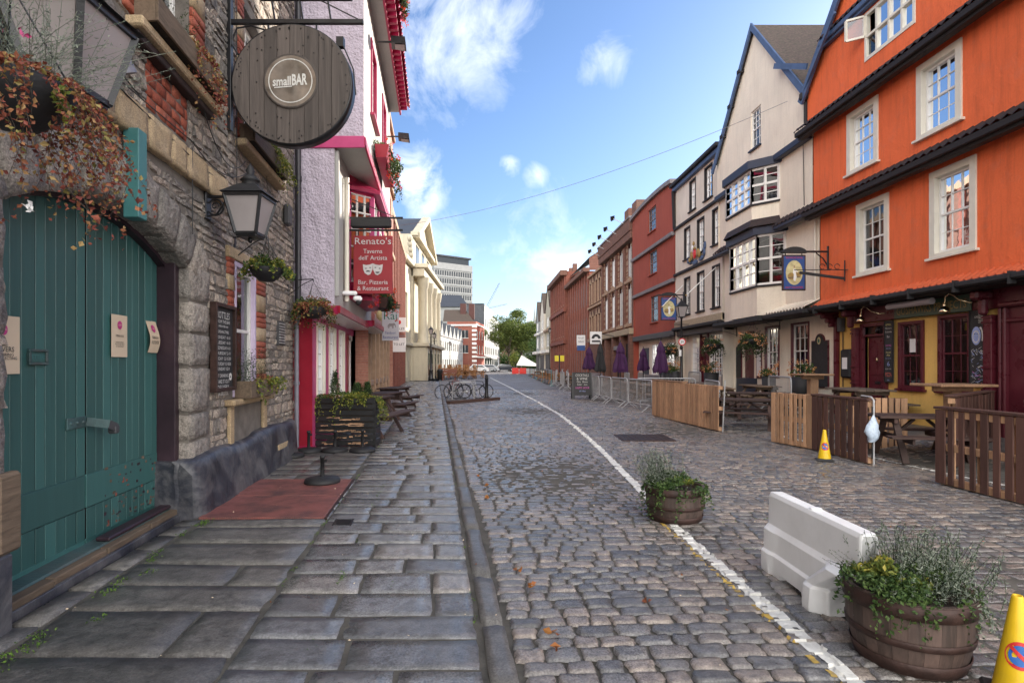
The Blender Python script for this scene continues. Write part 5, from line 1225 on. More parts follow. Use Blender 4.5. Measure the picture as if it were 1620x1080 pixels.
mb.box(x0-.05, x1-.02, y-.09, y+.05, z1+.16, z1+.36, M['blackmatt'], .03); mb.box(w-.1, x1+.22, y-.015, y+.015, z1+.36, z1+.40, M['black']); mb.box(w-.1, x1+.22, y-.015, y+.015, z1+.10, z1+.14, M['black'])
mb.box(w-.1, w-.07, y-.03, y+.03, z1+.05, z1+1.0, M['black']); mb.bar((w-.1, y, z1+.85), (x1, y, z1+.42), .015, .015, M['black']); mb.tube([(w-.06+.09+.08*cos(a), y, z1+.62+.08*sin(a)) for a in np.linspace(-3, 2.5, 12)], .012, M['black'], 5)
for x in (x0+.1, x1-.1): mb.bar((x, y, z1), (x, y, z1+.12), .015, .015, M['black'])
mk('bracket', mb, t)
# second sign
t = empty('restaurant_sign', LF(17.5, .6, 2.4), 'pale grey hanging restaurant sign with an elephant below the red sign', 'sign'); y = 17.6; x0, x1, z0, z1 = -4.02, -3.50, 2.36, 3.34
mb = MB(); mb.box(x0, x1, y-.015, y+.015, z0, z1, M['rajgrey'], .004); mb.box(x0-.03, x1+.03, y-.03, y+.03, z1, z1+.09, M['oldwood'], .01); mk('board', mb, t)
mb = MB(); cx = (x0+x1)/2; yy = y-.019; mb.text('Raj', .36, M['dgreen'], PT(cx, 3.12), width=.40); mb.text('Tandoori', .12, M['navyink'], PT(cx, 2.60), width=.34); mb.text('Restaurant', .13, M['navyink'], PT(cx, 2.46), width=.46)
el = [(-.13, -.09), (-.11, .0), (-.06, .05), (.04, .05), (.09, .07), (.13, .02), (.15, -.06), (.125, -.08), (.11, -.01), (.07, -.02), (.07, -.1), (.03, -.1), (.02, -.04), (-.05, -.04), (-.06, -.1), (-.10, -.1), (-.10, -.03)]
mb.add([(cx+.03+a, yy, 2.84+b_) for a, b_ in el], [tuple(range(len(el)))], M['greytrim'], .5); mk('lettering', mb, t)
mb = MB(); mb.box(LF(17.6, .12, 0)[0], x1+.05, y-.01, y+.01, z1+.11, z1+.14, M['black']); mb.lathe([(0, -.02), (.17, -.02), (.17, .02), (0, .02)], M['ovalcr'], (x0-.02, y+.03, 3.14), 20, axis='Y'); mk('bracket', mb, t)
# ---------------------------------------------------------------- brick buildings further along on the left
def simple_block(name, fr, s0, s1, n, h, m, label, depth=8, roofm='slate', ops=(), rise=0, endm=None, cat='building', rev=.15, wfm='whitep', cols=2, rows=4, zb=0, sillm=None):
    B = building(name, fr, s0, s1, label, cat); mb = MB(fr); wall(mb, s0, s1, zb, h, n, M[m], ops, rev=rev); mk('front_wall', mb, B)
    sides(B, fr, s0, s1, n, 0, h, depth, M[endm or m])
    r = MB(fr)
    if rise: r.quad((s0, n+.1, h), (s1, n+.1, h), (s1, n-depth/2, h+rise), (s0, n-depth/2, h+rise), M[roofm]); r.quad((s0, n-depth, h), (s1, n-depth, h), (s1, n-depth/2, h+rise), (s0, n-depth/2, h+rise), M[roofm]); [r.add([(s, n, h), (s, n-depth, h), (s, n-depth/2, h+rise)], [(0, 1, 2)], M[endm or m]) for s in (s0, s1)]
    else: r.quad((s0, n, h-.3), (s1, n, h-.3), (s1, n-depth, h-.3), (s0, n-depth, h-.3), M[roofm])
    mk('roof', r, B)
    for o in ops: window(B, fr, o[0], o[1], o[2], o[3], n, cols=cols, rows=rows, fm=wfm, rec=rev, sill=bool(sillm), sm=sillm, bar=.04, st=.08, simple=False)
    return B
ops = [(s, s+1.1, z, z+h) for s in (17.3, 19.4, 21.5, 23.8) for (z, h) in ((3.9, 1.9), (6.9, 1.9), (9.6, 1.5))]
B = simple_block('brick_warehouse', LF, 16.6, 26, .62, 11.9, 'brickp', 'pale red brick building beyond the lilac restaurant on the left', ops=ops, sillm='bandstone', zb=3.1)
mb = MB(LF)
for s in np.arange(16.9, 25.6, 1.45): mb.box(s, s+.16, .2, .5, .1, 3.1, M['bandstone'], .02)
mb.box(16.6, 26, .05, .25, .0, 3.1, M['brickblk']); mb.box(16.6, 26, .2, .66, 2.95, 3.2, M['bandstone'], .02); mb.box(16.6, 26, .2, .45, .9, 1.1, M['bandstone'], .02)
for s in (18.3, 20.6, 22.9): mb.box(s, s+.25, .62, .70, 3.2, 11.8, M['brickp'], .01)
for z in (6.3, 9.1, 11.7): mb.box(16.6, 26, .62, .74, z, z+.18, M['bandstone'], .02)
mk('stone_dressings', mb, B)
ops = [(s, s+1.3, z, z+2.3) for s in np.arange(27.2, 49, 3.0) for z in (3.3, 6.4)]
B = simple_block('brick_office', LF, 26, 50, -.30, 11.0, 'brickbr', 'dark red brick office with upright piers in front of the stone theatre', ops=ops)
mb = MB(LF)
for s in np.arange(26.2, 50, 1.5): mb.box(s, s+.35, -.3, -.05, 0, 10.7, M['winred'], .01)
mb.box(26, 50, -.3, .0, 10.7, 11.1, M['bandstone'], .02); mk('brick_pier', mb, B)
mb = MB(); t = empty('letting_board', (-6.5, 34, 2.6), 'two white letting boards projecting from the brick building before the theatre', 'sign board')
for z in (3.55, 2.35): mb.box(-7.15, -6.35, 33.98, 34.02, z, z+.85, M['paperw'], .005)
mb.bar((-7.5, 34, 3.3), (-6.4, 34, 3.3), .04, .04, M['greytrim']); mk('board', mb, t); mb = MB(); disc(mb, -6.75, 4.12, 0, .13, 33.97, M['redsticker'], 16); mb.text('TO LET', .2, M['inkd'], lambda x, q: (-6.75+x, 33.97, 3.72+q)); mb.text('TO LET', .2, M['inkd'], lambda x, q: (-6.75+x, 33.97, 2.8+q)); mk('lettering', mb, t)
def _bg0():
    m, nt, b = newmat('far_window_glass'); b.inputs['Base Color'].default_value = (.03, .035, .04, 1); b.inputs['Roughness'].default_value = .12; return m
M['blackglass'] = _bg0()
# ---------------------------------------------------------------- orange pub
OR = building('orange_pub', RF, 6, 16.4, 'bright orange jettied pub with a yellow and maroon ground floor')
S0, S1 = 5.5, 16.38
w1 = [(13.6, 14.78, 3.92, 5.75), (11.18, 12.35, 3.92, 5.77), (8.5, 9.7, 3.92, 5.77)]
w2 = [(13.68, 14.85, 6.54, 8.12), (11.28, 12.46, 6.52, 8.12), (8.2, 9.4, 6.52, 8.12)]
w3 = [(12.24, 13.87, 8.98, 10.15)]
def gtop(s): return 9.5+max(0, 3.9-abs(s-12.75)*1.08)
def gtop2(s): return 9.5+max(0, 3.9-abs(s-7.6)*1.08) if s < 9.1 else gtop(s)
mb = MB(RF)
wall(mb, S0, S1, 3.35, 6.0, .50, M['orange'], w1, rev=.14); wall(mb, S0, S1, 6.0, 8.3, .70, M['orange'], w2, rev=.14)
wall(mb, S0, S1, 8.3, 9.5, .90, M['orange'], w3, rev=.14, top=lambda s: max(9.5, gtop(s)) if s > 9.14 else max(9.5, 9.5+3.9-abs(s-5.6)*1.08), br=(9.14, 12.75))
mk('front_wall', mb, OR)
mb = MB(RF); mb.quad((S0, .6, 9.45), (16.4, .6, 9.45), (16.4, -4.8, 14.5), (S0, -4.8, 14.5), M['tile']); mb.quad((S0, -9.5, 9.45), (16.4, -9.5, 9.45), (16.4, -4.8, 14.5), (S0, -4.8, 14.5), M['tile']); mb.add([(S0, .6, 9.45), (S0, -9.5, 9.45), (S0, -4.8, 14.5)], [(0, 1, 2)], M['orange']); mk('main_roof', mb, OR)
mb = MB(RF)
for n0, n1, z in ((0, .5, 3.36), (.5, .7, 6.01), (.7, .9, 8.31)): mb.quad((S0, n0, z), (S1, n0, z), (S1, n1, z), (S0, n1, z), M['orange'])
for n, za, zb in ((.5, 3.35, 6.0), (.7, 6.0, 8.3), (.9, 8.3, 9.5)): mb.quad((S1, n, za), (S1, -8, za), (S1, -8, zb), (S1, n, zb), M['orange'])
mb.quad((S0, .9, 0), (S0, -8, 0), (S0, -8, 9.5), (S0, .9, 9.5), M['orange']); mb.quad((S0, -8, 0), (S1, -8, 0), (S1, -8, 9.5), (S0, -8, 9.5), M['orange']); mb.quad((S1, 0, 0), (S1, -8, 0), (S1, -8, 3.4), (S1, 0, 3.4), M['yellow'])
mk('side_wall', mb, OR)
def gable_roof(par, fr, sa, sb, n, z0, z1, depth, m, over=.12):
    mid = (sa+sb)/2; r = MB(fr)
    for s in (sa, sb): r.quad((s, n+over, z0), (mid, n+over, z1), (mid, n-depth, z1), (s, n-depth, z0), M[m])
    r.add([(sa, n-depth, z0), (sb, n-depth, z0), (mid, n-depth, z1)], [(0, 1, 2)], M[m])
    return mk('roof', r, par)
gable_roof(OR, RF, 9.14, 16.36, .9, 9.52, 13.45, 9, 'tile'); gable_roof(OR, RF, 2, 9.14, .9, 9.52, 13.45, 9, 'tile')
def verge(par, fr, sa, sb, n, z0, z1, m, w=.22, name='bargeboard'):
    mid = (sa+sb)/2; mb = MB(fr)
    for s in (sa, sb):
        d = 1 if s < mid else -1; L = math.hypot(mid-s, z1-z0); ux, uz = (mid-s)/L, (z1-z0)/L; px_, pz = -uz*d, ux*d
        if pz > 0: px_, pz = -px_, -pz
        q = [(s-ux*.25, z0-uz*.25), (mid, z1), (mid, z1-w*1.3), (s-ux*.25+px_*w, z0-uz*.25+pz*w)]
        mb.add([(a, n, b_) for a, b_ in q]+[(a, n+.06, b_) for a, b_ in q], [(0, 1, 2, 3), (4, 5, 6, 7), (0, 1, 5, 4), (3, 2, 6, 7), (0, 3, 7, 4)], M[m])
    return mk(name, mb, par)
verge(OR, RF, 9.14, 16.40, 1.0, 9.45, 13.5, 'bluetrim', .26)
mb = MB(RF); mb.bar((16.1, 1.05, 10.05), (17.9, 1.05, 11.0), .05, .16, M['bluetrim']); mb.bar((16.38, 1.02, 9.4), (14.5, 1.25, 10.6), .06, .10, M['bluetrim']); mk('brace', mb, OR)
# tiled string courses
def stringc(par, fr, s0, s1, n, z, m='tiledark', gut='darktrim', proj=.30, drop=.16, top='tiledark', up=.22, soff=None):
    mb = MB(fr); pentile(mb, s0, s1, n+.0, z+up, n+proj, z+.02, M[top], .21, .022); a = mk('tile_course', mb, par)
    mb = MB(fr); mb.box(s0, s1, n+.02, n+proj-.02, z-drop, z-.02, M[gut], .015); mb.box(s0, s1, n+.01, n+proj*.6, z-drop-.07, z-drop+.01, M[gut], .01); mk('ledge', mb, par)
stringc(OR, RF, S0, 16.52, .70, 6.02); stringc(OR, RF, S0, 16.52, .90, 8.34); stringc(OR, RF, 9.9, 15.5, .90, 10.42, gut='bluetrim', proj=.22)
mb = MB(RF); pentile(mb, S0, 16.42, .5, 3.46, .76, 3.29, M['tileor'], .17, .03); mk('pent_roof', mb, OR)
mb = MB(RF); mb.box(S0, 16.45, .72, .86, 3.15, 3.27, M['blackmatt'], .03); mb.box(S0, 16.4, .1, .74, 3.12, 3.19, M['darktrim'], .01)
for s in np.arange(6.5, 16.3, 1.2): mb.box(s, s+.03, .74, .88, 3.07, 3.3, M['blackmatt'])
mk('gutter', mb, OR)
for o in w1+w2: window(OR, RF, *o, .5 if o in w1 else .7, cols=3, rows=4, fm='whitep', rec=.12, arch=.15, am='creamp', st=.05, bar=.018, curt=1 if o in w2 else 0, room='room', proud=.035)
# casement window with open light
mb = MB(RF); a, b_, c, d = w3[0]; f = .86
for (p, q, u, v) in ((a, a+.08, c, d), (b_-.08, b_, c, d), (a+.08, b_-.08, c, c+.09), (a+.08, b_-.08, d-.08, d), (a+.08, b_-.08, (c+d)/2-.03, (c+d)/2+.03)): mb.box(p, q, f-.04, f+.06, u, v, M['creamp'], .004)
for i in (1, 2, 3): x = a+(b_-a)*i/4; mb.box(x-.035, x+.035, f-.035, f+.05, c+.09, d-.08, M['creamp'], .004)
cw = mk('window', mb, OR); mb = MB(RF); mb.quad((a, f, c), (a+(b_-a)*.75, f, c), (a+(b_-a)*.75, f, d), (a, f, d), M['glass']); mb.quad((a+(b_-a)*.75, f, c), (b_, f, c), (b_, f, (c+d)/2), (a+(b_-a)*.75, f, (c+d)/2), M['glass']); mk('glass', mb, cw)
mb = MB(RF); mb.quad((a, f-.06, c), (b_-.45, f-.06, c), (b_-.45, f-.06, d), (a, f-.06, d), M['curtain']); mk('curtain', mb, cw); mb = MB(RF); mb.quad((a-.1, f-.4, c-.1), (b_+.1, f-.4, c-.1), (b_+.1, f-.4, d+.1), (a-.1, f-.4, d+.1), M['dark']); mk('room', mb, cw)
mb = MB(RF); hx = b_-.04; h0, h1 = (c+d)/2+.03, d-.06
e = (hx+.02, .93, 0); g_ = (hx+.22, 1.25, 0)
for (p, q) in (((e[0], e[1], h0), (e[0], e[1], h1)), ((g_[0], g_[1], h0), (g_[0], g_[1], h1)), ((e[0], e[1], h0), (g_[0], g_[1], h0)), ((e[0], e[1], h1), (g_[0], g_[1], h1))): mb.bar(p, q, .05, .05, M['creamp'])
mb.quad((e[0], e[1], h0), (g_[0], g_[1], h0), (g_[0], g_[1], h1), (e[0], e[1], h1), M['glass']); mk('open_casement', mb, cw)
# ground floor
mb = MB(RF)
gw = [(13.15, 13.95, 1.05, 2.66), (11.88, 12.73, 1.05, 2.72)]
wall(mb, 11.25, 16.38, 0, 3.2, 0, M['yellow'], gw+[(14.43, 15.2, .2, 2.62)], rev=.12); mk('ground_floor_wall', mb, OR)
mb = MB(RF)
mb.box(S0, 15.6, .0, .10, 2.74, 3.2, M['maroon'], .01)
mb.box(9.3, 11.2, -.02, .06, .15, 2.76, M['maroon'], .01)
for s in (16.18, 15.35, 11.25, 8.9):
    if s == 16.18: mb.box(s+.1, s+.2, .0, .12, .15, 2.9, M['maroon'], .01); continue
    mb.box(s, s+.2, .0, .16, .15, 2.62, M['maroon'], .012)
    for z in (1.1, 1.2, 1.55, 2.45, 2.55): mb.box(s-.015, s+.215, .0, .185, z, z+.04, M['maroon'], .008)
    mb.box(s+.02, s+.18, .16, .30, 2.62, 2.95, M['maroon'], .04); mb.box(s, s+.2, .1, .45, 2.92, 3.1, M['maroon'], .04)
for (p, q) in ((15.2, 15.33), (14.33, 14.43)): mb.box(p, q, -.08, .07, .2, 2.72, M['maroon'], .008)
mb.box(14.43, 15.2, -.08, .07, 2.62, 2.72, M['maroon'], .006); mb.box(14.43, 15.2, -.1, .02, 2.36, 2.42, M['maroon'], .006)
mk('shopfront_joinery', mb, OR)
mb = MB(RF); mb.box(14.45, 15.18, -.12, -.07, .22, 2.36, M['maroon'], .004); c0 = 14.815
for (p, q, u, v) in ((14.53, 14.79, 1.35, 2.2), (14.84, 15.10, 1.35, 2.2), (14.53, 14.79, .45, 1.05), (14.84, 15.10, .45, 1.05)): mb.box(p, q, -.072, -.058, u, v, M['maroon'], .008)
dr = mk('door', mb, OR); mb = MB(RF); mb.box(c0-.10, c0+.10, -.07, -.055, 1.12, 1.19, M['black'], .004); mk('letter_plate', mb, dr)
mb = MB(RF); mb.lathe([(0, 0), (.02, 0), (.02, .05), (0, .05)], M['brass'], (c0, -.07, 1.78), 8, axis='Y'); mb.ball((c0, -.04, 1.74), .03, .02, .05, M['brass']); mk('knocker', mb, dr)
mb = MB(RF); mb.quad((14.45, -.05, 2.43), (15.18, -.05, 2.43), (15.18, -.05, 2.61), (14.45, -.05, 2.61), M['glass']); mb.quad((14.4, -.3, 2.3), (15.25, -.3, 2.3), (15.25, -.3, 2.7), (14.4, -.3, 2.7), M['room']); mk('fanlight', mb, dr)
for i, o in enumerate(gw):
    w = window(OR, RF, *o, 0, cols=3, rows=4, fm='maroon', rec=.06, arch=.07, am='maroon', sm='maroon', st=.03, bar=.014, room='room', proud=.05)
    mb = MB(RF); a, b_, c, d = o
    if i == 0: mb.quad((a+.30, -.02, 1.92), (a+.50, -.02, 1.92), (a+.50, -.02, 2.24), (a+.30, -.02, 2.24), M['paperw'])
    else: mb.quad((a+.10, -.10, 2.36), (a+.30, -.10, 2.36), (a+.30, -.10, 2.52), (a+.10, -.10, 2.52), M['yellowlbl'])
    mk('notice', mb, w)
mb = MB(RF); mb.box(9.5, 10.95, -.16, -.08, .2, 2.45, M['maroon'], .005); mb.box(9.45, 11.0, -.1, -.04, 2.52, 2.74, M['glass']); mb.box(10.1, 10.3, -.07, -.06, 1.3, 1.6, M['paperw']); mk('side_door', mb, OR)
mb = MB(RF)
for s in (11.08, 10.98, 9.38): mb.box(s, s+.07, .0, .14, .15, 2.74, M['maroon'], .02)
mb.box(9.4, 11.1, .0, .12, 2.44, 2.52, M['maroon'], .02); mb.box(9.4, 11.1, .06, .2, 2.74, 2.84, M['maroon'], .03)
for (p, q, u, v) in ((9.62, 10.15, .4, 1.1), (10.3, 10.85, .4, 1.1), (9.62, 10.15, 1.3, 2.3), (10.3, 10.85, 1.3, 2.3)): mb.box(p, q, -.08, -.055, u, v, M['maroon'], .012)
mk('door_surround', mb, OR)
# fascia board with lettering
t = empty('pub_fascia_sign', RF(12.7, .1, 2.75), 'dark green signboard with gold lettering over the maroon framed windows', 'sign'); mb = MB(RF); mb.box(11.75, 13.95, .10, .14, 2.74, 3.10, M['greenboard'], .01); mk('board', mb, t)
mb = MB(); mb.text('GOSHAWKS PROJECTS', .26, M['gold'], lambda x, q: RF(12.85-x, .146, 2.90+q), width=2.0); mk('lettering', mb, t)
mb = MB(); mb.tube([RF(13.75, .42, 3.02), RF(12.4, .42, 3.02)], .075, M['greylamp'], 14); mb.bar(RF(13.4, .14, 3.08), RF(13.4, .4, 3.06), .02, .02, M['black']); mb.bar(RF(12.7, .14, 3.08), RF(12.7, .4, 3.06), .02, .02, M['black']); mk('strip_light', mb, t, label='grey tubular strip light')
def swan(s, lab):
    t = empty('swan_neck_lamp', RF(s, .1, 2.8), lab, 'outdoor lamp'); mb = MB(); P = []
    for a in np.linspace(0, pi, 12): P.append(RF(s+.25-.25*(1-cos(a))/2*2*.5-.0, .42+.10*0-.0+.0, 2.98+.16*sin(a)))
    pts = [RF(s-.32, .10, 2.92), RF(s-.28, .22, 2.90), RF(s-.16, .36, 2.98), RF(s-.08, .40, 3.08), RF(s, .42, 3.12), RF(s+.07, .44, 3.06), RF(s+.08, .45, 2.90)]
    mb.tube(pts, .014, M['brass'], 8); mk('arm', mb, t); mb = MB(); c = RF(s+.08, .45, 0)
    mb.lathe([(0.02, 2.92), (.035, 2.88), (.03, 2.86), (.09, 2.82), (.105, 2.76), (.11, 2.73), (.10, 2.73), (.0, 2.80)], M['brass'], (c[0], c[1], 0), 16); mk('lamp_shade', mb, t)
swan(14.62, 'polished swan neck lamp over the maroon panelled door'); swan(11.95, 'polished swan neck lamp above the right hand pub window')
def chalkboard(s0, s1, z0, z1, n, label, items, fr=RF, frame='black'):
    t = empty('chalkboard', fr((s0+s1)/2, n, z0), label, 'chalkboard'); mb = MB(fr); mb.box(s0, s1, n, n+.03, z0, z1, M['slateboard'], .002); mk('panel', mb, t)
    mb = MB(fr)
    for (p, q, u, v) in ((s0, s0+.02, z0, z1), (s1-.02, s1, z0, z1), (s0+.02, s1-.02, z0, z0+.02), (s0+.02, s1-.02, z1-.02, z1)): mb.box(p, q, n+.03, n+.042, u, v, M[frame])
    mk('frame', mb, t); mb = MB(); c = (s0+s1)/2
    for (tx, sz, zz, wd, m) in items: mb.text(tx, sz, M[m], lambda x, q, zz=zz: fr(c-x, n+.034, zz+q), width=wd)
    mk('chalk_lettering', mb, t); return t
chalkboard(14.04, 14.30+.04, 1.18, 2.72, .07, 'tall narrow chalkboard between the pub door and the left window', [('#SMALL', .07, 2.62, .2, 'chalky'), ('Welcome to', .06, 2.53, .22, 'chalk'), ('Goshawks', .06, 2.44, .23, 'chalk'), ('Bar', .08, 2.32, .1, 'chalk'), ('COCKTAILS', .07, 2.10, .2, 'chalkp'), ('every day', .05, 2.03, .16, 'chalkb'), ('Rum and', .06, 1.93, .16, 'chalky'), ('Ale', .06, 1.86, .12, 'chalky'), ('from 12 noon', .04, 1.78, .2, 'chalkb'), ('6', .16, 1.64, .09, 'chalkb'), ('kinds of tea', .04, 1.52, .2, 'chalk'), ('PIZZA', .14, 1.37, .22, 'chalkr'), ('in', .06, 1.24, .06, 'chalkb')])
t = chalkboard(11.45, 11.83, 1.18, 2.74, .07, 'wide chalkboard with a purple portrait drawing right of the pub windows', [('OPEN', .06, 2.60, .12, 'chalk')])
mb = MB(); rg = np.random.default_rng(12); c = 11.64
def PB(x, z, e=.034): return RF(c-x, .07+e, z)
for i in range(7): mb.add([PB(.03, 2.66-i*.03), PB(.15, 2.665-i*.03), PB(.15, 2.675-i*.03), PB(.03, 2.67-i*.03)], [(0, 1, 2, 3)], M['chalk'])
for (rx, rz, m, e, dz) in ((.11, .19, 'chalkb', .034, .0), (.085, .13, 'chalk', .037, -.02), (.065, .105, 'chalkb', .039, -.02)): mb.add([PB(-.02+rx*cos(a), 2.22+dz+rz*sin(a), e) for a in np.linspace(0, 6.1, 18)], [tuple(range(18))], M[m])
for x in (-.05, .01): mb.add([PB(x-.02, 2.25, .041), PB(x+.02, 2.255, .041), PB(x+.02, 2.265, .041), PB(x-.02, 2.26, .041)], [(0, 1, 2, 3)], M['inkd'])
for a0_ in np.linspace(-.5, 1.4, 9): p, q = a0_, a0_+.25; mb.add([PB(.06+.06*cos(p), 2.2+.17*sin(p), .042), PB(.09+.06*cos(p), 2.2+.2*sin(p), .042), PB(.09+.06*cos(q), 2.2+.2*sin(q), .042), PB(.06+.06*cos(q), 2.2+.17*sin(q), .042)], [(0, 1, 2, 3)], M['chalk'])
for i in range(58):
    x, z = rg.uniform(-.15, .12), rg.uniform(1.24, 1.95); a = rg.choice([-.6, -.9, .5, 0.1]); L = rg.uniform(.03, .10); dx, dz = L*cos(a), L*sin(a); m = ['chalk', 'chalkb', 'chalkb', 'chalk', 'chalkp', 'chalkr'][int(rg.integers(6))] if z < 1.5 else ['chalk', 'chalkb'][int(rg.integers(2))]
    mb.add([PB(x, z), PB(x+dx, z+dz), PB(x+dx+.004, z+dz+.009), PB(x+.004, z+.009)], [(0, 1, 2, 3)], M[m])
mk('chalk_drawing', mb, t)
t = empty('menu_case', RF(16.0, .05, 1.3), 'black wall cabinet with a white sheet on the yellow wall', 'notice case'); mb = MB(RF); mb.box(15.62, 16.08, .0, .14, 1.25, 2.05, M['blackmatt'], .05); mk('case', mb, t); mb = MB(RF); mb.box(15.74, 15.96, .141, .146, 1.50, 1.82, M['paperw']); mk('sheet', mb, t)
mb = MB(RF); mb.box(16.0, 16.15, .02, .18, 2.55, 2.95, M['darkgrey'], .02); mb.bar((16.1, .03, 1.0), (16.1, .03, 2.6), .02, .02, M['cable']); mk('junction_box', mb, OR)
# bare iron bracket
t = empty('iron_bracket', RF(15.9, .5, 3.6), 'empty black scrolled sign bracket on the orange wall above the pent roof', 'bracket'); mb = MB()
def OB(s, n, z): return RF(s, n, z)
mb.bar(OB(15.2, .55, 3.85), OB(15.2, .55, 4.40), .025, .025, M['black']); mb.bar(OB(15.05, .56, 4.14), OB(15.2, .55, 4.14), .02, .02, M['black']); mb.bar(OB(15.2, .55, 4.15), OB(15.2, 1.9, 4.15), .02, .02, M['black']); mb.bar(OB(15.2, .55, 3.92), OB(15.2, 1.75, 4.08), .05, .07, M['blackmatt'])
for n in (.75, .95, 1.15): mb.tube([OB(15.2, n+.07*cos(a), 4.24+.07*sin(a)) for a in np.linspace(-2.4, 3, 12)], .010, M['black'], 5)
mk('scrollwork', mb, t)
# ---------------------------------------------------------------- cream gabled pub
CR = building('cream_gabled_pub', RF, 16.4, 22.9, 'cream rendered pub with a steep blue edged gable and two stacked bay windows')
A0, A1 = 16.42, 22.9
aw = (19.3, 20.0, 9.1, 10.45)
mb = MB(RF)
wall(mb, A0, A1, 3.2, 6.05, .50, M['cream'], [(18.3, 21.4, 4.2, 5.92)], rev=.02)
wall(mb, A0, A1, 6.05, 8.2, .70, M['cream'], [(18.3, 21.4, 6.88, 8.1)], rev=.02)
wall(mb, A0, A1, 8.2, 9.6, .80, M['cream'], [aw], rev=.12, top=lambda s: 9.6+3.7*(1-abs(s-19.65)/3.25), br=(19.65,)); mk('front_wall', mb, CR)
mb = MB(RF)
mb.quad((A1, .5, 3.2), (A1, -8, 3.2), (A1, -8, 6.05), (A1, .5, 6.05), M['cream']); mb.quad((A1, .75, 6.05), (A1, -8, 6.05), (A1, -8, 9.6), (A1, .75, 9.6), M['cream']); mb.quad((A0, .79, 8.2), (A0, -8, 8.2), (A0, -8, 9.6), (A0, .79, 9.6), M['cream']); mb.quad((A0, -8, 0), (A1, -8, 0), (A1, -8, 9.6), (A0, -8, 9.6), M['cream']); mb.quad((A1, 0, 0), (A1, -8, 0), (A1, -8, 3.2), (A1, 0, 3.2), M['cream'])
for n0, n1, z in ((0, .5, 3.21), (.5, .7, 6.06), (.7, .8, 8.21)): mb.quad((A0, n0, z), (A1, n0, z), (A1, n1, z), (A0, n1, z), M['cream'])
mk('side_wall', mb, CR)
mb = MB(RF); mb.quad((16.4, .5, 9.55), (22.9, .5, 9.55), (22.9, -4.8, 14.5), (16.4, -4.8, 14.5), M['tile']); mb.quad((16.4, -9.5, 9.55), (22.9, -9.5, 9.55), (22.9, -4.8, 14.5), (16.4, -4.8, 14.5), M['tile']); mb.add([(22.9, .5, 9.55), (22.9, -9.5, 9.55), (22.9, -4.8, 14.5)], [(0, 1, 2)], M['cream']); mk('main_roof', mb, CR)
gable_roof(CR, RF, 16.40, 22.9, .8, 9.62, 13.34, 9, 'tile', .1); verge(CR, RF, 16.40, 22.95, .91, 9.6, 13.42, 'bluetrim', .2)
mb = MB(RF); mb.box(16.42, 18.25, .70, .92, 8.14, 8.34, M['navy'], .02); mb.box(21.45, 22.9, .70, .92, 8.14, 8.34, M['navy'], .02); mk('ledge', mb, CR)
for (s_, z_) in ((22.1, 10.55), (21.4, 11.4), (20.6, 12.3)):
    mb = MB(RF); mb.box(s_-.09, s_+.09, .8, 1.0, z_-.16, z_-.04, M['darktrim']); mk('purlin_end', mb, CR)
window(CR, RF, *aw, .8, cols=3, rows=5, fm='whitep', rec=.1, st=.05, arch=0, sm='navy')
def baywin(par, s0, s1, nb, pr, z0, z1, apr, lights, bm, ztop):
    """canted bay: s0..s1 on the wall, projecting pr; apr = bottom of the solid apron"""
    Pp = [(s0, nb), (s0+.62, nb+pr), (s1-.62, nb+pr), (s1, nb)]
    mb = MB(RF)
    for p, q in zip(Pp, Pp[1:]): mb.quad((p[0], p[1], apr), (q[0], q[1], apr), (q[0], q[1], z0-.05), (p[0], p[1], z0-.05), M['cream'])
    mb.add([(a, b_, apr) for a, b_ in Pp], [(0, 1, 2, 3)], M['cream']); mk('bay_apron', mb, par)
    mb = MB(RF)
    def poly(g, za, zb, m): vs = [(Pp[0][0]-g, nb, za), (Pp[1][0]-g*.4, nb+pr+g, za), (Pp[2][0]+g*.4, nb+pr+g, za), (Pp[3][0]+g, nb, za)]; vs += [(a, b_, zb) for a, b_, _ in vs]; mb.add(vs, [(0, 1, 2, 3), (4, 5, 6, 7), (0, 1, 5, 4), (1, 2, 6, 5), (2, 3, 7, 6), (3, 0, 4, 7)], M[m])
    poly(.06, z0-.06, z0, 'darktrim'); poly(.16, z1, z1+ztop, bm); mk('bay_ledge', mb, par)
    mb = MB(RF); g = MB(RF); c = MB(RF)
    for k, (p, q) in enumerate(zip(Pp, Pp[1:])):
        n = lights[k]
        for i in range(n+1):
            t = i/n; x, y = p[0]+(q[0]-p[0])*t, p[1]+(q[1]-p[1])*t; w = .09 if i in (0, n) else .065; mb.bar((x, y, z0), (x, y, z1), w, w, M['whitep'])
        for z in (z0+.035, z1-.035): mb.bar((p[0], p[1], z), (q[0], q[1], z), .07, .07, M['whitep'])
        zm = z0+(z1-z0)*.52; mb.bar((p[0], p[1], zm), (q[0], q[1], zm), .06, .07, M['whitep'])
        for z in (z0+(z1-z0)*.27, z0+(z1-z0)*.76): mb.bar((p[0], p[1], z), (q[0], q[1], z), .025, .025, M['whitep'])
        g.quad((p[0], p[1]-.02, z0), (q[0], q[1]-.02, z0), (q[0], q[1]-.02, z1), (p[0], p[1]-.02, z1), M['glass'])
    b = mk('bay_window', mb, par); mk('glass', g, b)
    c.quad((s0+.2, nb-.5, z0-.2), (s1-.2, nb-.5, z0-.2), (s1-.2, nb-.5, z1+.2), (s0+.2, nb-.5, z1+.2), M['room']); c.quad((s0+.8, nb+pr-.15, z0), (s0+1.4, nb+pr-.15, z0), (s0+1.4, nb+pr-.15, z1), (s0+.8, nb+pr-.15, z1), M['curtain']); mk('room', c, b)
baywin(CR, 18.27, 21.4, .70, .60, 6.92, 8.08, 6.3, (2, 4, 2), 'navy', .26); baywin(CR, 18.27, 21.5, .50, .62, 4.24, 5.90, 3.25, (2, 4, 2), 'navy', .24)
mb = MB(RF)
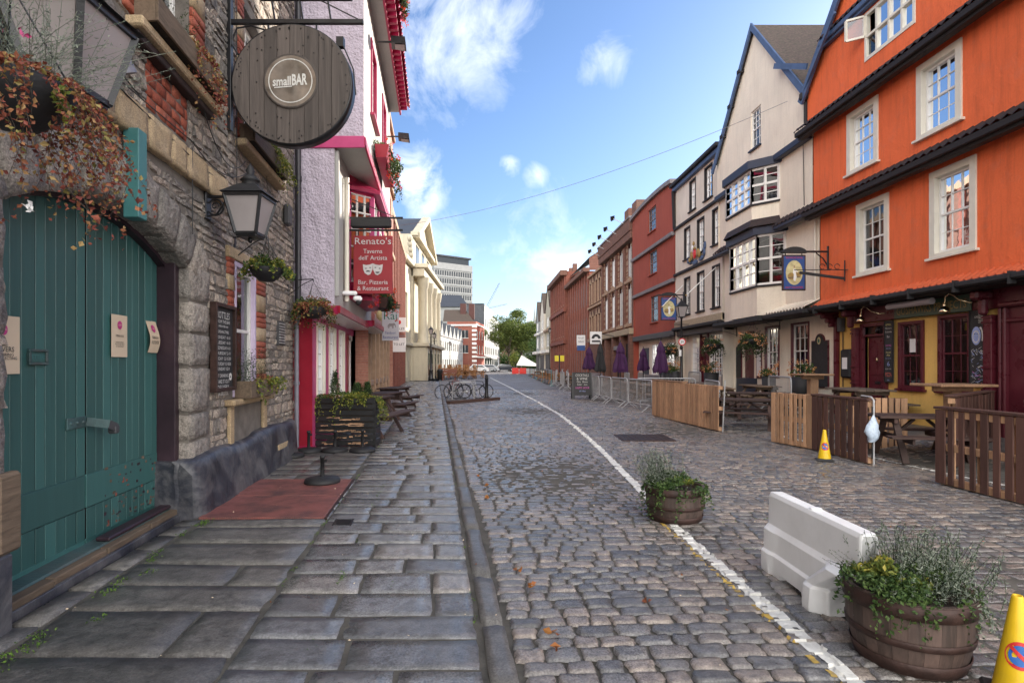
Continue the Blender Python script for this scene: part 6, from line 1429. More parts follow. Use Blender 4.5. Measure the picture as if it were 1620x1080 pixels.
V_ = [(18.1, .72, 6.16), (18.85, 1.42, 6.16), (20.85, 1.42, 6.16), (21.6, .72, 6.16)]; V2 = [(18.27, .70, 6.42), (18.89, 1.30, 6.42), (20.78, 1.30, 6.42), (21.4, .70, 6.42)]
for i in range(3): mb.quad(V_[i], V_[i+1], V2[i+1], V2[i], M['tiledark'])
pentile(mb, 16.4, 18.2, .70, 6.28, .98, 6.04, M['tiledark'], .21); pentile(mb, 21.5, 22.9, .70, 6.28, .98, 6.04, M['tiledark'], .21); mk('pent_tiles', mb, CR)
mb = MB(RF); mb.box(16.4, 18.2, .7, .96, 5.90, 6.02, M['navy'], .02); mb.box(21.5, 22.9, .7, .96, 5.90, 6.02, M['navy'], .02); pentile(mb, 16.4, 18.9, .5, 3.52, .95, 3.30, M['cream'], .17, .03); mb.box(16.4, 22.9, .1, 1.0, 3.10, 3.24, M['blackmatt'], .03); mb.box(18.8, 21.0, .3, 1.15, 3.06, 3.22, M['blackmatt'], .02); mk('lower_pent', mb, CR)
mb = MB(RF); gww = [(17.8, 18.85, 1.15, 2.98), (19.6, 20.6, 1.15, 2.98)]
wall(mb, A0, A1, 0, 3.2, 0, M['cream'], gww+[(21.45, 22.3, .2, 2.9)], rev=.12); mk('ground_floor_wall', mb, CR)
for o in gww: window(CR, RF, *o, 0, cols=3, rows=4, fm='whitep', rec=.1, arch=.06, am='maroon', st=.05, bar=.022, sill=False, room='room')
mb = MB(RF); mb.box(21.45, 22.3, -.12, -.05, .2, 2.9, M['maroon'], .01); mb.box(20.85, 21.15, .02, .05, 1.2, 2.2, M['paperw'], .005); mb.box(20.82, 21.2, .0, .04, 1.1, 2.3, M['maroon'], .01); mk('door', mb, CR)
mb = MB(RF); mb.box(21.2, 22.9, .0, .04, .2, 1.1, M['navy'], .01); mb.box(22.88, 22.98, -.1, .1, 0, 3.1, M['cream'], .02); mk('dado', mb, CR)
mb = MB(RF); mb.tube([(16.55, .56, 3.5), (16.55, .56, 5.9)], .03, M['creamp'], 6); mb.tube([(16.75, .76, 6.3), (16.8, .76, 8.1)], .012, M['cable'], 5); mk('downpipe', mb, CR)
mb = MB(RF)   # carved corbel at the party wall
for i, (w, z) in enumerate(((.10, 2.7), (.16, 2.82), (.24, 2.94), (.34, 3.04))): mb.box(16.3, 16.46, .0, .1+w*1.6, z, z+.12, M['maroon'], .03)
mb.box(16.31, 16.44, .0, .1, .2, 2.75, M['maroon'], .02); mb.box(16.3, 16.46, .85, 1.1, 9.2, 9.45, M['darktrim'], .05); mb.box(16.33, 16.43, .85, .98, 8.5, 9.2, M['darktrim'], .04); mk('carved_corbel', mb, CR)
def archboard(s0, s1, z0, z1, label, crest=True):
    t = empty('arched_board', RF((s0+s1)/2, .05, z0), label, 'menu board'); c = (s0+s1)/2; r = (s1-s0)*.26
    def outl(g): return [(s0-g, z0-g), (s1+g, z0-g), (s1+g, z1+g), (c+r+g, z1+g)]+[(c+(r+g)*cos(a), z1+(r+g)*sin(a)) for a in np.linspace(.05, pi-.05, 12)]+[(c-r-g, z1+g), (s0-g, z1+g)]
    mb = MB(RF); mb.prism([(a, b_) for a, b_ in outl(0)], .03, .06, M['slateboard']); mk('panel', mb, t); mb = MB(RF); mb.prism([(a, b_) for a, b_ in outl(.03)], .005, .04, M['maroon']); mk('frame', mb, t)
    if crest:
        mb = MB(); mb.add([RF(c+.09*cos(a), .064, z1+.02+.11*sin(a)) for a in np.linspace(0, 6, 14)], [tuple(range(14))], M['ovalcr']); mb.add([RF(c+.05*cos(a), .068, z1+.02+.06*sin(a)) for a in np.linspace(0, 6, 10)], [tuple(range(10))], M['dgreen']); mk('crest', mb, t)
def RFx(x, y, z): return RF(x, y, z)
archboard(16.8, 17.6, .95, 2.32, 'blank black arched menu board between the cream pub window and the yellow wall'); archboard(22.45, 22.85, 1.1, 2.3, 'narrow black arched board left of the maroon door of the cream pub', False)
def pubsign(x, y, z0, w, h, wallx, label, k=1):
    t = empty('pub_sign', (x, y, z0), label, 'pub sign'); mb = MB(); mb.box(x-w/2, x+w/2, y-.03, y+.03, z0, z0+h, M['hoop'], .01); mk('frame', mb, t)
    mb = MB(); mb.box(x-w/2+.04, x+w/2-.04, y-.034, y-.03, z0+.04, z0+h-.04, M['pubblue']); yy = y-.037
    def O(rx, rz, m, e=0, dx=0, dz=0): mb.add([(x+dx+rx*cos(a), yy-e, z0+h*.5+dz+rz*sin(a)) for a in np.linspace(0, 2*pi, 29)[:-1]], [tuple(range(28))], M[m])
    O(w*.36, h*.345, 'ovalcr'); O(w*.16, h*.10, 'gold', .002, -w*.12, -h*.10); O(w*.13, h*.08, 'gold', .002, w*.16, -h*.06)
    def Q(pts, m, e=.004): mb.add([(x+a*w, yy-e, z0+h*.5+b_*h) for a, b_ in pts], [tuple(range(len(pts)))], M[m])
    Q([(-.04, .10), (.06, .10), (.07, -.02), (.10, -.12), (.04, -.25), (-.04, -.20), (-.02, -.05), (-.06, .0)], 'paperw'); Q([(-.03, .13), (.03, .13), (.03, .20), (-.03, .20)], 'bandstone'); Q([(-.28, -.13), (.28, -.10), (.24, -.13), (-.25, -.17)], 'oldwood', .003); Q([(.06, .08), (.16, .02), (.15, .0), (.06, .05)], 'paperw')
    mk('painting', mb, t); mb = MB(); mb.text('THE FAMOUS ROYAL', .07, M['redsticker'], lambda a, b_: (x+a, yy, z0+h-.085+b_), width=w*.74); mb.text('NAVY VOLUNTEER', .07, M['redsticker'], lambda a, b_: (x+a, yy, z0+.085+b_), width=w*.74); mk('lettering', mb, t)
    mb = MB(); N = 12; mb.prism([(x-w*.56, z0+h+.06)]+[(x-w*.5*cos(a), z0+h+.06+.16*sin(a)) for a in np.linspace(0, pi, N)]+[(x+w*.56, z0+h+.06)], y-.09, y+.09, M['blackmatt']); mb.box(x-w*.75, wallx, y-.02, y+.02, z0+h+.07, z0+h+.12, M['black']); mb.box(wallx-.03, wallx, y-.03, y+.03, z0+h-.4, z0+h+.25, M['black'])
    mb.tube([(wallx-.02, y, z0+h-.3), (wallx-.15, y, z0+h-.1), (wallx-.35, y, z0+h+.06)], .018, M['black'], 6)
    for a in (-.35, .35): mb.bar((x+a*w, y, z0+h-.01), (x+a*w, y, z0+h+.08), .02, .02, M['black'])
    mk('bracket', mb, t)
pubsign(7.92, 16.0, 3.70, .66, 1.00, RF(16.0, .5, 0)[0], 'blue pub sign with a cream oval painting hung between the cream and orange pubs')
pubsign(7.52, 27.3, 3.72, .78, 1.12, RF(27.3, .6, 0)[0], 'blue pub sign with a cream oval painting hung in front of the red rendered house')
# ---------------------------------------------------------------- cream three-window house
CB = building('cream_terrace_house', RF, 22.95, 28.6, 'narrow cream house with dark window surrounds and a coat of arms')
cols_ = ((26.55, 27.35), (24.85, 25.70), (23.2, 24.0)); C0, C1 = 22.97, 28.6
op1 = [(a, b_, 3.98, 5.75) for a, b_ in cols_]; op2 = [(a, b_, 6.60, 8.12) for a, b_ in cols_]; op3 = [(25.85, 26.65, 8.72, 10.15), (23.95, 24.85, 8.72, 10.15)]
mb = MB(RF); wall(mb, C0, C1, 3.7, 10.6, .55, M['cream2'], op1+op2+op3, rev=.16); mk('front_wall', mb, CB); sides(CB, RF, C0, C1, .55, 0, 10.6, 8, M['cream2'])
mb = MB(RF); mb.quad((C0, .75, 10.55), (C1, .75, 10.55), (C1, -3.6, 12.3), (C0, -3.6, 12.3), M['slate']); mb.quad((C0, -8, 10.55), (C1, -8, 10.55), (C1, -3.6, 12.3), (C0, -3.6, 12.3), M['slate']); mk('roof', mb, CB)
mb = MB(RF); mb.box(C0, C1+.1, .5, .85, 10.45, 10.62, M['darktrim'], .02); mb.box(C0, C1+.05, .5, .72, 10.25, 10.45, M['bluetrim'], .02)
for z in (8.30, 6.0): mb.box(C0, C1+.03, .55, .66, z, z+.13, M['darktrim'], .015)
mb.bar((28.55, .7, 10.3), (28.58, .62, 8.4), .12, .12, M['darktrim']); mk('string_course', mb, CB)
for o in op1+op2+op3: window(CB, RF, *o, .55, cols=3, rows=4 if o not in op1 else 6, fm='whitep', rec=.14, arch=.07, am='darktrim', st=.045, bar=.03, curt=2 if o in op2 else 1, sill=True, sm='darktrim', proud=.02)
mb = MB(RF); mb.box(C0, C1, .0, .62, 3.42, 3.72, M['ashlar'], .02); mb.box(C0, C1+.05, .0, .75, 3.28, 3.42, M['blackmatt'], .03); mb.box(C0, C1, .0, .5, 3.0, 3.28, M['darkgrey'], .02); mk('shop_cornice', mb, CB)
mb = MB(RF); gw2 = [(24.0, 25.4, 1.1, 2.95), (26.6, 27.6, 1.1, 2.95)]; wall(mb, C0, C1, 0, 3.1, .1, M['cream2'], gw2+[(25.5, 26.3, .2, 2.9)], rev=.14); mk('ground_floor_wall', mb, CB)
for o in gw2: window(CB, RF, *o, .1, cols=5, rows=7, fm='whitep', rec=.1, st=.05, bar=.035, sash=False, sill=False, room='room')
mb = MB(RF); mb.box(25.5, 26.3, -.04, .02, .2, 2.2, M['maroon'], .01); mb.box(25.5, 26.3, -.04, .02, 2.3, 2.9, M['darkgrey'], .01); mb.box(25.45, 25.52, .0, .2, .1, 3.0, M['maroon']); mb.box(26.28, 26.36, .0, .2, .1, 3.0, M['maroon']); mb.box(23.0, 24.0, .1, .16, .2, 1.2, M['navy'], .01); mk('door', mb, CB)
# coat of arms
t = empty('coat_of_arms', RF(25.6, .6, 6.2), 'carved coat of arms with blue scrolls and gilded supporters on the cream house', 'coat of arms'); mb = MB(RF)
def OV(mb, s, z, rs, rz, m, n=.58, th=.10): mb.ball((25.7+(s-25.7)*.9, n-.0, 6.5+(z-6.5)*.85), rs*.9, th*.55, rz*.85, M[m], 12, 8)
for (s, z, rs, rz) in ((25.1, 6.28, .32, .14), (25.9, 6.20, .36, .15), (26.5, 6.32, .25, .12), (24.72, 6.55, .14, .26), (24.6, 6.85, .09, .2), (26.85, 6.5, .10, .2)): OV(mb, s, z, rs, rz, 'bluetrim')
mk('scroll', mb, t); mb = MB(RF); OV(mb, 25.75, 6.62, .20, .26, 'redsticker', .66, .1); mk('shield', mb, t); mb = MB(RF)
for (s, z, rs, rz) in ((25.32, 6.62, .18, .22), (26.15, 6.60, .15, .24), (26.4, 6.42, .14, .12), (25.1, 6.5, .12, .2), (25.75, 6.92, .14, .08)): OV(mb, s, z, rs, rz, 'gold', .66)
OV(mb, 25.95, 6.98, .07, .16, 'paperw', .68); OV(mb, 25.85, 7.2, .03, .12, 'gold', .66); mk('supporters', mb, t)
for i, (s, z) in enumerate(((23.6, 5.65), (27.5, 5.45))):
    mb = MB(); mb.tube([RF(s, .55, z), RF(s-.3, 1.9, z-1.2)] if i == 0 else [RF(s, .55, z), RF(s-.4, 1.7, z-1.1)], .022, M['whitep'], 6); mb.ball(RF(s-.3, 1.9, z-1.2) if i == 0 else RF(s-.4, 1.7, z-1.1), .04, .04, .04, M['gold'], 6, 4); mk('flagpole', mb, label='white slanting flagpole on the cream house, the one %s' % ('nearer the bay windows' if i == 0 else 'nearer the red house'), cat='flagpole')
# ---------------------------------------------------------------- red rendered house
RB = building('red_rendered_house', RF, 28.7, 36.6, 'dull red rendered house with grey bands and a curved parapet'); opr = [(31.6, 33.1, 9.15, 10.5), (31.6, 33.1, 6.75, 8.05), (31.6, 33.1, 4.0, 5.5)]
mb = MB(RF); R0, R1 = 28.7, 36.6
for (za, zb, n) in ((3.3, 5.85, .50), (5.85, 8.2, .56), (8.2, 11.0, .62)): wall(mb, R0, R1, za, zb, n, M['redren'], [o for o in opr if za < o[2] < zb], rev=.14, top=(lambda s: 10.75+.2*sin(pi*(s-R0)/(R1-R0))**.7) if zb == 11.0 else None, br=[R0+i*.8 for i in range(10)])
mk('front_wall', mb, RB); sides(RB, RF, R0, R1, .55, 0, 10.7, 8, M['redren'])
mb = MB(RF)
for z, n in ((5.78, .52), (8.12, .58)): mb.box(R0, R1, n-.05, n+.16, z, z+.2, M['greytrim'], .02)
for i in range(10): a, b_ = R0+i*.79, R0+(i+1)*.79; za = 10.75+.2*max(0, sin(pi*i/10))**.7; zb = 10.75+.2*max(0, sin(pi*(i+1)/10))**.7; mb.add([(a, .45, za), (b_, .45, zb), (b_, .80, zb), (a, .80, za), (a, .45, za+.22), (b_, .45, zb+.22), (b_, .80, zb+.22), (a, .80, za+.22)], [(0, 1, 2, 3), (4, 5, 6, 7), (0, 1, 5, 4), (2, 3, 7, 6), (0, 3, 7, 4), (1, 2, 6, 5)], M['greytrim'])
mk('grey_band', mb, RB); mb = MB(RF); mb.quad((R0, .4, 10.6), (R1, .4, 10.6), (R1, -8, 10.6), (R0, -8, 10.6), M['slate']); mk('roof', mb, RB)
for o, n in zip(opr, (.62, .56, .50)): window(RB, RF, *o, n, cols=4, rows=4, fm='greytrim', rec=.12, st=.05, bar=.03, sm='redren')
mb = MB(RF); mb.box(R0, R1, .3, .62, 3.05, 3.35, M['darkgrey'], .02); mk('shop_fascia', mb, RB); mb = MB(RF); wall(mb, R0, R1, 0, 3.1, .2, M['cream2'], [(29.5, 31.0, 1.0, 2.8), (32.6, 33.9, 1.0, 2.8)], rev=.1); mb.box(31.3, 32.3, .2, .26, .2, 2.6, M['navy']); mb.box(34.4, 35.4, .2, .26, .2, 2.6, M['navy']); mb.box(R0, R1, .2, .28, .2, 1.0, M['greytrim']); mk('ground_floor_wall', mb, RB)
for o in ((29.5, 31.0, 1.0, 2.8), (32.6, 33.9, 1.0, 2.8)): window(RB, RF, *o, .2, cols=3, rows=3, fm='whitep', rec=.08, st=.06, bar=.04, sash=False, sill=False)
t = mk('wall_lamp', (lambda m: (m.lathe([(0, 0), (.1, .02), (.13, .12), (.1, .25), (0, .27)], M['plasticw'], RF(29.2, .75, 3.95), 10), m)[1])(MB()), label='small white wall lamp on the red rendered house', cat='wall lamp')
# ---------------------------------------------------------------- polychrome brick warehouse
VB = building('arcaded_brick_warehouse', RF, 36.7, 47, 'tall arcaded brown brick warehouse with striped pointed arches'); V0, V1 = 36.7, 47.0; bw = (V1-V0-.6)/4
def arcfun(c, w, zs): return lambda s: zs+sqrt(max(0, (w*.5)**2-(s-c)**2))*1.15
ops = []; tiers = ((4.35, 6.6), (7.3, 9.35))
for i in range(4):
    a = V0+.6+i*bw
    for (za, zb) in tiers:
        c = a+bw*.42; ops.append((c-.45, c+.45, za, arcfun(c, .90, zb)))
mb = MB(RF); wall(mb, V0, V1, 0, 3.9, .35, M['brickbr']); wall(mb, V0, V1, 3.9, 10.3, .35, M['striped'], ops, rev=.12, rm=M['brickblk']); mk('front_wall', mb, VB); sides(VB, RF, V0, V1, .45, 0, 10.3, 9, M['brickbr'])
mb = MB(RF)
for i in range(5): s = V0+.15+i*bw; mb.box(s, s+.38, .35, .50, 3.6, 9.6, M['brickbr'], .02); mb.box(s-.05, s+.43, .3, .74, 0, 3.55, M['brickbr'], .02)
mb.box(V0, V1, .30, .72, 9.75, 10.25, M['brickbr'], .03); mb.box(V0, V1, .2, .78, 10.25, 11.05, M['brickbr'], .03); mb.box(V0, V1, .15, .84, 11.05, 11.2, M['greytrim'], .03)
for s in (V0+.2, V0+2.2): mb.box(s, s+1.1, -.6, .3, 11.2, 12.3, M['brickbr'], .03)
mk('brick_piers', mb, VB)
mb = MB(RF)
for i in range(4):
    a = V0+.6+i*bw
    for (za, zb) in tiers:
        for k in (0,):
            c = a+bw*.42
            for j in range(9):
                a0 = pi*j/9; a1 = pi*(j+.5)/9; r0, r1 = .46, .80
                mb.add([(c+r*cos(q), .37+e, zb+1.15*r*sin(q)) for e in (0, .03) for r, q in ((r0, a0), (r1, a0), (r1, a1), (r0, a1))], [(4, 5, 6, 7), (0, 1, 5, 4), (1, 2, 6, 5), (2, 3, 7, 6), (3, 0, 4, 7)], M['bandstone'])
        cc = [a+bw*.42]
        for z in np.arange(za, zb, .42):
            for (p, q) in ((a-.06, cc[0]-.47), (cc[0]+.47, a+bw-.22)): mb.box(p, q, .35, .362, z, z+.10, M['bandstone'])
        mb.box(a-.1, a+bw-.15, .3, .50, za-.22, za-.02, M['bandstone'], .02)
mb.box(V0, V1, .3, .80, 3.55, 3.95, M['ashlar'], .03); mk('stone_banding', mb, VB)
for (a, b_, za, f) in ops:
    g = MB(RF); N = 8; pts = [(a, .27, za), (b_, .27, za)]+[(b_-(b_-a)*i/N, .27, f(b_-(b_-a)*i/N)) for i in range(N+1)]
    g.add(pts, [tuple(range(len(pts)))], M['glass']); w = mk('window', g, VB); g = MB(RF); g.bar(((a+b_)/2, .28, za), ((a+b_)/2, .28, f((a+b_)/2)), .06, .05, M['whitep']); g.bar((b_-.04, .28, za), (b_-.04, .28, f(b_)+.1), .09, .05, M['whitep']); mk('frame', g, w)
mb = MB(RF); mb.quad((V0, -.1, 0), (V1, -.1, 0), (V1, -.1, 10), (V0, -.1, 10), M['dark']); mk('dark_interior', mb, VB)
mb = MB(RF)
for s in (V0+1.0, V0+3.6): mb.box(s, s+1.5, .3, .40, .3, 3.0, M['dark'])
mb.box(V0+5.6, V0+6.8, .3, .40, .2, 2.9, M['lilacp']); mb.box(V0+3.4, V0+5.3, .35, .7, 2.6, 2.9, M['greytrim'], .03); mb.box(V0+8.1, V0+9.6, .3, .4, .2, 2.9, M['dark']); mk('ground_openings', mb, VB)
for i, (s, z) in enumerate(((38.2, 11.9), (40.4, 11.7), (42.5, 11.6), (44.6, 11.5), (46.4, 11.3))):
    mb = MB(); z -= .75; p = RF(s, .6, z-.2); q = RF(s, 1.55, z+.25); mb.bar(p, q, .04, .04, M['steel']); mb.add([(q[0]-.17, q[1]-.14, q[2]+.07), (q[0]+.12, q[1]-.14, q[2]+.15), (q[0]+.18, q[1]+.14, q[2]-.03), (q[0]-.11, q[1]+.14, q[2]-.13), (q[0]-.06, q[1], q[2]-.22)], [(0, 1, 2, 3), (0, 1, 4), (1, 2, 4), (2, 3, 4), (3, 0, 4)], M['black']); mk('facade_floodlight', mb, label='black floodlight on an arm along the top of the arcaded brick warehouse', cat='floodlight', group='floodlights along the warehouse parapet')
# hanging round-arch lamp sign + agents board
t = empty('projecting_sign', RF(45, .6, 3.3), 'square white projecting sign with a black arch mark on the brick warehouse', 'sign'); mb = MB(); x, y = 6.05, 41; mb.box(x-.42, x+.42, y-.06, y+.06, 3.05, 3.95, M['paperw'], .02); mk('board', mb, t); mb = MB()
mb.add([(x+r*cos(a), y-.065, 3.45+r*sin(a)) for r in (.14, .33) for a in np.linspace(0, pi, 10)], [(i, i+1, 11+i, 10+i) for i in range(9)], M['inkd']); mb.box(x-.3, x+.3, y-.07, y-.06, 3.2, 3.32, M['inkd']); mk('mark', mb, t); mb = MB(); mb.bar((x+.4, y, 3.8), (RF(41, .3, 0)[0], y, 3.5), .05, .05, M['black']); mk('bracket', mb, t)
t = empty('agents_board', (5.8, 47, 2.9), 'white and blue estate agent board projecting from the brick buildings', 'sign board'); mb = MB(); mb.box(5.35, 6.05, 46.98, 47.02, 3.0, 4.0, M['paperw']); mk('board', mb, t); mb = MB(); mb.box(5.37, 6.03, 46.96, 46.98, 2.72, 3.15, M['pubblue']); mb.text('TO LET', .2, M['inkd'], lambda a, b_: (5.7+a, 46.96, 3.75+b_), width=.5); mb.text('OFFICES', .2, M['inkd'], lambda a, b_: (5.7+a, 46.96, 3.45+b_), width=.5); mk('lettering', mb, t); mb = MB(); mb.bar((6.0, 47.05, 3.4), (7.6, 47.05, 3.6), .05, .05, M['greytrim']); mk('bracket', mb, t)
# ---------------------------------------------------------------- lower brick house, pilastered brick block, gabled houses
ops = [(s, s+.8, z, z+1.9) for s in (47.8, 49.0, 50.6, 51.8) for z in (4.0, 7.0)]
B = simple_block('narrow_brick_house', RF, 47.1, 53, .35, 9.7, 'brickbr', 'lower brown brick house with stone framed windows beside the arcaded warehouse', ops=ops, sillm='bandstone', cols=2, rows=3, rev=.2)
mb = MB(RF)
for (a, b_, c, d) in ops: mb.box(a-.16, a, .35, .42, c, d, M['bandstone']); mb.box(b_, b_+.16, .35, .42, c, d, M['bandstone']); mb.add([(a-.16, .42, d), (b_+.16, .42, d), ((a+b_)/2, .42, d+.6)], [(0, 1, 2)], M['bandstone'])
for z in (3.7, 6.6, 9.5): mb.box(47.1, 53, .35, .55, z, z+.2, M['bandstone'], .02)
mk('stone_dressings', mb, B)
ops = [(s, s+.75, z, z+2.2) for s in (53.8, 55.3, 56.75, 58.2, 59.7, 61.15, 62.6, 64.1) for z in (.6, 3.8, 7.2)]
B = simple_block('pilastered_brick_block', RF, 53, 66, .35, 10.2, 'brick', 'red brick block with full height pilasters and a gabled end', ops=ops, cols=2, rows=3, rev=.06, wfm='greytrim')
mb = MB(RF)
for s in np.arange(53.2, 66, 1.47): mb.box(s, s+.42, .35, .47, 0, 10.2, M['winred'], .02)
mb.box(53, 66, .3, .9, 10.2, 10.6, M['brickbr'], .03); mk('pilaster', mb, B)
mb = MB(RF); mb.add([(53.3, .3, 10.4), (53.3, -7, 10.4), (53.3, -7, 11.0), (53.3, -3, 13.6), (53.3, .3, 11.6)], [(0, 1, 2, 3, 4)], M['brickx']); mb.quad((53.2, .3, 11.6), (66, .3, 11.6), (66, -3, 13.7), (53.2, -3, 13.7), M['slate']); mb.quad((53.2, -7, 11), (66, -7, 11), (66, -3, 13.7), (53.2, -3, 13.7), M['slate']); mk('gabled_end', mb, B)
B = simple_block('tall_brick_block', RF, 66.1, 80, .6, 12.4, 'brick', 'taller red brick block with close set piers before the gabled houses', ops=[], rev=.2)
mb = MB(RF)
for s in np.arange(66.3, 80, 1.7): mb.box(s, s+.5, .6, .78, 0, 11.9, M['winred'], .02); [mb.box(s+.75, s+1.45, .6, .66, z, z+h_, M['blackglass']) for z, h_ in ((1.0, 2.4), (4.9, 2.4), (8.6, 2.4))]; [mb.box(s+.7, s+1.5, .6, .70, z, z+.12, M['bandstone']) for z in (.9, 4.8, 8.5)]
mb.box(66, 80, .5, 1.3, 11.9, 12.5, M['brickbr'], .03); mb.box(66, 80, .6, .95, 7.7, 8.1, M['winred']); mb.box(66, 80, .6, .95, 4.0, 4.4, M['winred'])
for s in (68, 71): mb.box(s, s+.5, -1, -.5, 12.4, 13.6, M['brickbr'])
mk('brick_pier', mb, B)
for i, (s0, s1, m, h, lab) in enumerate(((80.2, 86, 'bath', 9.6, 'ochre gabled timber house at the far end of the right terrace'), (86.2, 92, 'cream2', 9.2, 'pale gabled house, second last of the right terrace'), (92.2, 97, 'greyr', 8.4, 'grey gabled house, last of the right terrace'))):
    B = building('gabled_house', RF, s0, s1, lab); mb = MB(RF); n = .8+.2*i; mid = (s0+s1)/2
    ops = [(mid-1.2, mid+1.2, 4.2, 5.9), (mid-1.0, mid+1.0, 7.0, 8.4)]
    wall(mb, s0, s1, 0, h, n, M[m], ops, rev=.1, top=lambda s: h+3.4*(1-abs(s-mid)/(s1-mid)), br=(mid,)); mk('front_wall', mb, B); sides(B, RF, s0, s1, n, 0, h, 8, M[m]); gable_roof(B, RF, s0, s1, n, h, h+3.5, 8, 'tile')
    for o in ops: window(B, RF, *o, n, cols=5, rows=3, fm='whitep', rec=.05, sash=False, bar=.06, st=.1)
    mb = MB(RF); mb.box(s0, s1, n, n+.7, 3.2, 3.6, M['whitep'], .02); mb.box(s0, s1, n, n+.4, 6.3, 6.6, M['bandstone'] if i == 0 else M['whitep'], .02); mb.box(s0+.3, s1-.3, n, n+.06, .6, 3.0, M['darkgrey']); mk('jetty', mb, B)
mb = MB(); mb.box(6.1, 7.5, 76.4, 76.5, .9, 2.6, M['pubblue']); mk('blue_hoarding', mb, label='blue panel in front of the far ochre gabled house', cat='hoarding')
# overhead wire
mb = MB(); a, b_ = Vector(LF(27, .9, 8.2)), Vector(RF(17.3, .95, 9.62)); mb.tube([a+(b_-a)*t+Vector((0, 0, -1.0*4*t*(1-t)*.55)) for t in [i/24 for i in range(25)]], .008, M['greytrim'], 5); mk('overhead_wire', mb, label='thin wire slung across the street to the cream gable', cat='wire')
# ---------------------------------------------------------------- stone theatre
def CF(s, n, z): return (-9.45-.027*(s-50)+n, s, z)
TH = building('stone_theatre', CF, 50, 71, 'sunlit honey stone theatre with a columned portico and pediment')
mb = MB(CF); aops = [(s, s+1.5, 11.7, 13.6) for s in (57.5, 61.8, 66.3)]; lops = [(s, s+1.5, .4, 3.0) for s in (57.0, 60.2, 63.4, 66.6)]; mops = [(s, s+1.3, 5.0, 8.6) for s in (58.8, 63, 67.2)]
wall(mb, 55, 71, 0, 14.2, 0, M['bath'], aops+lops+mops, rev=.3, top=lambda s: 14.2+3.4*(1-abs(s-63)/8), br=(63,)); wall(mb, 50.1, 55, 0, 11.2, -.2, M['bath'], [(51.6, 53, 5, 8.2), (51.8, 53, .4, 3.0)], rev=.3)
mk('front_wall', mb, TH)
mb = MB(CF); mb.quad((55, 0, 0), (55, -12, 0), (55, -12, 14.2), (55, 0, 14.2), M['bath']); mb.quad((50.1, -.2, 0), (50.1, -12, 0), (50.1, -12, 11.2), (50.1, -.2, 11.2), M['bath']); mb.quad((71, 0, 0), (71, -12, 0), (71, -12, 14.2), (71, 0, 14.2), M['bath']); mb.quad((50.1, -12, 0), (71, -12, 0), (71, -12, 14.2), (50.1, -12, 14.2), M['bath']); mk('side_wall', mb, TH)
mb = MB(CF); mb.quad((55, .3, 14.2), (63, .3, 17.7), (63, -12, 17.7), (55, -12, 14.2), M['slate']); mb.quad((71, .3, 14.2), (63, .3, 17.7), (63, -12, 17.7), (71, -12, 14.2), M['slate']); mb.quad((50.1, -.2, 11.4), (55, -.2, 11.4), (55, -6, 14), (50.1, -6, 14), M['slate']); mk('roof', mb, TH)
mb = MB(CF)
for a, b_ in (((55, 14.1), (63, 17.6)), ((71, 14.1), (63, 17.6))): mb.bar((a[0], .3, a[1]), (b_[0], .3, b_[1]), .8, .5, M['bath'])
for (s0, s1, n1, z, h) in ((54.8, 71.2, .55, 14.0, .4), (54.8, 71.2, 1.5, 10.9, .4), (55, 71, 1.1, 10.1, .8), (54.8, 71.2, 1.6, 3.3, .35), (50, 55, .25, 10.9, .45), (50, 55, .05, 3.3, .3)): mb.box(s0, s1, -.2, n1, z, z+h, M['bath'], .05)
mb.box(55.0, 71.0, .01, 1.3, .0, 3.3, M['bath'], .03)
for s in (55.6, 58.6, 61.6, 64.6, 67.6): mb.box(s+.3, s+2.1, 1.28, 1.33, .5, 2.7, M['blackglass']); mb.box(s-.5, s, 1.3, 1.42, 0, 3.3, M['bath'], .02)
for z in (.6, 1.2, 1.8, 2.4): mb.box(55.1, 71, 1.29, 1.312, z, z+.05, M['greytrim'])
for s in (57.0, 61.4, 65.8): mb.box(s, s+2.2, -.02, .04, 11.6, 13.6, M['blackglass'])
mk('cornice', mb, TH)
for s in (56.2, 60.2, 64.4, 68.8):
    mb = MB(); x, y, _ = CF(s, .85, 0); mb.lathe([(.62, 3.65), (.62, 3.85), (.5, 3.95), (.47, 5), (.43, 9.0), (.5, 9.1), (.62, 9.9), (.66, 10.1)], M['bath'], (x, y, 0), 16); mk('column', mb, TH)
for o in aops+lops+mops: window(TH, CF, *o, 0, cols=2, rows=4, fm='darkgrey', rec=.25, st=.08, bar=.05, sill=False)
for o in [(51.6, 53, 5, 8.2), (51.8, 53, .4, 3.0)]: window(TH, CF, *o, -.2, cols=2, rows=4, fm='darkgrey', rec=.25, st=.08, bar=.05, sill=False)
mb = MB(CF); [mb.ball((53.9-.3*i, .0, 12.0+.45*i), .35, .25, .35, M['bath'], 8, 5) for i in range(4)]; mk('scroll_volute', mb, TH)
# frame from two ground points, outward on the right of the walk p->q
def F2(p, q):
    p = np.array(p, float); q = np.array(q, float); L = float(np.linalg.norm(q-p)); u = (q-p)/L; nv = np.array([u[1], -u[0]])
    return (lambda s, n, z: (p[0]+u[0]*s+nv[0]*n, p[1]+u[1]*s+nv[1]*n, z)), L
def farwin(mb, s0, s1, z0, z1, n=.0, m='dark'): mb.box(s0, s1, n-.05, n+.03, z0, z1, M[m]); 
def frame_grid(par, fr, L, cs, rs, w, h, n=0, fm='whitep', name='window'):
    for z in rs:
        for s in cs:
            g = MB(fr); g.quad((s, n+.01, z), (s+w, n+.01, z), (s+w, n+.01, z+h), (s, n+.01, z+h), M['blackglass']); g.box(s-.06, s+w+.06, n-.02, n+.06, z-.1, z, M[fm]); g.box(s+w/2-.03, s+w/2+.03, n+.01, n+.05, z, z+h, M[fm]); mk(name, g, par)
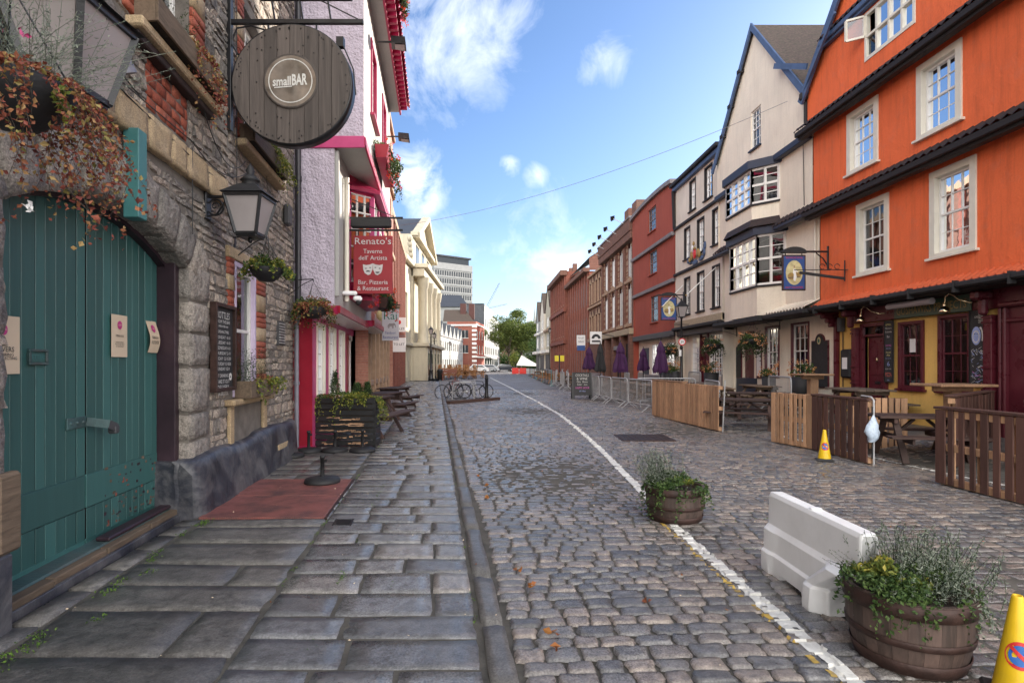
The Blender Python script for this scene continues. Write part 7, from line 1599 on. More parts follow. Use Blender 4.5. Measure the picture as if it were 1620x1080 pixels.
WR = empty('white_gabled_row', (-11.2, 96, 0), 'row of small white gabled houses in the distance on the left', 'houses')
for (p, q, ng) in (((-11.6, 81), (-11.45, 96), 3), ((-11.45, 96), (-10.1, 117), 5)):
    fr, L = F2(p, q); g = L/ng
    mb = MB(fr); br = [i*g/2 for i in range(2*ng+1)]
    wall(mb, 0, L, 0, 6.3, 0, M['whiter'], [], top=lambda s: 6.3+2.3*max(0, 1-abs((s % g)/g-.5)*2.6), br=sorted(set(br+[(i+.5)*g+k*g/2.6/2*2*.5 for i in range(ng) for k in (-2*.5, 2*.5)]))); mk('front_wall', mb, WR)
    mb = MB(fr); mb.quad((0, 0, 0), (0, -7, 0), (0, -7, 6.3), (0, 0, 6.3), M['whiter']); mb.quad((L, 0, 0), (L, -7, 0), (L, -7, 6.3), (L, 0, 6.3), M['whiter']); mk('side_wall', mb, WR)
    mb = MB(fr)
    for i in range(ng):
        c = (i+.5)*g
        for k in (-1, 1): mb.quad((c+k*g/2.6, .05, 6.3), (c, .05, 8.65), (c, -4, 8.65), (c+k*g/2.6, -4, 6.3), M['slate'])
        mb.box(i*g, (i+1)*g, -.1, .15, 6.15, 6.3, M['greytrim'])
    mb.quad((0, -.5, 6.3), (L, -.5, 6.3), (L, -4, 8.8), (0, -4, 8.8), M['slate']); mk('roof', mb, WR)
    frame_grid(WR, fr, L, [i*g+g*.15 for i in range(ng)]+[i*g+g*.62 for i in range(ng)], (.9, 3.9), 1.15, 1.5); frame_grid(WR, fr, L, [i*g+g*.5-.15 for i in range(ng)], (6.9,), .35, .9)
RP = empty('red_corner_house', (-9, 122, 0), 'red painted corner house with white quoins beyond the white gabled row', 'house')
fr, L = F2((-7.5, 118), (-6.3, 129)); mb = MB(fr); wall(mb, 0, L, 0, 10.4, 0, M['redren']); mk('front_wall', mb, RP); frame_grid(RP, fr, L, (1, 4, 7.5), (3.8, 6.9), 1.1, 1.7); mb = MB(fr); [mb.box(0, .8, -.02, .06, z, z+.45, M['whitep']) for z in np.arange(.2, 10, .9)]; mb.box(0, L, -.05, .2, 9.6, 9.9, M['whitep']); mb.box(0, L, 0, .5, 2.9, 3.2, M['whitep']); mk('quoin', mb, RP)
fr2, L2 = F2((-13.5, 118.5), (-7.5, 118)); mb = MB(fr2); wall(mb, 0, L2, 0, 10.4, 0, M['winred']); mk('end_wall', mb, RP); frame_grid(RP, fr2, L2, (3.1,), (3.9, 7.0), 1.3, 1.6); mb = MB(fr2); mb.box(0, L2, -.05, .2, 9.5, 9.8, M['whitep']); [mb.box(L2-.8, L2, -.02, .06, z, z+.45, M['whitep']) for z in np.arange(.2, 9.4, .9)]; mk('quoin', mb, RP)
mb = MB(); mb.add([(-13.5, 118.5, 10.4), (-7.5, 118, 10.4), (-6.3, 129, 10.4), (-13, 130, 10.4)], [(0, 1, 2, 3)], M['slate']); mb.add([(-14.5, 119.5, 10.5), (-8, 119.3, 10.5), (-10, 122, 13.2), (-14.5, 122, 13.2)], [(0, 1, 2, 3)], M['tile']); mk('roof', mb, RP); mb = MB()
for x in (-9.2, -11.0): mb.box(x, x+1.2, 121, 122, 11, 14.4, M['brickblk'])
mk('chimney', mb, RP)
WM = empty('white_office', (-5, 145, 0), 'white four storey office block beyond the red corner house', 'office block')
fr, L = F2((-6.35, 130), (-3.7, 164)); mb = MB(fr); wall(mb, 0, L, 0, 13.6, 0, M['whiter']); wall(mb, 0, L*.62, 13.6, 15.4, -.3, M['whiter']); mk('front_wall', mb, WM); frame_grid(WM, fr, L, [2+4.1*i for i in range(8)], (3.9, 7.2, 10.4), 2.0, 1.7, fm='greytrim'); mb = MB(fr); mb.box(0, L, 0, .3, 3.2, 3.5, M['greytrim']); [mb.box(1+5*i, 4.6+5*i, -.02, .03, .4, 2.9, M['blackglass']) for i in range(6)]; mb.box(3, 16, 0, 1.2, 3.0, 3.15, M['paperw']); mk('shopfront', mb, WM)
fr2, L2 = F2((-12, 130.5), (-6.35, 130)); mb = MB(fr2); wall(mb, 0, L2, 0, 13.6, 0, M['slate']); wall(mb, 0, L2, 13.6, 15.4, -.3, M['slate']); mk('end_wall', mb, WM); mb = MB(); mb.add([(-12, 130.5, 15.4), (-6.6, 130, 15.4), (-3.9, 164, 13.7), (-12, 164, 13.7)], [(0, 1, 2, 3)], M['slate']); mk('roof', mb, WM)
GB = empty('grey_slate_building', (-17, 152, 0), 'grey building with a dark hipped slate roof below the tower block', 'building')
mb = MB(); mb.box(-23, -11.6, 150, 166, 0, 16.6, M['greyr']); mb.box(-11.6, -8.0, 151, 164, 0, 14.2, M['whiter']); mk('wall', mb, GB); mb = MB(); mb.add([(-23.5, 149.5, 16.6), (-11.2, 149.5, 16.6), (-11.2, 166, 16.6), (-23.5, 166, 16.6), (-21, 156, 20.4), (-14.2, 156, 20.4)], [(0, 1, 5, 4), (1, 2, 5), (2, 3, 4, 5), (3, 0, 4)], M['slate']); mb.add([(-11.4, 149.5, 16.9), (-7.8, 149.5, 14.0), (-7.8, 164, 14.0), (-11.4, 164, 16.9)], [(0, 1, 2, 3)], M['slate']); mk('roof', mb, GB); mb = MB(); mb.box(-11.0, -8.6, 150.9, 151.05, 11.2, 13.9, M['blackglass']); mk('window', mb, GB)
mb = MB(); rngv = np.random.default_rng(4); mb.box(-20.5, -18.4, 138, 139, 8, 14.5, M['tile']); mk('chimney_wall', mb, label='old gable wall beside the theatre portico', cat='wall')
TB = empty('tower_block', (-27, 256, 0), 'pale concrete tower block with rows of upright windows above the rooftops', 'tower block')
fr, L = F2((-34.2, 250), (-18.2, 262)); mb = MB(fr); wall(mb, 0, L, 0, 46.5, 0, M['bandc'] if 'bandc' in M else M['whiter']); mb.quad((0, 0, 0), (0, -14, 0), (0, -14, 46.5), (0, 0, 46.5), M['greyr']); mb.quad((L, 0, 0), (L, -14, 0), (L, -14, 46.5), (L, 0, 46.5), M['greyr']); mk('wall', mb, TB)
mb = MB(fr)
for r_ in range(11):
    z = 43.0-3.45*r_
    for i in range(16): s = .5+i*(L-.9)/16; mb.box(s, s+.75, -.05, .06, z-2.1, z, M['blackglass'])
    mb.box(0, L, 0, .25, z+.5, z+.75, M['greyr'])
mk('window_strips', mb, TB); mb = MB(fr)
for r_ in range(11): z = 43-3.45*r_; [mb.box(-.06, .04, -2-2.6*i, -3.2-2.6*i, z-2.0, z, M['blackglass']) for i in range(4)]
mk('side_windows', mb, TB); mb = MB(fr); mb.box(.8, L-1.5, -12, -.8, 46.5, 49.3, M['blackglass']); mb.box(.0, L-.5, -13, -.2, 49.3, 50.0, M['darkgrey']); mk('roof_storey', mb, TB)
def crane(pts, w, label):
    t = empty('tower_crane', pts[0], label, 'crane'); mb = MB()
    for a, b_ in zip(pts, pts[1:]):
        a, b_ = Vector(a), Vector(b_); N = 14
        for off in ((-w, 0, 0), (w, 0, 0), (0, 0, w*1.6)): mb.bar(a+Vector(off), b_+Vector(off)*.4, w*.25, w*.25, M['greytrim'])
        for i in range(N): p = a+(b_-a)*(i/N); q = a+(b_-a)*((i+1)/N); s_ = (-1)**i*w; mb.bar(p+Vector((s_, 0, 0)), q+Vector((-s_, 0, 0)), w*.2, w*.2, M['greytrim'])
    mk('lattice', mb, t)
crane([(-14.5, 300, 0), (-14.0, 300, 30), (-6.6, 300, 44)], .55, 'luffing tower crane with its jib raised against the sky'); crane([(-16.5, 330, 0), (-16.5, 330, 33), (-3, 330, 36)], .5, 'low crane jib lying almost level above the tree')
mb = MB(); mb.box(8, 17, 300, 312, 0, 24, M['greyr']); mk('tower', mb, label='grey church tower with a corner spire beyond the trees', cat='church')
CH = bpy.context.scene.objects[-1] if False else None
mb = MB(); mb.lathe([(.9, 0), (.9, 23), (0.05, 31)], M['greyr'], (11.9, 298, 0), 8, sm=False); mk('church_spire', mb, label='thin grey church spire rising behind the tree', cat='spire')
# trees
def tree(x, y, h, rx, rz, n, sd, label, size=.34, base=.28, mat='treel', group=None, lean=0):
    rx *= 1.06
    t = empty('street_tree', (x, y, 0), label, 'tree', group); rng = np.random.default_rng(sd); mb = MB()
    def limb(p, d, L, r, dep):
        p = np.array(p); q = p+d*L; m_ = (p+q)/2+rng.normal(0, L*.06, 3); mb.tube([p, m_, q], [r, r*.8, r*.6], M['bark'], 6, caps=False)
        if dep: [limb(q, (lambda v: v/np.linalg.norm(v))(d+rng.normal(0, .55, 3)+[0, 0, .15]), L*.68, r*.58, dep-1) for _ in range(3)]
    limb((x, y, 0), np.array([lean, 0, 1.0]), h*base, h*.022, 3); mk('trunk', mb, t)
    C = []
    for k in range(34):
        v = rng.normal(0, 1, 3); v /= np.linalg.norm(v); rr = rng.uniform(.25, .95); c = np.array([x+lean*3+v[0]*rx*rr, y+v[1]*rx*rr, h*.60+v[2]*rz*rr]); s_ = rng.uniform(.16, .34); e = rng.normal(0, 1, (n//34, 3)); e /= np.linalg.norm(e, axis=1, keepdims=True); C.append(c+e*rng.uniform(.25, 1, (len(e), 1))**.5*np.array([rx*s_*1.1, rx*s_*1.1, rz*s_]))
    C = np.concatenate(C); nn = len(C); tt = rng.normal(0, 1, (nn, 3)); tt /= np.linalg.norm(tt, axis=1, keepdims=True); q = rng.normal(0, 1, (nn, 3)); q -= tt*(q*tt).sum(1, keepdims=True); q /= np.linalg.norm(q, axis=1, keepdims=True); s_ = size*rng.uniform(.6, 1.3, (nn, 1))
    V = np.stack([C-tt*s_*.5, C+q*s_*.3, C+tt*s_*.5, C-q*s_*.3], 1).reshape(-1, 3); F = np.arange(nn*4).reshape(-1, 4)
    np_mesh('crown', V, F, [M[mat]], np.clip(rng.normal(.5, .25, nn), 0, 1), t, smooth=False); return t
tree(-.6, 128, 13.8, 7.0, 5.4, 20000, 1, 'large plane tree at the end of the street, its trunk near the white canopy', lean=-.03)
tree(6.2, 132, 12.4, 6.2, 5.2, 16000, 2, 'darker round tree at the right of the end of the street', mat='leafg', size=.36)
tree(-4.5, 182, 16, 6.5, 5.5, 6000, 3, 'tree behind the white office block', size=.5); tree(3, 190, 15.5, 7.5, 5, 7000, 4, 'farther tree between the two large trees', size=.55); tree(12, 176, 13, 6, 4.6, 6000, 5, 'tree behind the far end of the right terrace', size=.5, mat='leafg'); tree(.5, 118, 4.6, 1.6, 1.5, 1500, 6, 'small bright young tree in front of the large trees', size=.22, mat='leafy'); tree(7.8, 122, 9.4, 3.4, 3.6, 5000, 7, 'tree pressed against the last grey gabled house', size=.34, mat='leafg')
mb = MB(); rngh = np.random.default_rng(8); P = np.stack([rngh.uniform(-14, 22, 9000), rngh.uniform(196, 204, 9000), np.abs(rngh.normal(0, 3.2, 9000))], 1); leaves(mb, P, .8, M['leafg'], rngh); mk('distant_greenery', mb, kind='stuff', recalc=False)
# backdrop buildings beyond the green
for i, (x0, x1, y, h, m, lab) in enumerate(((-8, 4, 215, 8, 'brickbr', 'low brick building behind the trees at the end of the street'), (4, 18, 222, 11, 'greyr', 'grey building behind the trees near the church tower'))):
    t = empty('distant_building', ((x0+x1)/2, y, 0), lab, 'building'); mb = MB(); mb.box(x0, x1, y, y+10, 0, h, M[m]); mk('wall', mb, t); mb = MB(); mb.add([(x0, y, h), (x1, y, h), (x1, y+5, h+3), (x0, y+5, h+3), (x0, y+10, h), (x1, y+10, h)], [(0, 1, 2, 3), (3, 2, 5, 4)], M['slate']); mk('roof', mb, t)
# ---------------------------------------------------------------- picnic tables
def picnic(mat, L=1.5, kind='picnic_table', cat='picnic table', label='', group=None):
    t = empty(kind, (0, 0, 0), label, cat, group); g = .012
    mb = MB()
    for i in range(5): w = .14; y = -.36+i*(w+g); mb.box(-L/2, L/2, y, y+w, .71+RND.uniform(-.003, .003), .75, M[mat], .005)
    for x in (-L/2+.25, L/2-.25): mb.box(x-.03, x+.03, -.34, .34, .63, .709, M[mat], .005)
    mk('table_top', mb, t, local=True)
    for s in (-1, 1):
        mb = MB()
        for k in (0, 1): y = s*(.62+k*.14); mb.box(-L/2, L/2, y-.065, y+.065, .42, .455, M[mat], .005)
        mk('seat', mb, t, local=True)
        for x in (-L/2+.28, L/2-.28): mb = MB(); mb.bar((x, s*.62, .0), (x, s*.20, .70), .045, .10, M[mat], up=(1, 0, 0), c=.004); mk('leg', mb, t, local=True)
    mb = MB()
    for x in (-L/2+.33, L/2-.33): mb.box(x-.02, x+.02, -.78, .78, .33, .42, M[mat], .004)
    for x, q in ((-L/2+.33, -.1), (L/2-.33, .1)): mb.bar((x, 0, .38), (q, 0, .68), .04, .07, M[mat], up=(0, 1, 0))
    mk('cross_member', mb, t, local=True); return t
pt = {}
def place_table(x, y, rz, mat, label, group=None, z=None, L=1.5, sc=1):
    key = (mat, L)
    z = float(gz(x))-.002 if z is None else z
    if key not in pt: t = pt[key] = picnic(mat, L)
    else: t = dup(pt[key])
    t.location = (x, y, z); t.rotation_euler = (0, 0, rz); t['label'] = label; t.scale = (sc,)*3
    if group: t['group'] = group
    elif 'group' in t: del t['group']
    return t
place_table(7.0, 9.75, -.22, 'tabled', 'dark stained picnic table between the brown pallet fences, nearest one on the right')
place_table(5.95, 14.6, -.45, 'tabled', 'dark picnic table in the gap between the two pine pallet fences', L=1.8)
place_table(7.25, 16.6, -.3, 'tabled', 'dark picnic table behind the one in the gap, before the hanging baskets', L=1.8)
place_table(8.1, 18.6, 1.50, 'tableb', 'pale brown picnic table against the cream pub under the chalk board', L=1.8); place_table(7.3, 20.0, 1.4, 'tableb', 'pale brown picnic table below the big hanging basket', L=1.8)
place_table(8.55, 14.0, 1.5, 'tablew', 'grey weathered table against the yellow wall by the pub door', L=1.5, sc=1.12)
Gt = 'picnic tables in the fenced seating area on the right'
for i, (x, y) in enumerate(((6.2, 18.6), (6.0, 21.6), (7.6, 23.2), (5.9, 24.6), (7.5, 26.6), (5.7, 27.6), (5.6, 31), (7.0, 31.4), (4.8, 34), (6.4, 35), (4.4, 38), (5.9, 39.5), (4.2, 42), (5.6, 44))): place_table(x, y, 1.52+.1*sin(i*3), 'tableb' if i % 2 else 'tablew', 'wooden picnic table standing in the crowd barrier enclosure on the right', Gt, L=1.8)
Gt2 = 'picnic tables inside the black post rail on the far right'
for i, (x, y) in enumerate(((3.6, 47), (4.9, 49), (3.3, 52), (4.8, 55), (3.2, 58), (4.6, 62), (3.0, 66), (4.4, 70))): place_table(x, y, 1.5, 'tableo', 'brown picnic table behind the black posts far along the right side', Gt2, z=0, L=1.8)
Gt3 = 'amber picnic tables on the far left'
rg = np.random.default_rng(3)
for i, (x, y) in enumerate(((-6.6, 60), (-7.6, 63), (-5.9, 64), (-7.0, 67), (-5.2, 67.5), (-8.4, 70), (-6.2, 71.5), (-4.6, 62), (-4.4, 71), (-7.6, 75), (-5.6, 76), (-3.9, 66), (-9.0, 66), (-8.0, 80), (-6.0, 81))): place_table(x, y, .2*sin(i*2.3), 'tableo', 'amber picnic table in the group beyond the bicycle stand', Gt3, z=0, L=1.8)
up0 = pt[('tableo', 1.8)]
for i, (x, y) in enumerate(((-6.6, 60), (-7.6, 63), (-5.9, 64), (-7.0, 67), (-8.4, 70), (-6.2, 71.5), (-4.6, 62), (-7.6, 75), (-9.0, 66), (-8.0, 80), (-5.2, 67.5))):
    u = dup(up0, (x+.1, y+.05, 1.53), None, 'amber picnic table upturned on top of another'); u.rotation_euler = (pi, 0, .2*sin(i*2.3)+.1); u['group'] = 'upturned amber picnic tables stacked on others'
place_table(-3.35, 12.85, 1.44, 'tabled', 'dark wet picnic table right behind the slatted planter', z=.05, L=1.7, sc=1.12)
place_table(-3.75, 16.8, 1.44, 'tabled', 'second dark picnic table along the magenta shopfront', z=.05, L=1.6)
place_table(-4.2, 20.4, 1.44, 'tabled', 'third dark picnic table along the left shopfronts, the farthest of them', z=.05, L=1.6)
# tall tables on posts
def posttable(x, y, h, r, label, mat='pallet'):
    t = empty('poseur_table', (x, y, float(gz(x))), label, 'tall table'); z0 = float(gz(x)); mb = MB(); mb.box(x-r, x+r, y-r*.8, y+r*.8, z0+h, z0+h+.05, M[mat], .01); mb.box(x-r*.7, x+r*.7, y-.05, y+.05, z0+h-.1, z0+h-.001, M['pallet'], .01); mk('table_top', mb, t); mb = MB(); mb.box(x-.11, x+.11, y-.11, y+.11, z0, z0+h-.1, M['pallet'], .01); mk('post', mb, t)
posttable(8.35, 14.9+.9, 1.12, .42, 'tall wooden post table between the cream and yellow walls'); posttable(8.75, 11.3, 1.0, .55, 'tall wooden post table under the right hand pub window')
# ---------------------------------------------------------------- pallets
def pallet(p, q, h, mat, label, nb=8, seed=0, gap=.55, backm=None, thick=.12, group=None, z=0, lean=.0, rail=False):
    p = np.array(p, float); q = np.array(q, float); L = float(np.linalg.norm(q-p)); ang = math.atan2(q[1]-p[1], q[0]-p[0])
    t = empty('pallet_fence', (p[0], p[1], z), label, 'pallet fence', group, ang); r = random.Random(seed); w = L/nb; backm = backm or 'pallet'
    for i in range(nb):
        bw = w*(1-gap*r.uniform(.7, 1.1)) if 0 < i < nb-1 else w*.95; x = i*w+(w-bw)/2; hh = h*r.uniform(.985, 1.0)
        mb = MB(); mb.box(x, x+bw, -thick/2-.012, -thick/2+.010, .015+r.uniform(0, .015), hh, M[mat], .003); mk('slat', mb, t, local=True)
    mb = MB()
    for zz in (.06, h*.5, h-.06): mb.box(0, L, -thick/2+.0105, thick/2-.012, zz-.045, zz+.045, M[backm], .004)
    mk('bearer', mb, t, local=True); mb = MB()
    for i in range(max(3, nb//3)): x = (i+.2)*L/max(3, nb//3); mb.box(x, x+.1, thick/2-.0115, thick/2+.010, .02, h-.01, M[backm], .003)
    if rail: mb.box(-.02, L+.02, -thick/2-.02, thick/2+.02, h, h+.035, M[mat], .004)
    mk('back_board', mb, t, local=True); return t
pallet((4.50, 18.0), (4.80, 15.8), 1.12, 'pallet', 'pale pine pallet fence, the left half of the farther pair', 15, 1, .33, rail=True); pallet((4.80, 15.8), (5.07, 13.8), 1.12, 'pallet', 'pale pine pallet fence ending at the thin leaning pole', 13, 2, .33)
pallet((5.50, 11.95), (5.80, 10.90), 1.06, 'pallet', 'orange brown raw pallet fence beside the small cone', 9, 3, .45); pallet((5.80, 10.88), (5.88, 9.32), 1.04, 'palletd', 'dark stained pallet fence standing behind the small traffic cone', 9, 4, .35, rail=True)
pallet((5.90, 7.85), (6.02, 6.55), 1.03, 'palletd', 'dark stained pallet fence cut by the right edge of the picture', 8, 5, .5, rail=True); pallet((6.02, 6.5), (6.14, 5.0), 1.03, 'palletd', 'dark stained pallet fence just outside the right edge', 8, 6, .5)
pallet((6.55, 11.1), (7.55, 10.9), 1.0, 'pallet', 'raw pallet partition behind the nearest dark picnic table', 9, 7, .25, 'palletd'); pallet((6.95, 9.0), (8.9, 10.6), 1.12, 'palletd', 'dark railed pallet partition running back to the maroon pilaster', 11, 8, .3, 'pallet', rail=True)
pallet((7.3, 8.0), (9.3, 9.3), 1.1, 'palletd', 'dark railed pallet partition nearest the right edge', 11, 9, .3, 'pallet', rail=True)
mb = MB(); mb.bar((5.09, 13.75, 0), (5.13, 13.7, 1.25), .025, .025, M['steel']); mk('barrier_pole', mb, label='thin leaning pole at the end of the pine pallet fence', cat='pole')
mb = MB(); mb.tube([(5.90, 9.28, 0), (5.90, 9.28, 1.05), (5.90, 9.34, 1.10), (5.90, 9.6, 1.11)], .016, M['steel'], 6); mb.tube([(5.87, 9.27, .1), (5.87, 9.27, .95)], .012, M['black'], 5); mk('barrier_pole', mb, label='bent steel pole with a chain at the end of the dark pallet fence', cat='pole')
mb = MB(); rgb_ = np.random.default_rng(2); vs = []; fs = []
for j in range(9):
    zz = .82-j*.055; rr = (.008, .035, .06, .085, .10, .105, .10, .085, .06)[j]
    for k in range(10): a = 2*pi*k/10; q = rr*(1+rgb_.normal(0, .18)); vs.append((5.86+q*cos(a)-.01*j*.3, 9.22+q*sin(a)*.6, zz+rgb_.normal(0, .005)))
for j in range(8):
    for k in range(10): fs.append((j*10+k, j*10+(k+1) % 10, (j+1)*10+(k+1) % 10, (j+1)*10+k))
M['bagp'] = plain('thin_blue_plastic', (.50, .60, .72), .3, .15, 20, .5, 30); mb.add(vs, fs, M['bagp'], .5, True); mk('plastic_bag', mb, label='pale blue plastic bag tied to the pole of the dark pallet fence', cat='plastic bag')
# ---------------------------------------------------------------- crowd barriers
def barrier(L=2.15, h=1.08, mat='steel', nb=20):
    t = empty('crowd_barrier', (0, 0, 0), '', 'crowd barrier'); mb = MB(); r = .12; z0 = .22
    c = [(0, z0), (0, h-r)]+[(r-r*cos(a), h-r+r*sin(a)) for a in np.linspace(0, pi/2, 6)[1:]]+[(L-r, h)]+[(L-r+r*sin(a), h-r+r*cos(a)) for a in np.linspace(0, pi/2, 6)[1:]]+[(L, z0), (0, z0)]
    mb.tube([(x, 0, z) for x, z in c], .024, M[mat], 6, caps=False); mk('frame', mb, t, local=True); mb = MB()
    for i in range(1, nb): x = L*i/nb; mb.tube([(x, 0, z0), (x, 0, h-.005)], .0075, M[mat], 4, caps=False)
    mk('infill_bars', mb, t, local=True)
    for x in (.14, L-.14): mb = MB(); mb.tube([(x, -.32, .0), (x, -.05, z0), (x, .05, z0), (x, .32, .0)], .016, M[mat], 5); mk('foot', mb, t, local=True)
    return t
br0 = barrier(); GB_ = 'grey steel crowd barriers along the right seating area'
def place_b(x, y, a, first=False, label='galvanised crowd barrier standing on the cobbles in the right hand row', group=GB_):
    t = br0 if first else dup(br0); t.location = (x, y, float(gz(x))); t.rotation_euler = (0, 0, a); t['label'] = label
    if group: t['group'] = group
    return t
for i, (x, y, a) in enumerate(((4.72, 19.15, 1.74), (4.34, 21.4, 1.67), (4.11, 23.65, 1.64), (3.95, 25.9, 1.6))): place_b(x, y, a, i == 0)
for i, (x, y, a) in enumerate(((4.6, 29.3, 1.4), (4.95, 31.2, 1.8), (3.35, 33.6, 1.5), (3.25, 35.9, 1.45), (3.5, 38.3, 1.6))): place_b(x, y, a)
for i, (x, y, a) in enumerate(((3.0, 40.8, 1.5), (3.4, 43.2, 1.55), (4.3, 45, 1.4), (4.2, 47.6, 1.5), (4.0, 50.2, 1.55), (5.2, 53, 1.5), (5.0, 56, 1.5))): place_b(x, y, a)
for x, y, a in ((7.9, 16.1, 1.42), (6.6, 18.1, 1.45), (6.9, 21.4, 2.9), (8.1, 24.4, 1.5), (7.9, 27, 1.5), (7.2, 31.0, 1.5), (6.9, 33.5, 1.5)): place_b(x, y, a, label='crowd barrier between the tables nearer the pub fronts', group='inner crowd barriers by the pub fronts')
# black posts with rails (far right)
for i in range(12):
    y = 42+i*3.2; x = 2.9-.05*i; mb = MB(); mb.lathe([(.2, 0), (.2, .03), (.03, .06), (.03, 1.12), (.05, 1.14), (0, 1.18)], M['black' if i % 3 else 'teal'], (x, y, 0), 10)
    if i < 11: mb.bar((x, y, 1.05), (x-.05, y+3.2, 1.05), .02, .03, M['tableb'])
    mk('rail_post', mb, label='black round based post of the rail along the far right tables', cat='post', group='round based posts along the far right tables')
mb = MB(); mb.box(4.2, 4.26, 60, 74, .2, 1.0, M['lead'])
mk('glass_screen', mb, label='long grey green wind screen behind the far right tables', cat='screen')
# ---------------------------------------------------------------- parasols
def parasol(x, y, zt, zb, r, mat, label, seed=0):
    z0 = float(gz(x)); t = empty('closed_parasol', (x, y, z0), label, 'parasol'); rng = random.Random(seed); mb = MB(); n = 16; vs = []; fs = []; H = zt-zb
    prof = [(0, .02), (.08, .22), (.22, .52), (.34, .62), (.40, .55), (.55, .72), (.75, .9), (.90, 1.05), (1.0, 1.0)]
    for j, (f, q) in enumerate(prof):
        for k in range(n): a = 2*pi*k/n; rr = r*q*(1+(.22 if k % 2 else -.16)*min(1, f*2))*rng.uniform(.92, 1.08); vs.append((x+rr*cos(a), y+rr*sin(a), zt-H*f+(rng.uniform(-.07, .05) if j == 8 else 0)))
    for j in range(8):
        for k in range(n): fs.append((j*n+k, j*n+(k+1) % n, (j+1)*n+(k+1) % n, (j+1)*n+k))
    mb.add(vs, fs, M[mat], .5, False); mk('canopy', mb, t); mb = MB(); mb.tube([(x, y, z0), (x, y, zt+.06)], .022, M['blackmatt'], 8); mk('pole', mb, t); mb = MB(); mb.lathe([(0, z0), (.24, z0), (.24, z0+.06), (.05, z0+.1), (.04, z0+.25), (0, z0+.25)], M['blackmatt'], (x, y, 0), 14); mk('base', mb, t)
parasol(5.75, 22.0, 2.56, 1.32, .24, 'purple', 'closed purple parasol nearest the pale pallet fence', 1); parasol(7.15, 31.0, 2.52, 1.30, .27, 'purple', 'closed purple parasol in front of the red rendered house, second from the right', 2); parasol(4.80, 25.2, 2.62, 1.30, .29, 'purple', 'closed purple parasol over the crowd barriers left of the dark doorway', 3); parasol(4.2, 31.0, 2.6, 1.35, .30, 'purple', 'leftmost closed purple parasol behind the pavement board', 4); parasol(4.5, 29.0, 2.75, 1.25, .24, 'canvasb', 'closed black parasol between two purple ones', 5)
# ---------------------------------------------------------------- pavement board
t = empty('pavement_board', (3.3, 26.6, 0), 'black A shaped pavement chalkboard in front of the crowd barriers', 'pavement board'); x0, x1, y = 2.82, 3.72, 26.5
for k, (ya, yb) in enumerate(((26.35, 26.6), (26.95, 26.66))):
    mb = MB(); mb.add([(x0, ya, .0), (x0+.09, ya, .0), (x0+.09, ya+(yb-ya)*.2, .22), (x1-.09, ya+(yb-ya)*.2, .22), (x1-.09, ya, 0), (x1, ya, 0), (x1-.02, yb, 1.22), (x0+.02, yb, 1.22)], [(0, 1, 2, 7), (2, 3, 6, 7), (3, 4, 5, 6)], M['slateboard'], .5)
    for (a, b_) in (((x0, ya, 0), (x0+.02, yb, 1.24)), ((x1, ya, 0), (x1-.02, yb, 1.24)), ((x0+.02, yb, 1.22), (x1-.02, yb, 1.22)), ((x0+.02, ya+(yb-ya)*.18, .2), (x1-.02, ya+(yb-ya)*.18, .2))): mb.bar(a, b_, .05, .04, M['black'])
    mk('panel', mb, t)
mb = MB()
for tx, sz, z, wd, m in (('COCKTAILS', .17, 1.10, .62, 'chalk'), ('& WINE', .17, 0.94, .5, 'chalk'), ('Gin  Rum', .13, .80, .5, 'chalk'), ('beer  tea', .11, .68, .46, 'chalk'), ('HAPPY HOUR', .15, .52, .64, 'chalkp'), ('all day', .1, .38, .3, 'chalkb')): mb.text(tx, sz, M[m], lambda a, b_, z=z: (3.27+a, 26.35+.25*(z/1.22)-.012, z+b_), width=wd)
mk('chalk_lettering', mb, t)
# ---------------------------------------------------------------- cones
def cone(x, y, h, label, rz=0):
    t = empty('no_parking_cone', (x, y, .0), label, 'traffic cone', None, rz); k = h/.75
    mb = MB(); mb.box(-.19*k, .19*k, -.19*k, .19*k, .008, .05*k, M['rubber'], .02*k); mb.lathe([(.17*k, .05*k), (.15*k, .07*k), (.14*k, .07*k)], M['rubber'], (0, 0, 0), 20); mk('base', mb, t, local=True)
    mb = MB(); mb.lathe([(.145*k, .06*k), (.035*k, .735*k), (.030*k, .75*k), (.022*k, .75*k), (.02*k, .70*k)], M['yplastic'], (0, 0, 0), 28); mk('body', mb, t, local=True)
    mb = MB()
    def on(a, z, e): r = .145*k+(.035-.145)*k*(z-.06*k)/(.675*k)+e; return (r*cos(a), r*sin(a), z)
    c = .36*k; r0 = .088*k; n = 28
    def patch(f, m, e):
        pts = [f(2*pi*i/n) for i in range(n)]
        mb.add([on(-pi/2+u/(.095*k), c+v, e) for u, v in [(0, 0)]+pts], [(0, 1+i, 1+(i+1) % n) for i in range(n)], M[m], .5, True)
    patch(lambda a: (r0*cos(a), r0*sin(a)*1.05), 'redsticker', .0015); patch(lambda a: (r0*.74*cos(a), r0*.78*sin(a)), 'blueplastic', .003)
    q = .012*k; P4 = []
    for s_ in np.linspace(-.62, .62, 8): P4.append((s_*r0+q*.7, -s_*r0+q*.7)); 
    A = [on(-pi/2+u/(.095*k), c+v, .005) for u, v in P4]; Bq = [on(-pi/2+(u-1.4*q)/(.095*k), c+v-1.4*q, .005) for u, v in P4]
    mb.add(A+Bq, [(i, i+1, 9+i, 8+i) for i in range(7)], M['redsticker'], .5); mk('sticker', mb, t, local=True); return t
cone(2.47, 2.78, .52, 'yellow no waiting cone at the lower right corner beside the large barrel planter', -.55); cone(5.30, 9.65, .53, 'small yellow no waiting cone in front of the dark pallet fence', -.35)
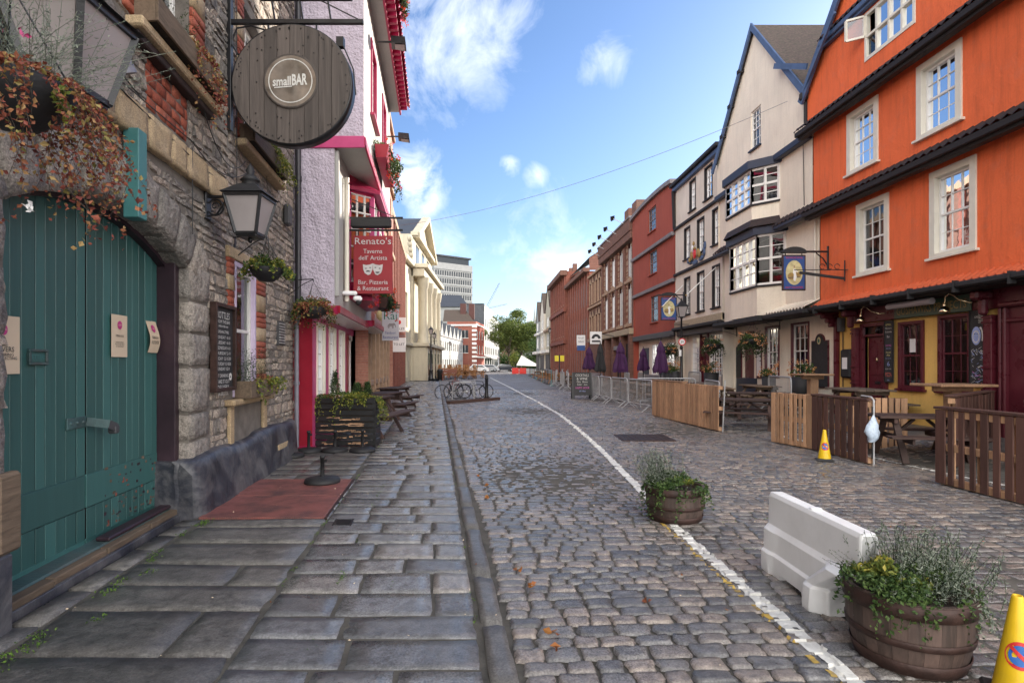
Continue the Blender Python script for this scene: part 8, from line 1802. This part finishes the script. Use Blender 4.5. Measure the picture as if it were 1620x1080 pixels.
# ---------------------------------------------------------------- barrel planters
def barrel(x, y, rt, rb, h, label, build, dark=False):
    t = empty('barrel_planter', (x, y, -.004), label, 'barrel planter'); n = 26
    rgq = random.Random(int(x*100))
    mb = MB()
    for i in range(n):
        a0, a1 = 2*pi*i/n+.002, 2*pi*(i+1)/n-.002; r = rgq.random(); prof = [(rb, .0), ((rb+rt)/2+.018, h*.5), (rt, h)]; vs = []
        for (q, z) in prof:
            for a in (a0, (a0+a1)/2, a1): vs.append((x+q*cos(a), y+q*sin(a), z))
        for (q, z) in ((rt, h+rgq.uniform(-.004, .004)), (rt-.025, h)):
            for a in (a0, (a0+a1)/2, a1): vs.append((x+q*cos(a), y+q*sin(a), z))
        for a in (a0, (a0+a1)/2, a1): vs.append((x+(rt-.03)*cos(a), y+(rt-.03)*sin(a), h*.7))
        mb.add(vs, [(k*3+j, k*3+j+1, (k+1)*3+j+1, (k+1)*3+j) for k in range(5) for j in (0, 1)], M['stave'], r)
    mb.lathe([(0, .01), (rb, .01)], M['soil'], (x, y, 0), n); mk('staves', mb, t)
    for (f0, f1) in ((.0, .20), (.38, .50), (.78, .995)):
        mb = MB()
        def rr(f): return (rb+(rt-rb)*f)+.018*4*f*(1-f)*1.0
        mb.lathe([(rr(f0)+.002, h*f0+.004), (rr(f0)+.007, h*f0+.006), (rr((f0+f1)/2)+.007, h*(f0+f1)/2), (rr(f1)+.007, h*f1-.006), (rr(f1)+.002, h*f1-.004)], M['hoop'], (x, y, 0), 40); mk('hoop', mb, t)
    mb = MB(); mb.lathe([(0, h*.86), (rt-.025, h*.84)], M['soil'], (x, y, 0), 20); mk('soil', mb, t); build(t, (x, y, h*.88), rt)
def bp1(t, c, r):
    rng = np.random.default_rng(5); c = np.array(c); mb = MB()
    leaves(mb, cloud(c+[-.06, -.04, .06], (r*1.12, r*1.05, .13), 2100, rng, 26, .28, True), .027, M['leafg'], rng); leaves(mb, cloud(c+[-.16, -.05, .09], (r*.7, r*.7, .13), 420, rng, 10, .3, True), .036, M['leafy'], rng)
    for _ in range(46): a = rng.uniform(0, 6.28); strand(mb, c+np.array([r*.93*cos(a), r*.93*sin(a), .07]), rng.uniform(.06, .22), 16, .026, M['leafg'], rng, out=(cos(a)*.05, sin(a)*.05, 0))
    mk('ground_ivy', mb, t); mb = MB()
    for _ in range(210): b = c+np.array([rng.normal(.08, .12), rng.normal(.02, .13), 0]); sprig(mb, b, b+np.array([rng.normal(.02, .09), rng.normal(0, .09), rng.uniform(.14, .36)]), 22, .023, M['leafs'], rng, stem=M['leafd'], w=.3)
    for _ in range(40): b = c+np.array([rng.normal(.14, .08), rng.normal(0, .1), 0]); sprig(mb, b, b+np.array([rng.normal(.1, .06), rng.normal(0, .07), rng.uniform(.10, .2)]), 20, .016, M['leafg'], rng, w=.25)
    mk('lavender', mb, t); mb = MB()
    for _ in range(34): a = rng.uniform(0, 6.28); b = c+np.array([r*.5*cos(a), r*.5*sin(a), .02]); sprig(mb, b, b+np.array([cos(a)*rng.uniform(.15, .3), sin(a)*.2, rng.uniform(.05, .16)]), 14, .015, M['leafs'], rng, stem=M['bark'], w=.3)
    for _ in range(10): p = c+np.array([rng.uniform(.15, .3), -.2+rng.normal(0, .06), .03]); strand(mb, p, rng.uniform(.15, .28), 22, .020, M['leafs'], rng, out=(.06, -.1, .03))
    mk('stray_sprigs', mb, t)
def bp2(t, c, r):
    rng = np.random.default_rng(6); c = np.array(c); mb = MB()
    leaves(mb, cloud(c+[0, 0, .05], (r*1.1, r*1.1, .13), 2000, rng, 14, .32, True), .034, M['leafg'], rng); leaves(mb, cloud(c+[.05, 0, .05], (r*.6, r*.6, .1), 500, rng, 8, .3, True), .034, M['leafy'], rng)
    for _ in range(70): a = rng.uniform(0, 6.28); strand(mb, c+np.array([r*.93*cos(a), r*.93*sin(a), .06]), rng.uniform(.08, .30)*(1.3 if cos(a) < 0 else .7), 16, .028, M['leafg'], rng, out=(cos(a)*.08, sin(a)*.08, 0))
    mk('ground_ivy', mb, t); mb = MB()
    for _ in range(120): b = c+np.array([rng.normal(-.12, .09), rng.normal(0, .1), 0]); sprig(mb, b, b+np.array([rng.normal(-.07, .09), rng.normal(0, .08), rng.uniform(.18, .42)]), 20, .026, M['leafs'], rng, stem=M['leafd'], w=.3)
    mk('lavender', mb, t)
barrel(2.24, 3.22, .315, .262, .40, 'large half barrel planter of ivy and lavender at the lower right', bp1); barrel(1.74, 6.08, .305, .265, .355, 'smaller half barrel planter standing on the white line', bp2)
# ---------------------------------------------------------------- water filled barrier
t = empty('plastic_barrier', (2.165, 3.44, 0), 'white water filled plastic barrier between the two barrel planters', 'road barrier', None, radians(91.5))
Lb = 1.17; prof = [(-.105, .0), (-.11, .04), (-.11, .155), (-.09, .175), (-.092, .33), (-.066, .37), (-.060, .59), (-.045, .62), (.045, .62), (.060, .59), (.066, .37), (.092, .33), (.09, .175), (.11, .155), (.11, .04), (.105, .0)]
def bw(x, y, z):   # end block bulges below the upper panel, the underside is notched for a fork
    k = max(0, 1-abs(x-.17)/.13) ; k = min(1, k*2.2) if z < .34 else 0; k2 = min(1, max(0, (x-.95)/.05))*.25 if z < .34 else 0; u = 1 if .42 < x < .80 else 0
    if z < .30: x = .27+x*.90/1.17
    return (x, y+(1 if y > 0 else -1)*(.075*(k+k2)*(1-.35*z/.34)), z+(.07*u if z < .03 else 0))
xs = [0, .012, .03, .05, .08, .11, .17, .22, .26, .30, .34, .40, .43, .5, .6, .7, .78, .81, .9, .96, 1.0, 1.1, 1.14, 1.158, 1.17]; vs = []; fs = []; J = len(prof)
for x in xs:
    e = min(x, Lb-x); sc = 1 if e > .03 else .84+.16*sqrt(max(0, 1-(1-e/.03)**2))
    for (y, z) in prof: vs.append(bw(x, y*sc, z-(.012*(1-sc)/.16 if z > .5 else 0)))
for i in range(len(xs)-1):
    for j in range(J-1): fs.append((i*J+j, i*J+j+1, (i+1)*J+j+1, (i+1)*J+j))
    fs.append((i*J+J-1, i*J, (i+1)*J, (i+1)*J+J-1))
fs += [tuple(range(J)), tuple(range((len(xs)-1)*J, len(xs)*J))[::-1]]
mb = MB(); mb.add(vs, fs, M['plasticw'], .5, True); body = mk('barrier_body', mb, t, local=True)
m_ = body.modifiers.new('b', 'BEVEL'); m_.width = .008; m_.segments = 2; m_.limit_method = 'ANGLE'; m_.angle_limit = radians(25)
m_ = body.modifiers.new('n', 'WEIGHTED_NORMAL')
mb = MB(); mb.lathe([(.04, .618), (.04, .630), (.032, .632), (0, .628)], M['plasticw'], (Lb*.5, 0, 0), 18); mk('filler_cap', mb, t, local=True)
# ---------------------------------------------------------------- black slatted planter and parasol bases (left)
t = empty('slatted_planter', (-3.32, 11.2, .05), 'long black slatted planter with flaking paint and trailing yellow green ivy', 'planter'); x0, x1, y0, y1, z0 = -4.07, -2.62, 10.85, 11.35, .05
for i in range(8): mb = MB(); z = z0+.04+i*.115; mb.box(x0, x1, y0, y0+.025, z, z+.092, M['slatblack'], .004); mk('slat', mb, t)
mb = MB(); rq = random.Random(4)
for i in range(5):
    for _ in range(5):
        x = rq.uniform(x0+.3, x1-.35); z = z0+.05+i*.115+rq.uniform(0, .05); w_ = rq.uniform(.06, .32); pts = [(x+w_*k/6, y0-.0015, z+rq.uniform(0, .012)) for k in range(7)]+[(x+w_*(6-k)/6, y0-.0015, z+rq.uniform(.015, .035)) for k in range(7)]; mb.add(pts, [tuple(range(14))], M['pallet'], rq.random())
mk('bare_patches', mb, t)
mb = MB()
for x in (x0+.02, (x0+x1)/2, x1-.02): mb.box(x-.03, x+.03, y0+.026, y0+.08, z0, z0+.95, M['slatblack'], .003)
for i in range(8): z = z0+.04+i*.115; mb.box(x1-.024, x1, y0+.026, y1, z, z+.092, M['slatblack'], .003); mb.box(x0, x0+.024, y0+.026, y1, z, z+.092, M['slatblack'], .003)
mb.box(x0+.03, x1-.03, y0+.03, y1, z0+.3, z0+.86, M['soil']); mk('frame', mb, t)
rng = np.random.default_rng(33); mb = MB(); c = np.array([(x0+x1)/2, y0+.18, 1.02])
for m, k, dx in (('leafy', 1500, .2), ('leafr', 500, -.45), ('leafg', 700, 0)): leaves(mb, cloud(c+[dx, 0, 0], (.55 if m == 'leafr' else .72, .24, .09), k, rng, 16, .3), .042, M[m], rng)
for _ in range(34): p = np.array([rng.uniform(x0, x1), y0-.02, .98]); strand(mb, p, rng.uniform(.05, .18)+(.38*rng.random() if abs(p[0]+3.55) < .3 else 0), 15, .038, M['leafy'], rng, out=(0, -.05, 0))
for _ in range(26): p = np.array([x1, rng.uniform(y0, y1), .98]); strand(mb, p, rng.uniform(.2, .5), 15, .038, M['leafy'], rng, out=(.14, -.05, 0))
mk('ivy', mb, t)
for dx, h in ((-1.0+.36, .30), (-.02-.08, .48), (.33, .22), (.52, .25)):
    mb = MB(); b = c+[dx*1.0, .05, 0]
    for _ in range(110): a = rng.uniform(0, 6.28); z = rng.uniform(0, h*.85); q = .07*(1-z/h)+.01; p = b+np.array([q*cos(a)*.5, q*sin(a)*.5, z]); sprig(mb, p, p+np.array([q*cos(a), q*sin(a), .08]), 12, .035, M['leafg' if rng.random() < .4 else 'leafd'], rng, w=.4)
    mk('dwarf_conifer', mb, t)
Gp = None
for i, (x, y, h, lab) in enumerate(((-2.54, 7.62, .36, 'black round parasol base standing on the red hatch corner'), (-2.72, 10.35, .40, 'black parasol base by the right end of the slatted planter'), (-3.22, 10.35, .38, 'black parasol base before the middle of the slatted planter'), (-3.68, 10.3, .38, 'black parasol base before the left part of the slatted planter'), (-3.80, 9.75, .34, 'black parasol base beside the foot of the grey downpipe'))):
    z = .062 if i == 0 else .055; t = empty('parasol_base', (x, y, z), lab, 'parasol base'); mb = MB(); mb.lathe([(0, z), (.23, z), (.235, z+.02), (.22, z+.055), (.10, z+.075), (.05, z+.085), (0, z+.085)], M['blackmatt'], (x, y, 0), 28); mk('weight', mb, t); mb = MB(); mb.lathe([(.026, z+.08), (.026, z+h-.04), (.034, z+h-.04), (.034, z+h), (.02, z+h), (.02, z+.1)], M['blackmatt'], (x, y, 0), 14); mb.box(x+.02, x+.06, y-.01, y+.01, z+h-.09, z+h-.05, M['black']); mk('tube', mb, t)
# ---------------------------------------------------------------- bollard, timber sleeper, bicycles
t = empty('bollard', (-1.13, 25.35, .12), 'black cast iron bollard at the end of the timber sleeper by the bicycles', 'bollard'); mb = MB(); mb.lathe([(.0, .12), (.10, .12), (.10, .2), (.075, .24), (.07, .95), (.085, .97), (.085, 1.0), (.06, 1.03), (.075, 1.08), (.06, 1.15), (0, 1.18)], M['black'], (-1.13, 25.35, 0), 18); mk('post', mb, t)
mb = MB(); mb.bar((-2.62, 23.3, .06), (-.62, 25.9, .06), .22, .12, M['tabled']); mk('timber_sleeper', mb, label='dark timber sleeper lying on the cobbles under the bollard', cat='sleeper')
def bike(x, y, rz, lean, label, fm):
    t = empty('bicycle', (x, y, .0), label, 'bicycle', None, rz); t.rotation_euler = (lean, 0, rz); R = .33
    for xx in (-.52, .52):
        mb = MB(); P = [(xx+R*cos(a), 0, R+.01+R*sin(a)) for a in np.linspace(0, 2*pi, 29)]; mb.tube(P, .02, M['tyre'], 6, caps=False); w = mk('wheel', mb, t, local=True); mb = MB()
        for a in np.linspace(0, pi, 9)[:-1]: mb.tube([(xx+R*.95*cos(a), 0, R+R*.95*sin(a)), (xx-R*.95*cos(a), 0, R-R*.95*sin(a))], .0025, M['steel'], 3, caps=False)
        mb.tube([(xx, -.04, R), (xx, .04, R)], .03, M['steel'], 8); mk('spokes', mb, w, local=True)
    mb = MB(); bb = (-.05, 0, .30); st = (-.20, 0, .82); hd = (.36, 0, .80); hl = (.40, 0, .62)
    for a, b_, r in ((bb, st, .018), (bb, hl, .02), (st, hd, .017), ((-.52, 0, .34), bb, .011), ((-.52, 0, .34), (-.18, 0, .75), .011), (hl, (.52, 0, .34), .014), (hd, hl, .02)): mb.tube([a, b_], r, M[fm], 6)
    mk('frame', mb, t, local=True); mb = MB(); mb.tube([(-.20, 0, .82), (-.225, 0, .92)], .014, M['steel'], 6); mb.box(-.36, -.10, -.06, .06, .92, .97, M['black'], .03); mk('saddle', mb, t, local=True)
    mb = MB(); mb.tube([hd, (.34, 0, .95)], .014, M['steel'], 6); mb.tube([(.30, -.28, .98), (.36, -.15, .96), (.36, .15, .96), (.30, .28, .98)], .014, M['black'], 6); mk('handlebar', mb, t, local=True)
    mb = MB(); mb.lathe([(0, -.012), (.085, -.012), (.085, .012), (0, .012)], M['steel'], (bb[0], -.05, bb[2]), 14, axis='Y'); mb.bar((-.05, -.06, .30), (.05, -.08, .16), .02, .02, M['black']); mb.bar((-.05, .06, .30), (-.15, .08, .44), .02, .02, M['black']); mk('crank', mb, t, local=True)
bike(-2.75, 26.4, .35, .12, 'dark bicycle leaning at the left of the stand', 'black'); bike(-2.1, 26.9, .15, -.14, 'pale framed bicycle in the middle of the stand', 'steel'); bike(-1.75, 27.3, -.08, .10, 'black bicycle at the right of the stand with its wheel behind the bollard', 'blackmatt'); bike(-2.9, 28.0, 1.1, .1, 'red trimmed bicycle turned away at the back of the stand', 'winred')
t = empty('bicycle_stand', (-2.3, 26.6, 0), 'bent steel hoop stand holding the bicycles', 'bicycle stand'); mb = MB()
for dy in (0, .9): mb.tube([(-2.75, 26.1+dy, 0), (-2.7, 26.1+dy, .65), (-2.6, 26.12+dy, .78), (-1.9, 26.3+dy, .78), (-1.8, 26.32+dy, .65), (-1.75, 26.33+dy, 0)], .028, M['steel'], 8)
mk('hoop', mb, t)
# ---------------------------------------------------------------- street lamps
def lamppost(x, y, zt, label, z0=0, sign=False, k=1.0):
    t = empty('street_lamp', (x, y, z0), label, 'street lamp'); mb = MB(); H = zt-z0
    mb.lathe([(0, z0), (.17*k, z0), (.17*k, z0+.35), (.13*k, z0+.40), (.12*k, z0+.95), (.14*k, z0+1.0), (.07*k, z0+1.1), (.055*k, z0+H*.55), (.075*k, z0+H*.56), (.05*k, z0+H*.58), (.04*k, zt-.62), (.07, zt-.60), (.03, zt-.56)], M['black'], (x, y, 0), 12); mb.bar((x-.3, y, zt-.85), (x+.3, y, zt-.85), .025, .025, M['black']); mk('post', mb, t)
    b, w = .11, .20; zb = zt-.55; zz = zt-.12
    B = [(x+b*i, y+b*j, zb) for i, j in ((-1, -1), (1, -1), (1, 1), (-1, 1))]; T = [(x+w*i, y+w*j, zz) for i, j in ((-1, -1), (1, -1), (1, 1), (-1, 1))]
    g = MB(); [g.quad(B[i], B[(i+1) % 4], T[(i+1) % 4], T[i], M['lglass']) for i in range(4)]; mk('lamp_glass', g, t)
    f = MB(); [(f.bar(B[i], T[i], .022, .022, M['black']), f.bar(T[i], T[(i+1) % 4], .03, .03, M['black']), f.bar(B[i], B[(i+1) % 4], .03, .03, M['black'])) for i in range(4)]; f.add([(x+w*1.15*i, y+w*1.15*j, zz) for i, j in ((-1, -1), (1, -1), (1, 1), (-1, 1))]+[(x, y, zz+.26)], [(0, 1, 4), (1, 2, 4), (2, 3, 4), (3, 0, 4), (0, 1, 2, 3)], M['black']); f.lathe([(.03, zz+.2), (.045, zz+.26), (0, zz+.36)], M['black'], (x, y, 0), 8); mk('lamp_head', f, t)
    if sign:
        s = MB(); disc(s, x, 2.52+z0*.3, 0, .15, y-.09, M['redsticker'], 24); disc(s, x, 2.52+z0*.3, 0, .11, y-.094, M['paperw'], 24); s.text('20', .15, M['inkd'], lambda a, b_: (x+a, y-.098, 2.52+z0*.3+b_), width=.14); s.box(x-.13, x-.03, y-.1, y-.09, 1.95, 2.2, M['paperw']); mk('speed_limit_sign', s, t)
lamppost(6.85, 23.0, 4.08, 'black lantern street lamp with a round 20 sign on the right', .02, True, .9); lamppost(-7.55, 53, 4.95, 'nearest black street lamp on the left pavement before the theatre', .0, k=1.5); lamppost(-8.6, 63, 5.0, 'second black street lamp just behind the nearest left one', k=1.2); lamppost(-9.6, 88, 5.0, 'third street lamp before the white gabled houses'); lamppost(4.9, 74, 6.2, 'street lamp in front of the tall red brick piers on the far right')
t = empty('direction_sign', (4.9, 60, 0), 'post with two square yellow notices among the far right tables', 'sign'); mb = MB(); mb.tube([(5.0, 60, 0), (5.0, 60, 2.6)], .05, M['blackmatt'], 8); mk('post', mb, t); mb = MB(); mb.box(4.5, 4.92, 59.93, 59.97, 1.9, 2.5, M['yellowlbl']); mb.box(5.08, 5.5, 59.93, 59.97, 1.9, 2.5, M['yellowlbl']); mk('notice', mb, t)
# bins, red bench
t = empty('litter_bin', (-7.2, 56.5, 0), 'black litter bin behind the left street lamp', 'bin'); mb = MB(); mb.lathe([(0, 0), (.25, 0), (.27, .9), (.3, .95), (.22, 1.1), (0, 1.15)], M['blackmatt'], (-7.15, 56.5, 0), 14); mk('body', mb, t)
t = empty('red_bench', (-6.3, 56.5, 0), 'low dark red slatted bench beside the left street lamps', 'bench'); mb = MB()
for i in range(4): mb.box(-7.0, -5.5, 56.2+i*.12, 56.3+i*.12, .62, .66, M['winred'], .01)
mk('seat', mb, t); mb = MB(); [mb.box(-7.0, -5.5, 56.7, 56.74, .72+i*.14, .84+i*.14, M['winred'], .01) for i in range(3)]; mk('backrest', mb, t)
for x in (-6.9, -6.3, -5.7): mb = MB(); mb.box(x, x+.08, 56.2, 56.6, 0, .61, M['winred'], .01); mk('leg', mb, t)
# ---------------------------------------------------------------- cars and far street clutter
def car(x, y, rz, m, label, van=False):
    t = empty('parked_car', (x, y, 0), label, 'car', None, rz); L = 4.3; W_ = .86
    low = [(-2.1, .35), (-2.15, .7), (-2.0, .88), (-1.2, .95), (1.5, .98), (2.05, .9), (2.15, .6), (2.1, .3), (1.75, .3), (1.68, .5), (1.5, .62), (1.2, .62), (1.02, .5), (.95, .28), (-.95, .28), (-1.02, .5), (-1.2, .62), (-1.5, .62), (-1.68, .5), (-1.75, .3)]
    cab = [(-1.35, .94), (-.75, 1.42), (-.3, 1.48), (1.0, 1.46), (1.75, .97)] if not van else [(-1.6, .94), (-1.0, 1.85), (2.05, 1.9), (2.1, .95)]
    mb = MB(); mb.prism(low, -W_, W_, M[m]); vs = [(a, (-1)**k*W_*(.97 if z < 1 else .78), z) for k in (0, 1) for a, z in cab]; n = len(cab); mb.add(vs, [tuple(range(n)), tuple(range(n, 2*n))]+[(i, (i+1) % n, n+(i+1) % n, n+i) for i in range(n)], M[m]); mk('body', mb, t, local=True)
    mb = MB()
    for k in (-1, 1): g = [(-1.12, .98), (-.68, 1.36), (.95, 1.38), (1.45, 1.0)]; mb.add([(a, k*(W_*(.965 if z < 1.1 else .81)+.01), z) for a, z in g], [(0, 1, 2, 3)], M['blackglass'])
    mb.add([(-1.33, -.7, .99), (-1.33, .7, .99), (-.79, .6, 1.40), (-.79, -.6, 1.40)], [(0, 1, 2, 3)], M['blackglass']); mb.add([(1.72, -.7, 1.02), (1.72, .7, 1.02), (1.06, .6, 1.43), (1.06, -.6, 1.43)], [(0, 1, 2, 3)], M['blackglass']); mk('windows', mb, t, local=True)
    for sx_ in (-1.35, 1.35):
        for k in (-1, 1): mb = MB(); mb.lathe([(0, -.1), (.32, -.1), (.33, 0), (.32, .1), (0, .1)], M['tyre'], (sx_, k*.78, .33), 16, axis='Y'); w = mk('wheel', mb, t, local=True); mb = MB(); mb.lathe([(0, -.11), (.19, -.105), (.19, .105), (0, .11)], M['cars'], (sx_, k*.78, .33), 10, axis='Y'); mk('hub', mb, w, local=True)
    for k in (-1, 1): mb = MB(); mb.box(-2.16, -2.0, k*.72-.12, k*.72+.12, .62, .78, M['lglass'], .02); mk('headlight', mb, t, local=True)
    for k in (-1, 1): mb = MB(); mb.box(2.02, 2.14, k*.74-.1, k*.74+.1, .66, .84, M['redsticker'], .02); mk('tail_light', mb, t, local=True)
car(-6.4, 102, .2, 'carw', 'white car parked in front of the red corner house'); car(-4.9, 112, .4, 'cars', 'silver car parked before the white office block'); car(-1.5, 122, .1, 'card', 'dark car parked under the large plane tree'); car(-2.6, 150, .0, 'carw', 'pale car far beyond the large tree')
for i, (x, lab) in enumerate(((.55, 'left hand red water filled barrier at the far end of the street'), (1.75, 'right hand red water filled barrier at the far end of the street'))):
    mb = MB(); mb.prism([(-.25, 0), (-.25, .3), (-.1, .45), (-.08, .95), (.08, .95), (.1, .45), (.25, .3), (.25, 0)], x-.55, x+.55, M['redplastic'], 'YZ'); o = mk('red_barrier', mb, label=lab, cat='road barrier'); o.location.y = 92
t = empty('market_canopy', (3.4, 112, 0), 'white peaked canopy at the far end of the street', 'canopy'); mb = MB(); mb.add([(.9, 110, 1.3), (5.6, 110, 1.1), (5.6, 116, 1.1), (.9, 116, 1.5), (1.9, 113, 3.3)], [(0, 1, 4), (1, 2, 4), (2, 3, 4), (3, 0, 4)], M['canvasw']); mk('cloth', mb, t); mb = MB(); [mb.tube([(x, y, 0), (x, y, 1.3)], .05, M['greytrim'], 6) for x, y in ((.95, 110.1), (5.5, 110.1), (5.5, 115.9), (.95, 115.9))]; mk('pole', mb, t)
# ---------------------------------------------------------------- right-hand baskets and flower tubs
GR = [('leafd', 'leafg'), ('leafg', 'leafd')]
def rb(x, y, z, r, sd, label, flowers=True, tall=1.5):
    def f(t, c, rr):
        rng = np.random.default_rng(sd); c = np.array(c); mb = MB(); leaves(mb, cloud(c+[0, 0, -.1*tall], (rr*1.3, rr*1.2, rr*tall), 900, rng, 14, .4), .07, M['leafd'], rng); leaves(mb, cloud(c+[0, 0, .05], (rr*1.2, rr*1.1, rr*.7), 450, rng, 10, .4), .065, M['leafg'], rng)
        for _ in range(26): a = rng.uniform(0, 6.28); strand(mb, c+np.array([rr*cos(a), rr*sin(a), 0]), rng.uniform(.2, .6)*tall*.7, 14, .06, M['leafd'], rng, out=(cos(a)*.1, sin(a)*.1, 0))
        mk('foliage', mb, t); mb = MB()
        for _ in range(22 if flowers else 8): a = rng.uniform(2.5, 5.5); p = c+np.array([rr*1.3*cos(a), rr*1.2*sin(a), rng.uniform(-.2, .3)]); leaves(mb, p+rng.normal(0, .03, (9, 3)), .055, M['petaly'], rng)
        mk('blooms', mb, t)
    basket((x, y, z), r, label, f, RF(y, .1, 0)[0], arm=True)
rb(8.22, 19.4, 2.46, .34, 1, 'large bushy hanging basket with orange flowers before the maroon door', True, 1.9); rb(8.02, 22.7, 2.40, .33, 2, 'round hanging basket in front of the narrow cream house', False, 1.4); rb(7.8, 28.1, 2.35, .36, 3, 'hanging basket beside the street lamp with the 20 sign', True, 1.6)
def tub(x, y, z, r, sd, label):
    t = empty('flower_tub', (x, y, z-.5), label, 'flower tub'); rng = np.random.default_rng(sd); c = np.array([x, y, z]); z0 = max(.2, z-1.0); mb = MB(); mb.lathe([(0, z0), (r*.6, z0), (r*.72, z-.12), (0, z-.15)], M['blackmatt'], (x, y, 0), 14); mk('pot', mb, t)
    mb = MB(); leaves(mb, cloud(c+[0, 0, .02], (r, r*.8, r*.75), 700, rng, 12, .4), .06, M['leafg'], rng); mk('foliage', mb, t); mb = MB()
    for _ in range(20): a = rng.uniform(2.6, 5.6); p = c+np.array([r*.9*cos(a), r*.8*sin(a), rng.uniform(-.1, .35)]); leaves(mb, p+rng.normal(0, .03, (9, 3)), .055, M['petaly'], rng)
    mk('blooms', mb, t)
tub(8.62, 16.9, 1.38, .42, 4, 'orange flowered tub under the small pane window of the cream pub'); tub(8.35, 18.5, 1.35, .30, 5, 'small flowered tub left of the orange flowered one by the cream pub'); tub(8.2, 23.4, 1.4, .42, 6, 'yellow flowered tub before the small pane shop window of the cream house'); tub(7.55, 26.3, 1.4, .36, 7, 'flowered tub just behind the street lamp with the 20 sign'); tub(7.9, 28.8, 1.4, .36, 8, 'flowered tub in front of the red rendered house')
# ---------------------------------------------------------------- separate pieces become parts of their own
def split_pieces(o, cap=40, pad=.004):
    me = o.data; V = np.empty(len(me.vertices)*3); me.vertices.foreach_get('co', V); V = V.reshape(-1, 3)
    par = list(range(len(V)))
    def find(a):
        while par[a] != a: par[a] = par[par[a]]; a = par[a]
        return a
    polys = [tuple(q.vertices) for q in me.polygons]
    for q in polys:
        a = find(q[0])
        for b in q[1:]: par[find(b)] = a
    isl = {}
    for i, q in enumerate(polys): isl.setdefault(find(q[0]), []).append(i)
    B = []
    for r, fs in isl.items(): ix = list({v for f in fs for v in polys[f]}); B.append([V[ix].min(0)-pad, V[ix].max(0)+pad, fs])
    ch = len(B) <= 400
    while ch:
        ch = False; out = []
        for b in B:
            for c in out:
                if (b[0] <= c[1]).all() and (c[0] <= b[1]).all(): c[0] = np.minimum(c[0], b[0]); c[1] = np.maximum(c[1], b[1]); c[2] = c[2]+b[2]; ch = True; break
            else: out.append(b)
        B = out
    if not 1 < len(B) <= cap: return
    R = np.empty(len(polys), dtype=np.float32); me.attributes['rnd'].data.foreach_get('value', R)
    for k, (lo, hi, fs) in enumerate(B):
        mb = MB(); mb.mats = list(me.materials); vm = {}
        for f in fs:
            q = []
            for v in polys[f]:
                if v not in vm: vm[v] = len(mb.V); mb.V.append(tuple(V[v]))
                q.append(vm[v])
            mb.F.append(tuple(q)); mb.MI.append(me.polygons[f].material_index); mb.R.append(float(R[f])); mb.S.append(me.polygons[f].use_smooth)
        n = mk(o.name.split('.')[0], mb, o.parent, local=True, recalc=False)
        for ky in ('label', 'category', 'group', 'kind'):
            if ky in o: n[ky] = o[ky]
    bpy.data.objects.remove(o)
REN = {'brick_piers': 'brick_pier', 'stone_banding': 'stone_band', 'flowers': 'flower_clump'}
for nm in ('plinth', 'stone_sill', 'soffit', 'quoin', 'magenta_beam', 'fascia', 'canopy', 'shopfront_joinery', 'brick_piers', 'brick_pier', 'pilaster', 'cornice', 'ledge', 'pent_tiles', 'lower_pent', 'worn_board', 'downpipe', 'column',
           'arcade_frame', 'dado', 'carved_corbel', 'ground_openings', 'chimney', 'stone_dressings', 'brace', 'string_course', 'grey_band', 'notice', 'side_door', 'vent_grille', 'door_frame', 'supporters', 'scroll', 'window_strips', 'side_windows', 'quoins', 'pole', 'brick_panel', 'glass_screen', 'flowers', 'jetty', 'stone_band'):
    for o in [o for o in bpy.data.objects if o.type == 'MESH' and o.parent is not None and o.name.split('.')[0] == nm and not o.children]: split_pieces(o, 60)
for o in bpy.data.objects:
    if o.name.split('.')[0] in REN: o.name = REN[o.name.split('.')[0]]
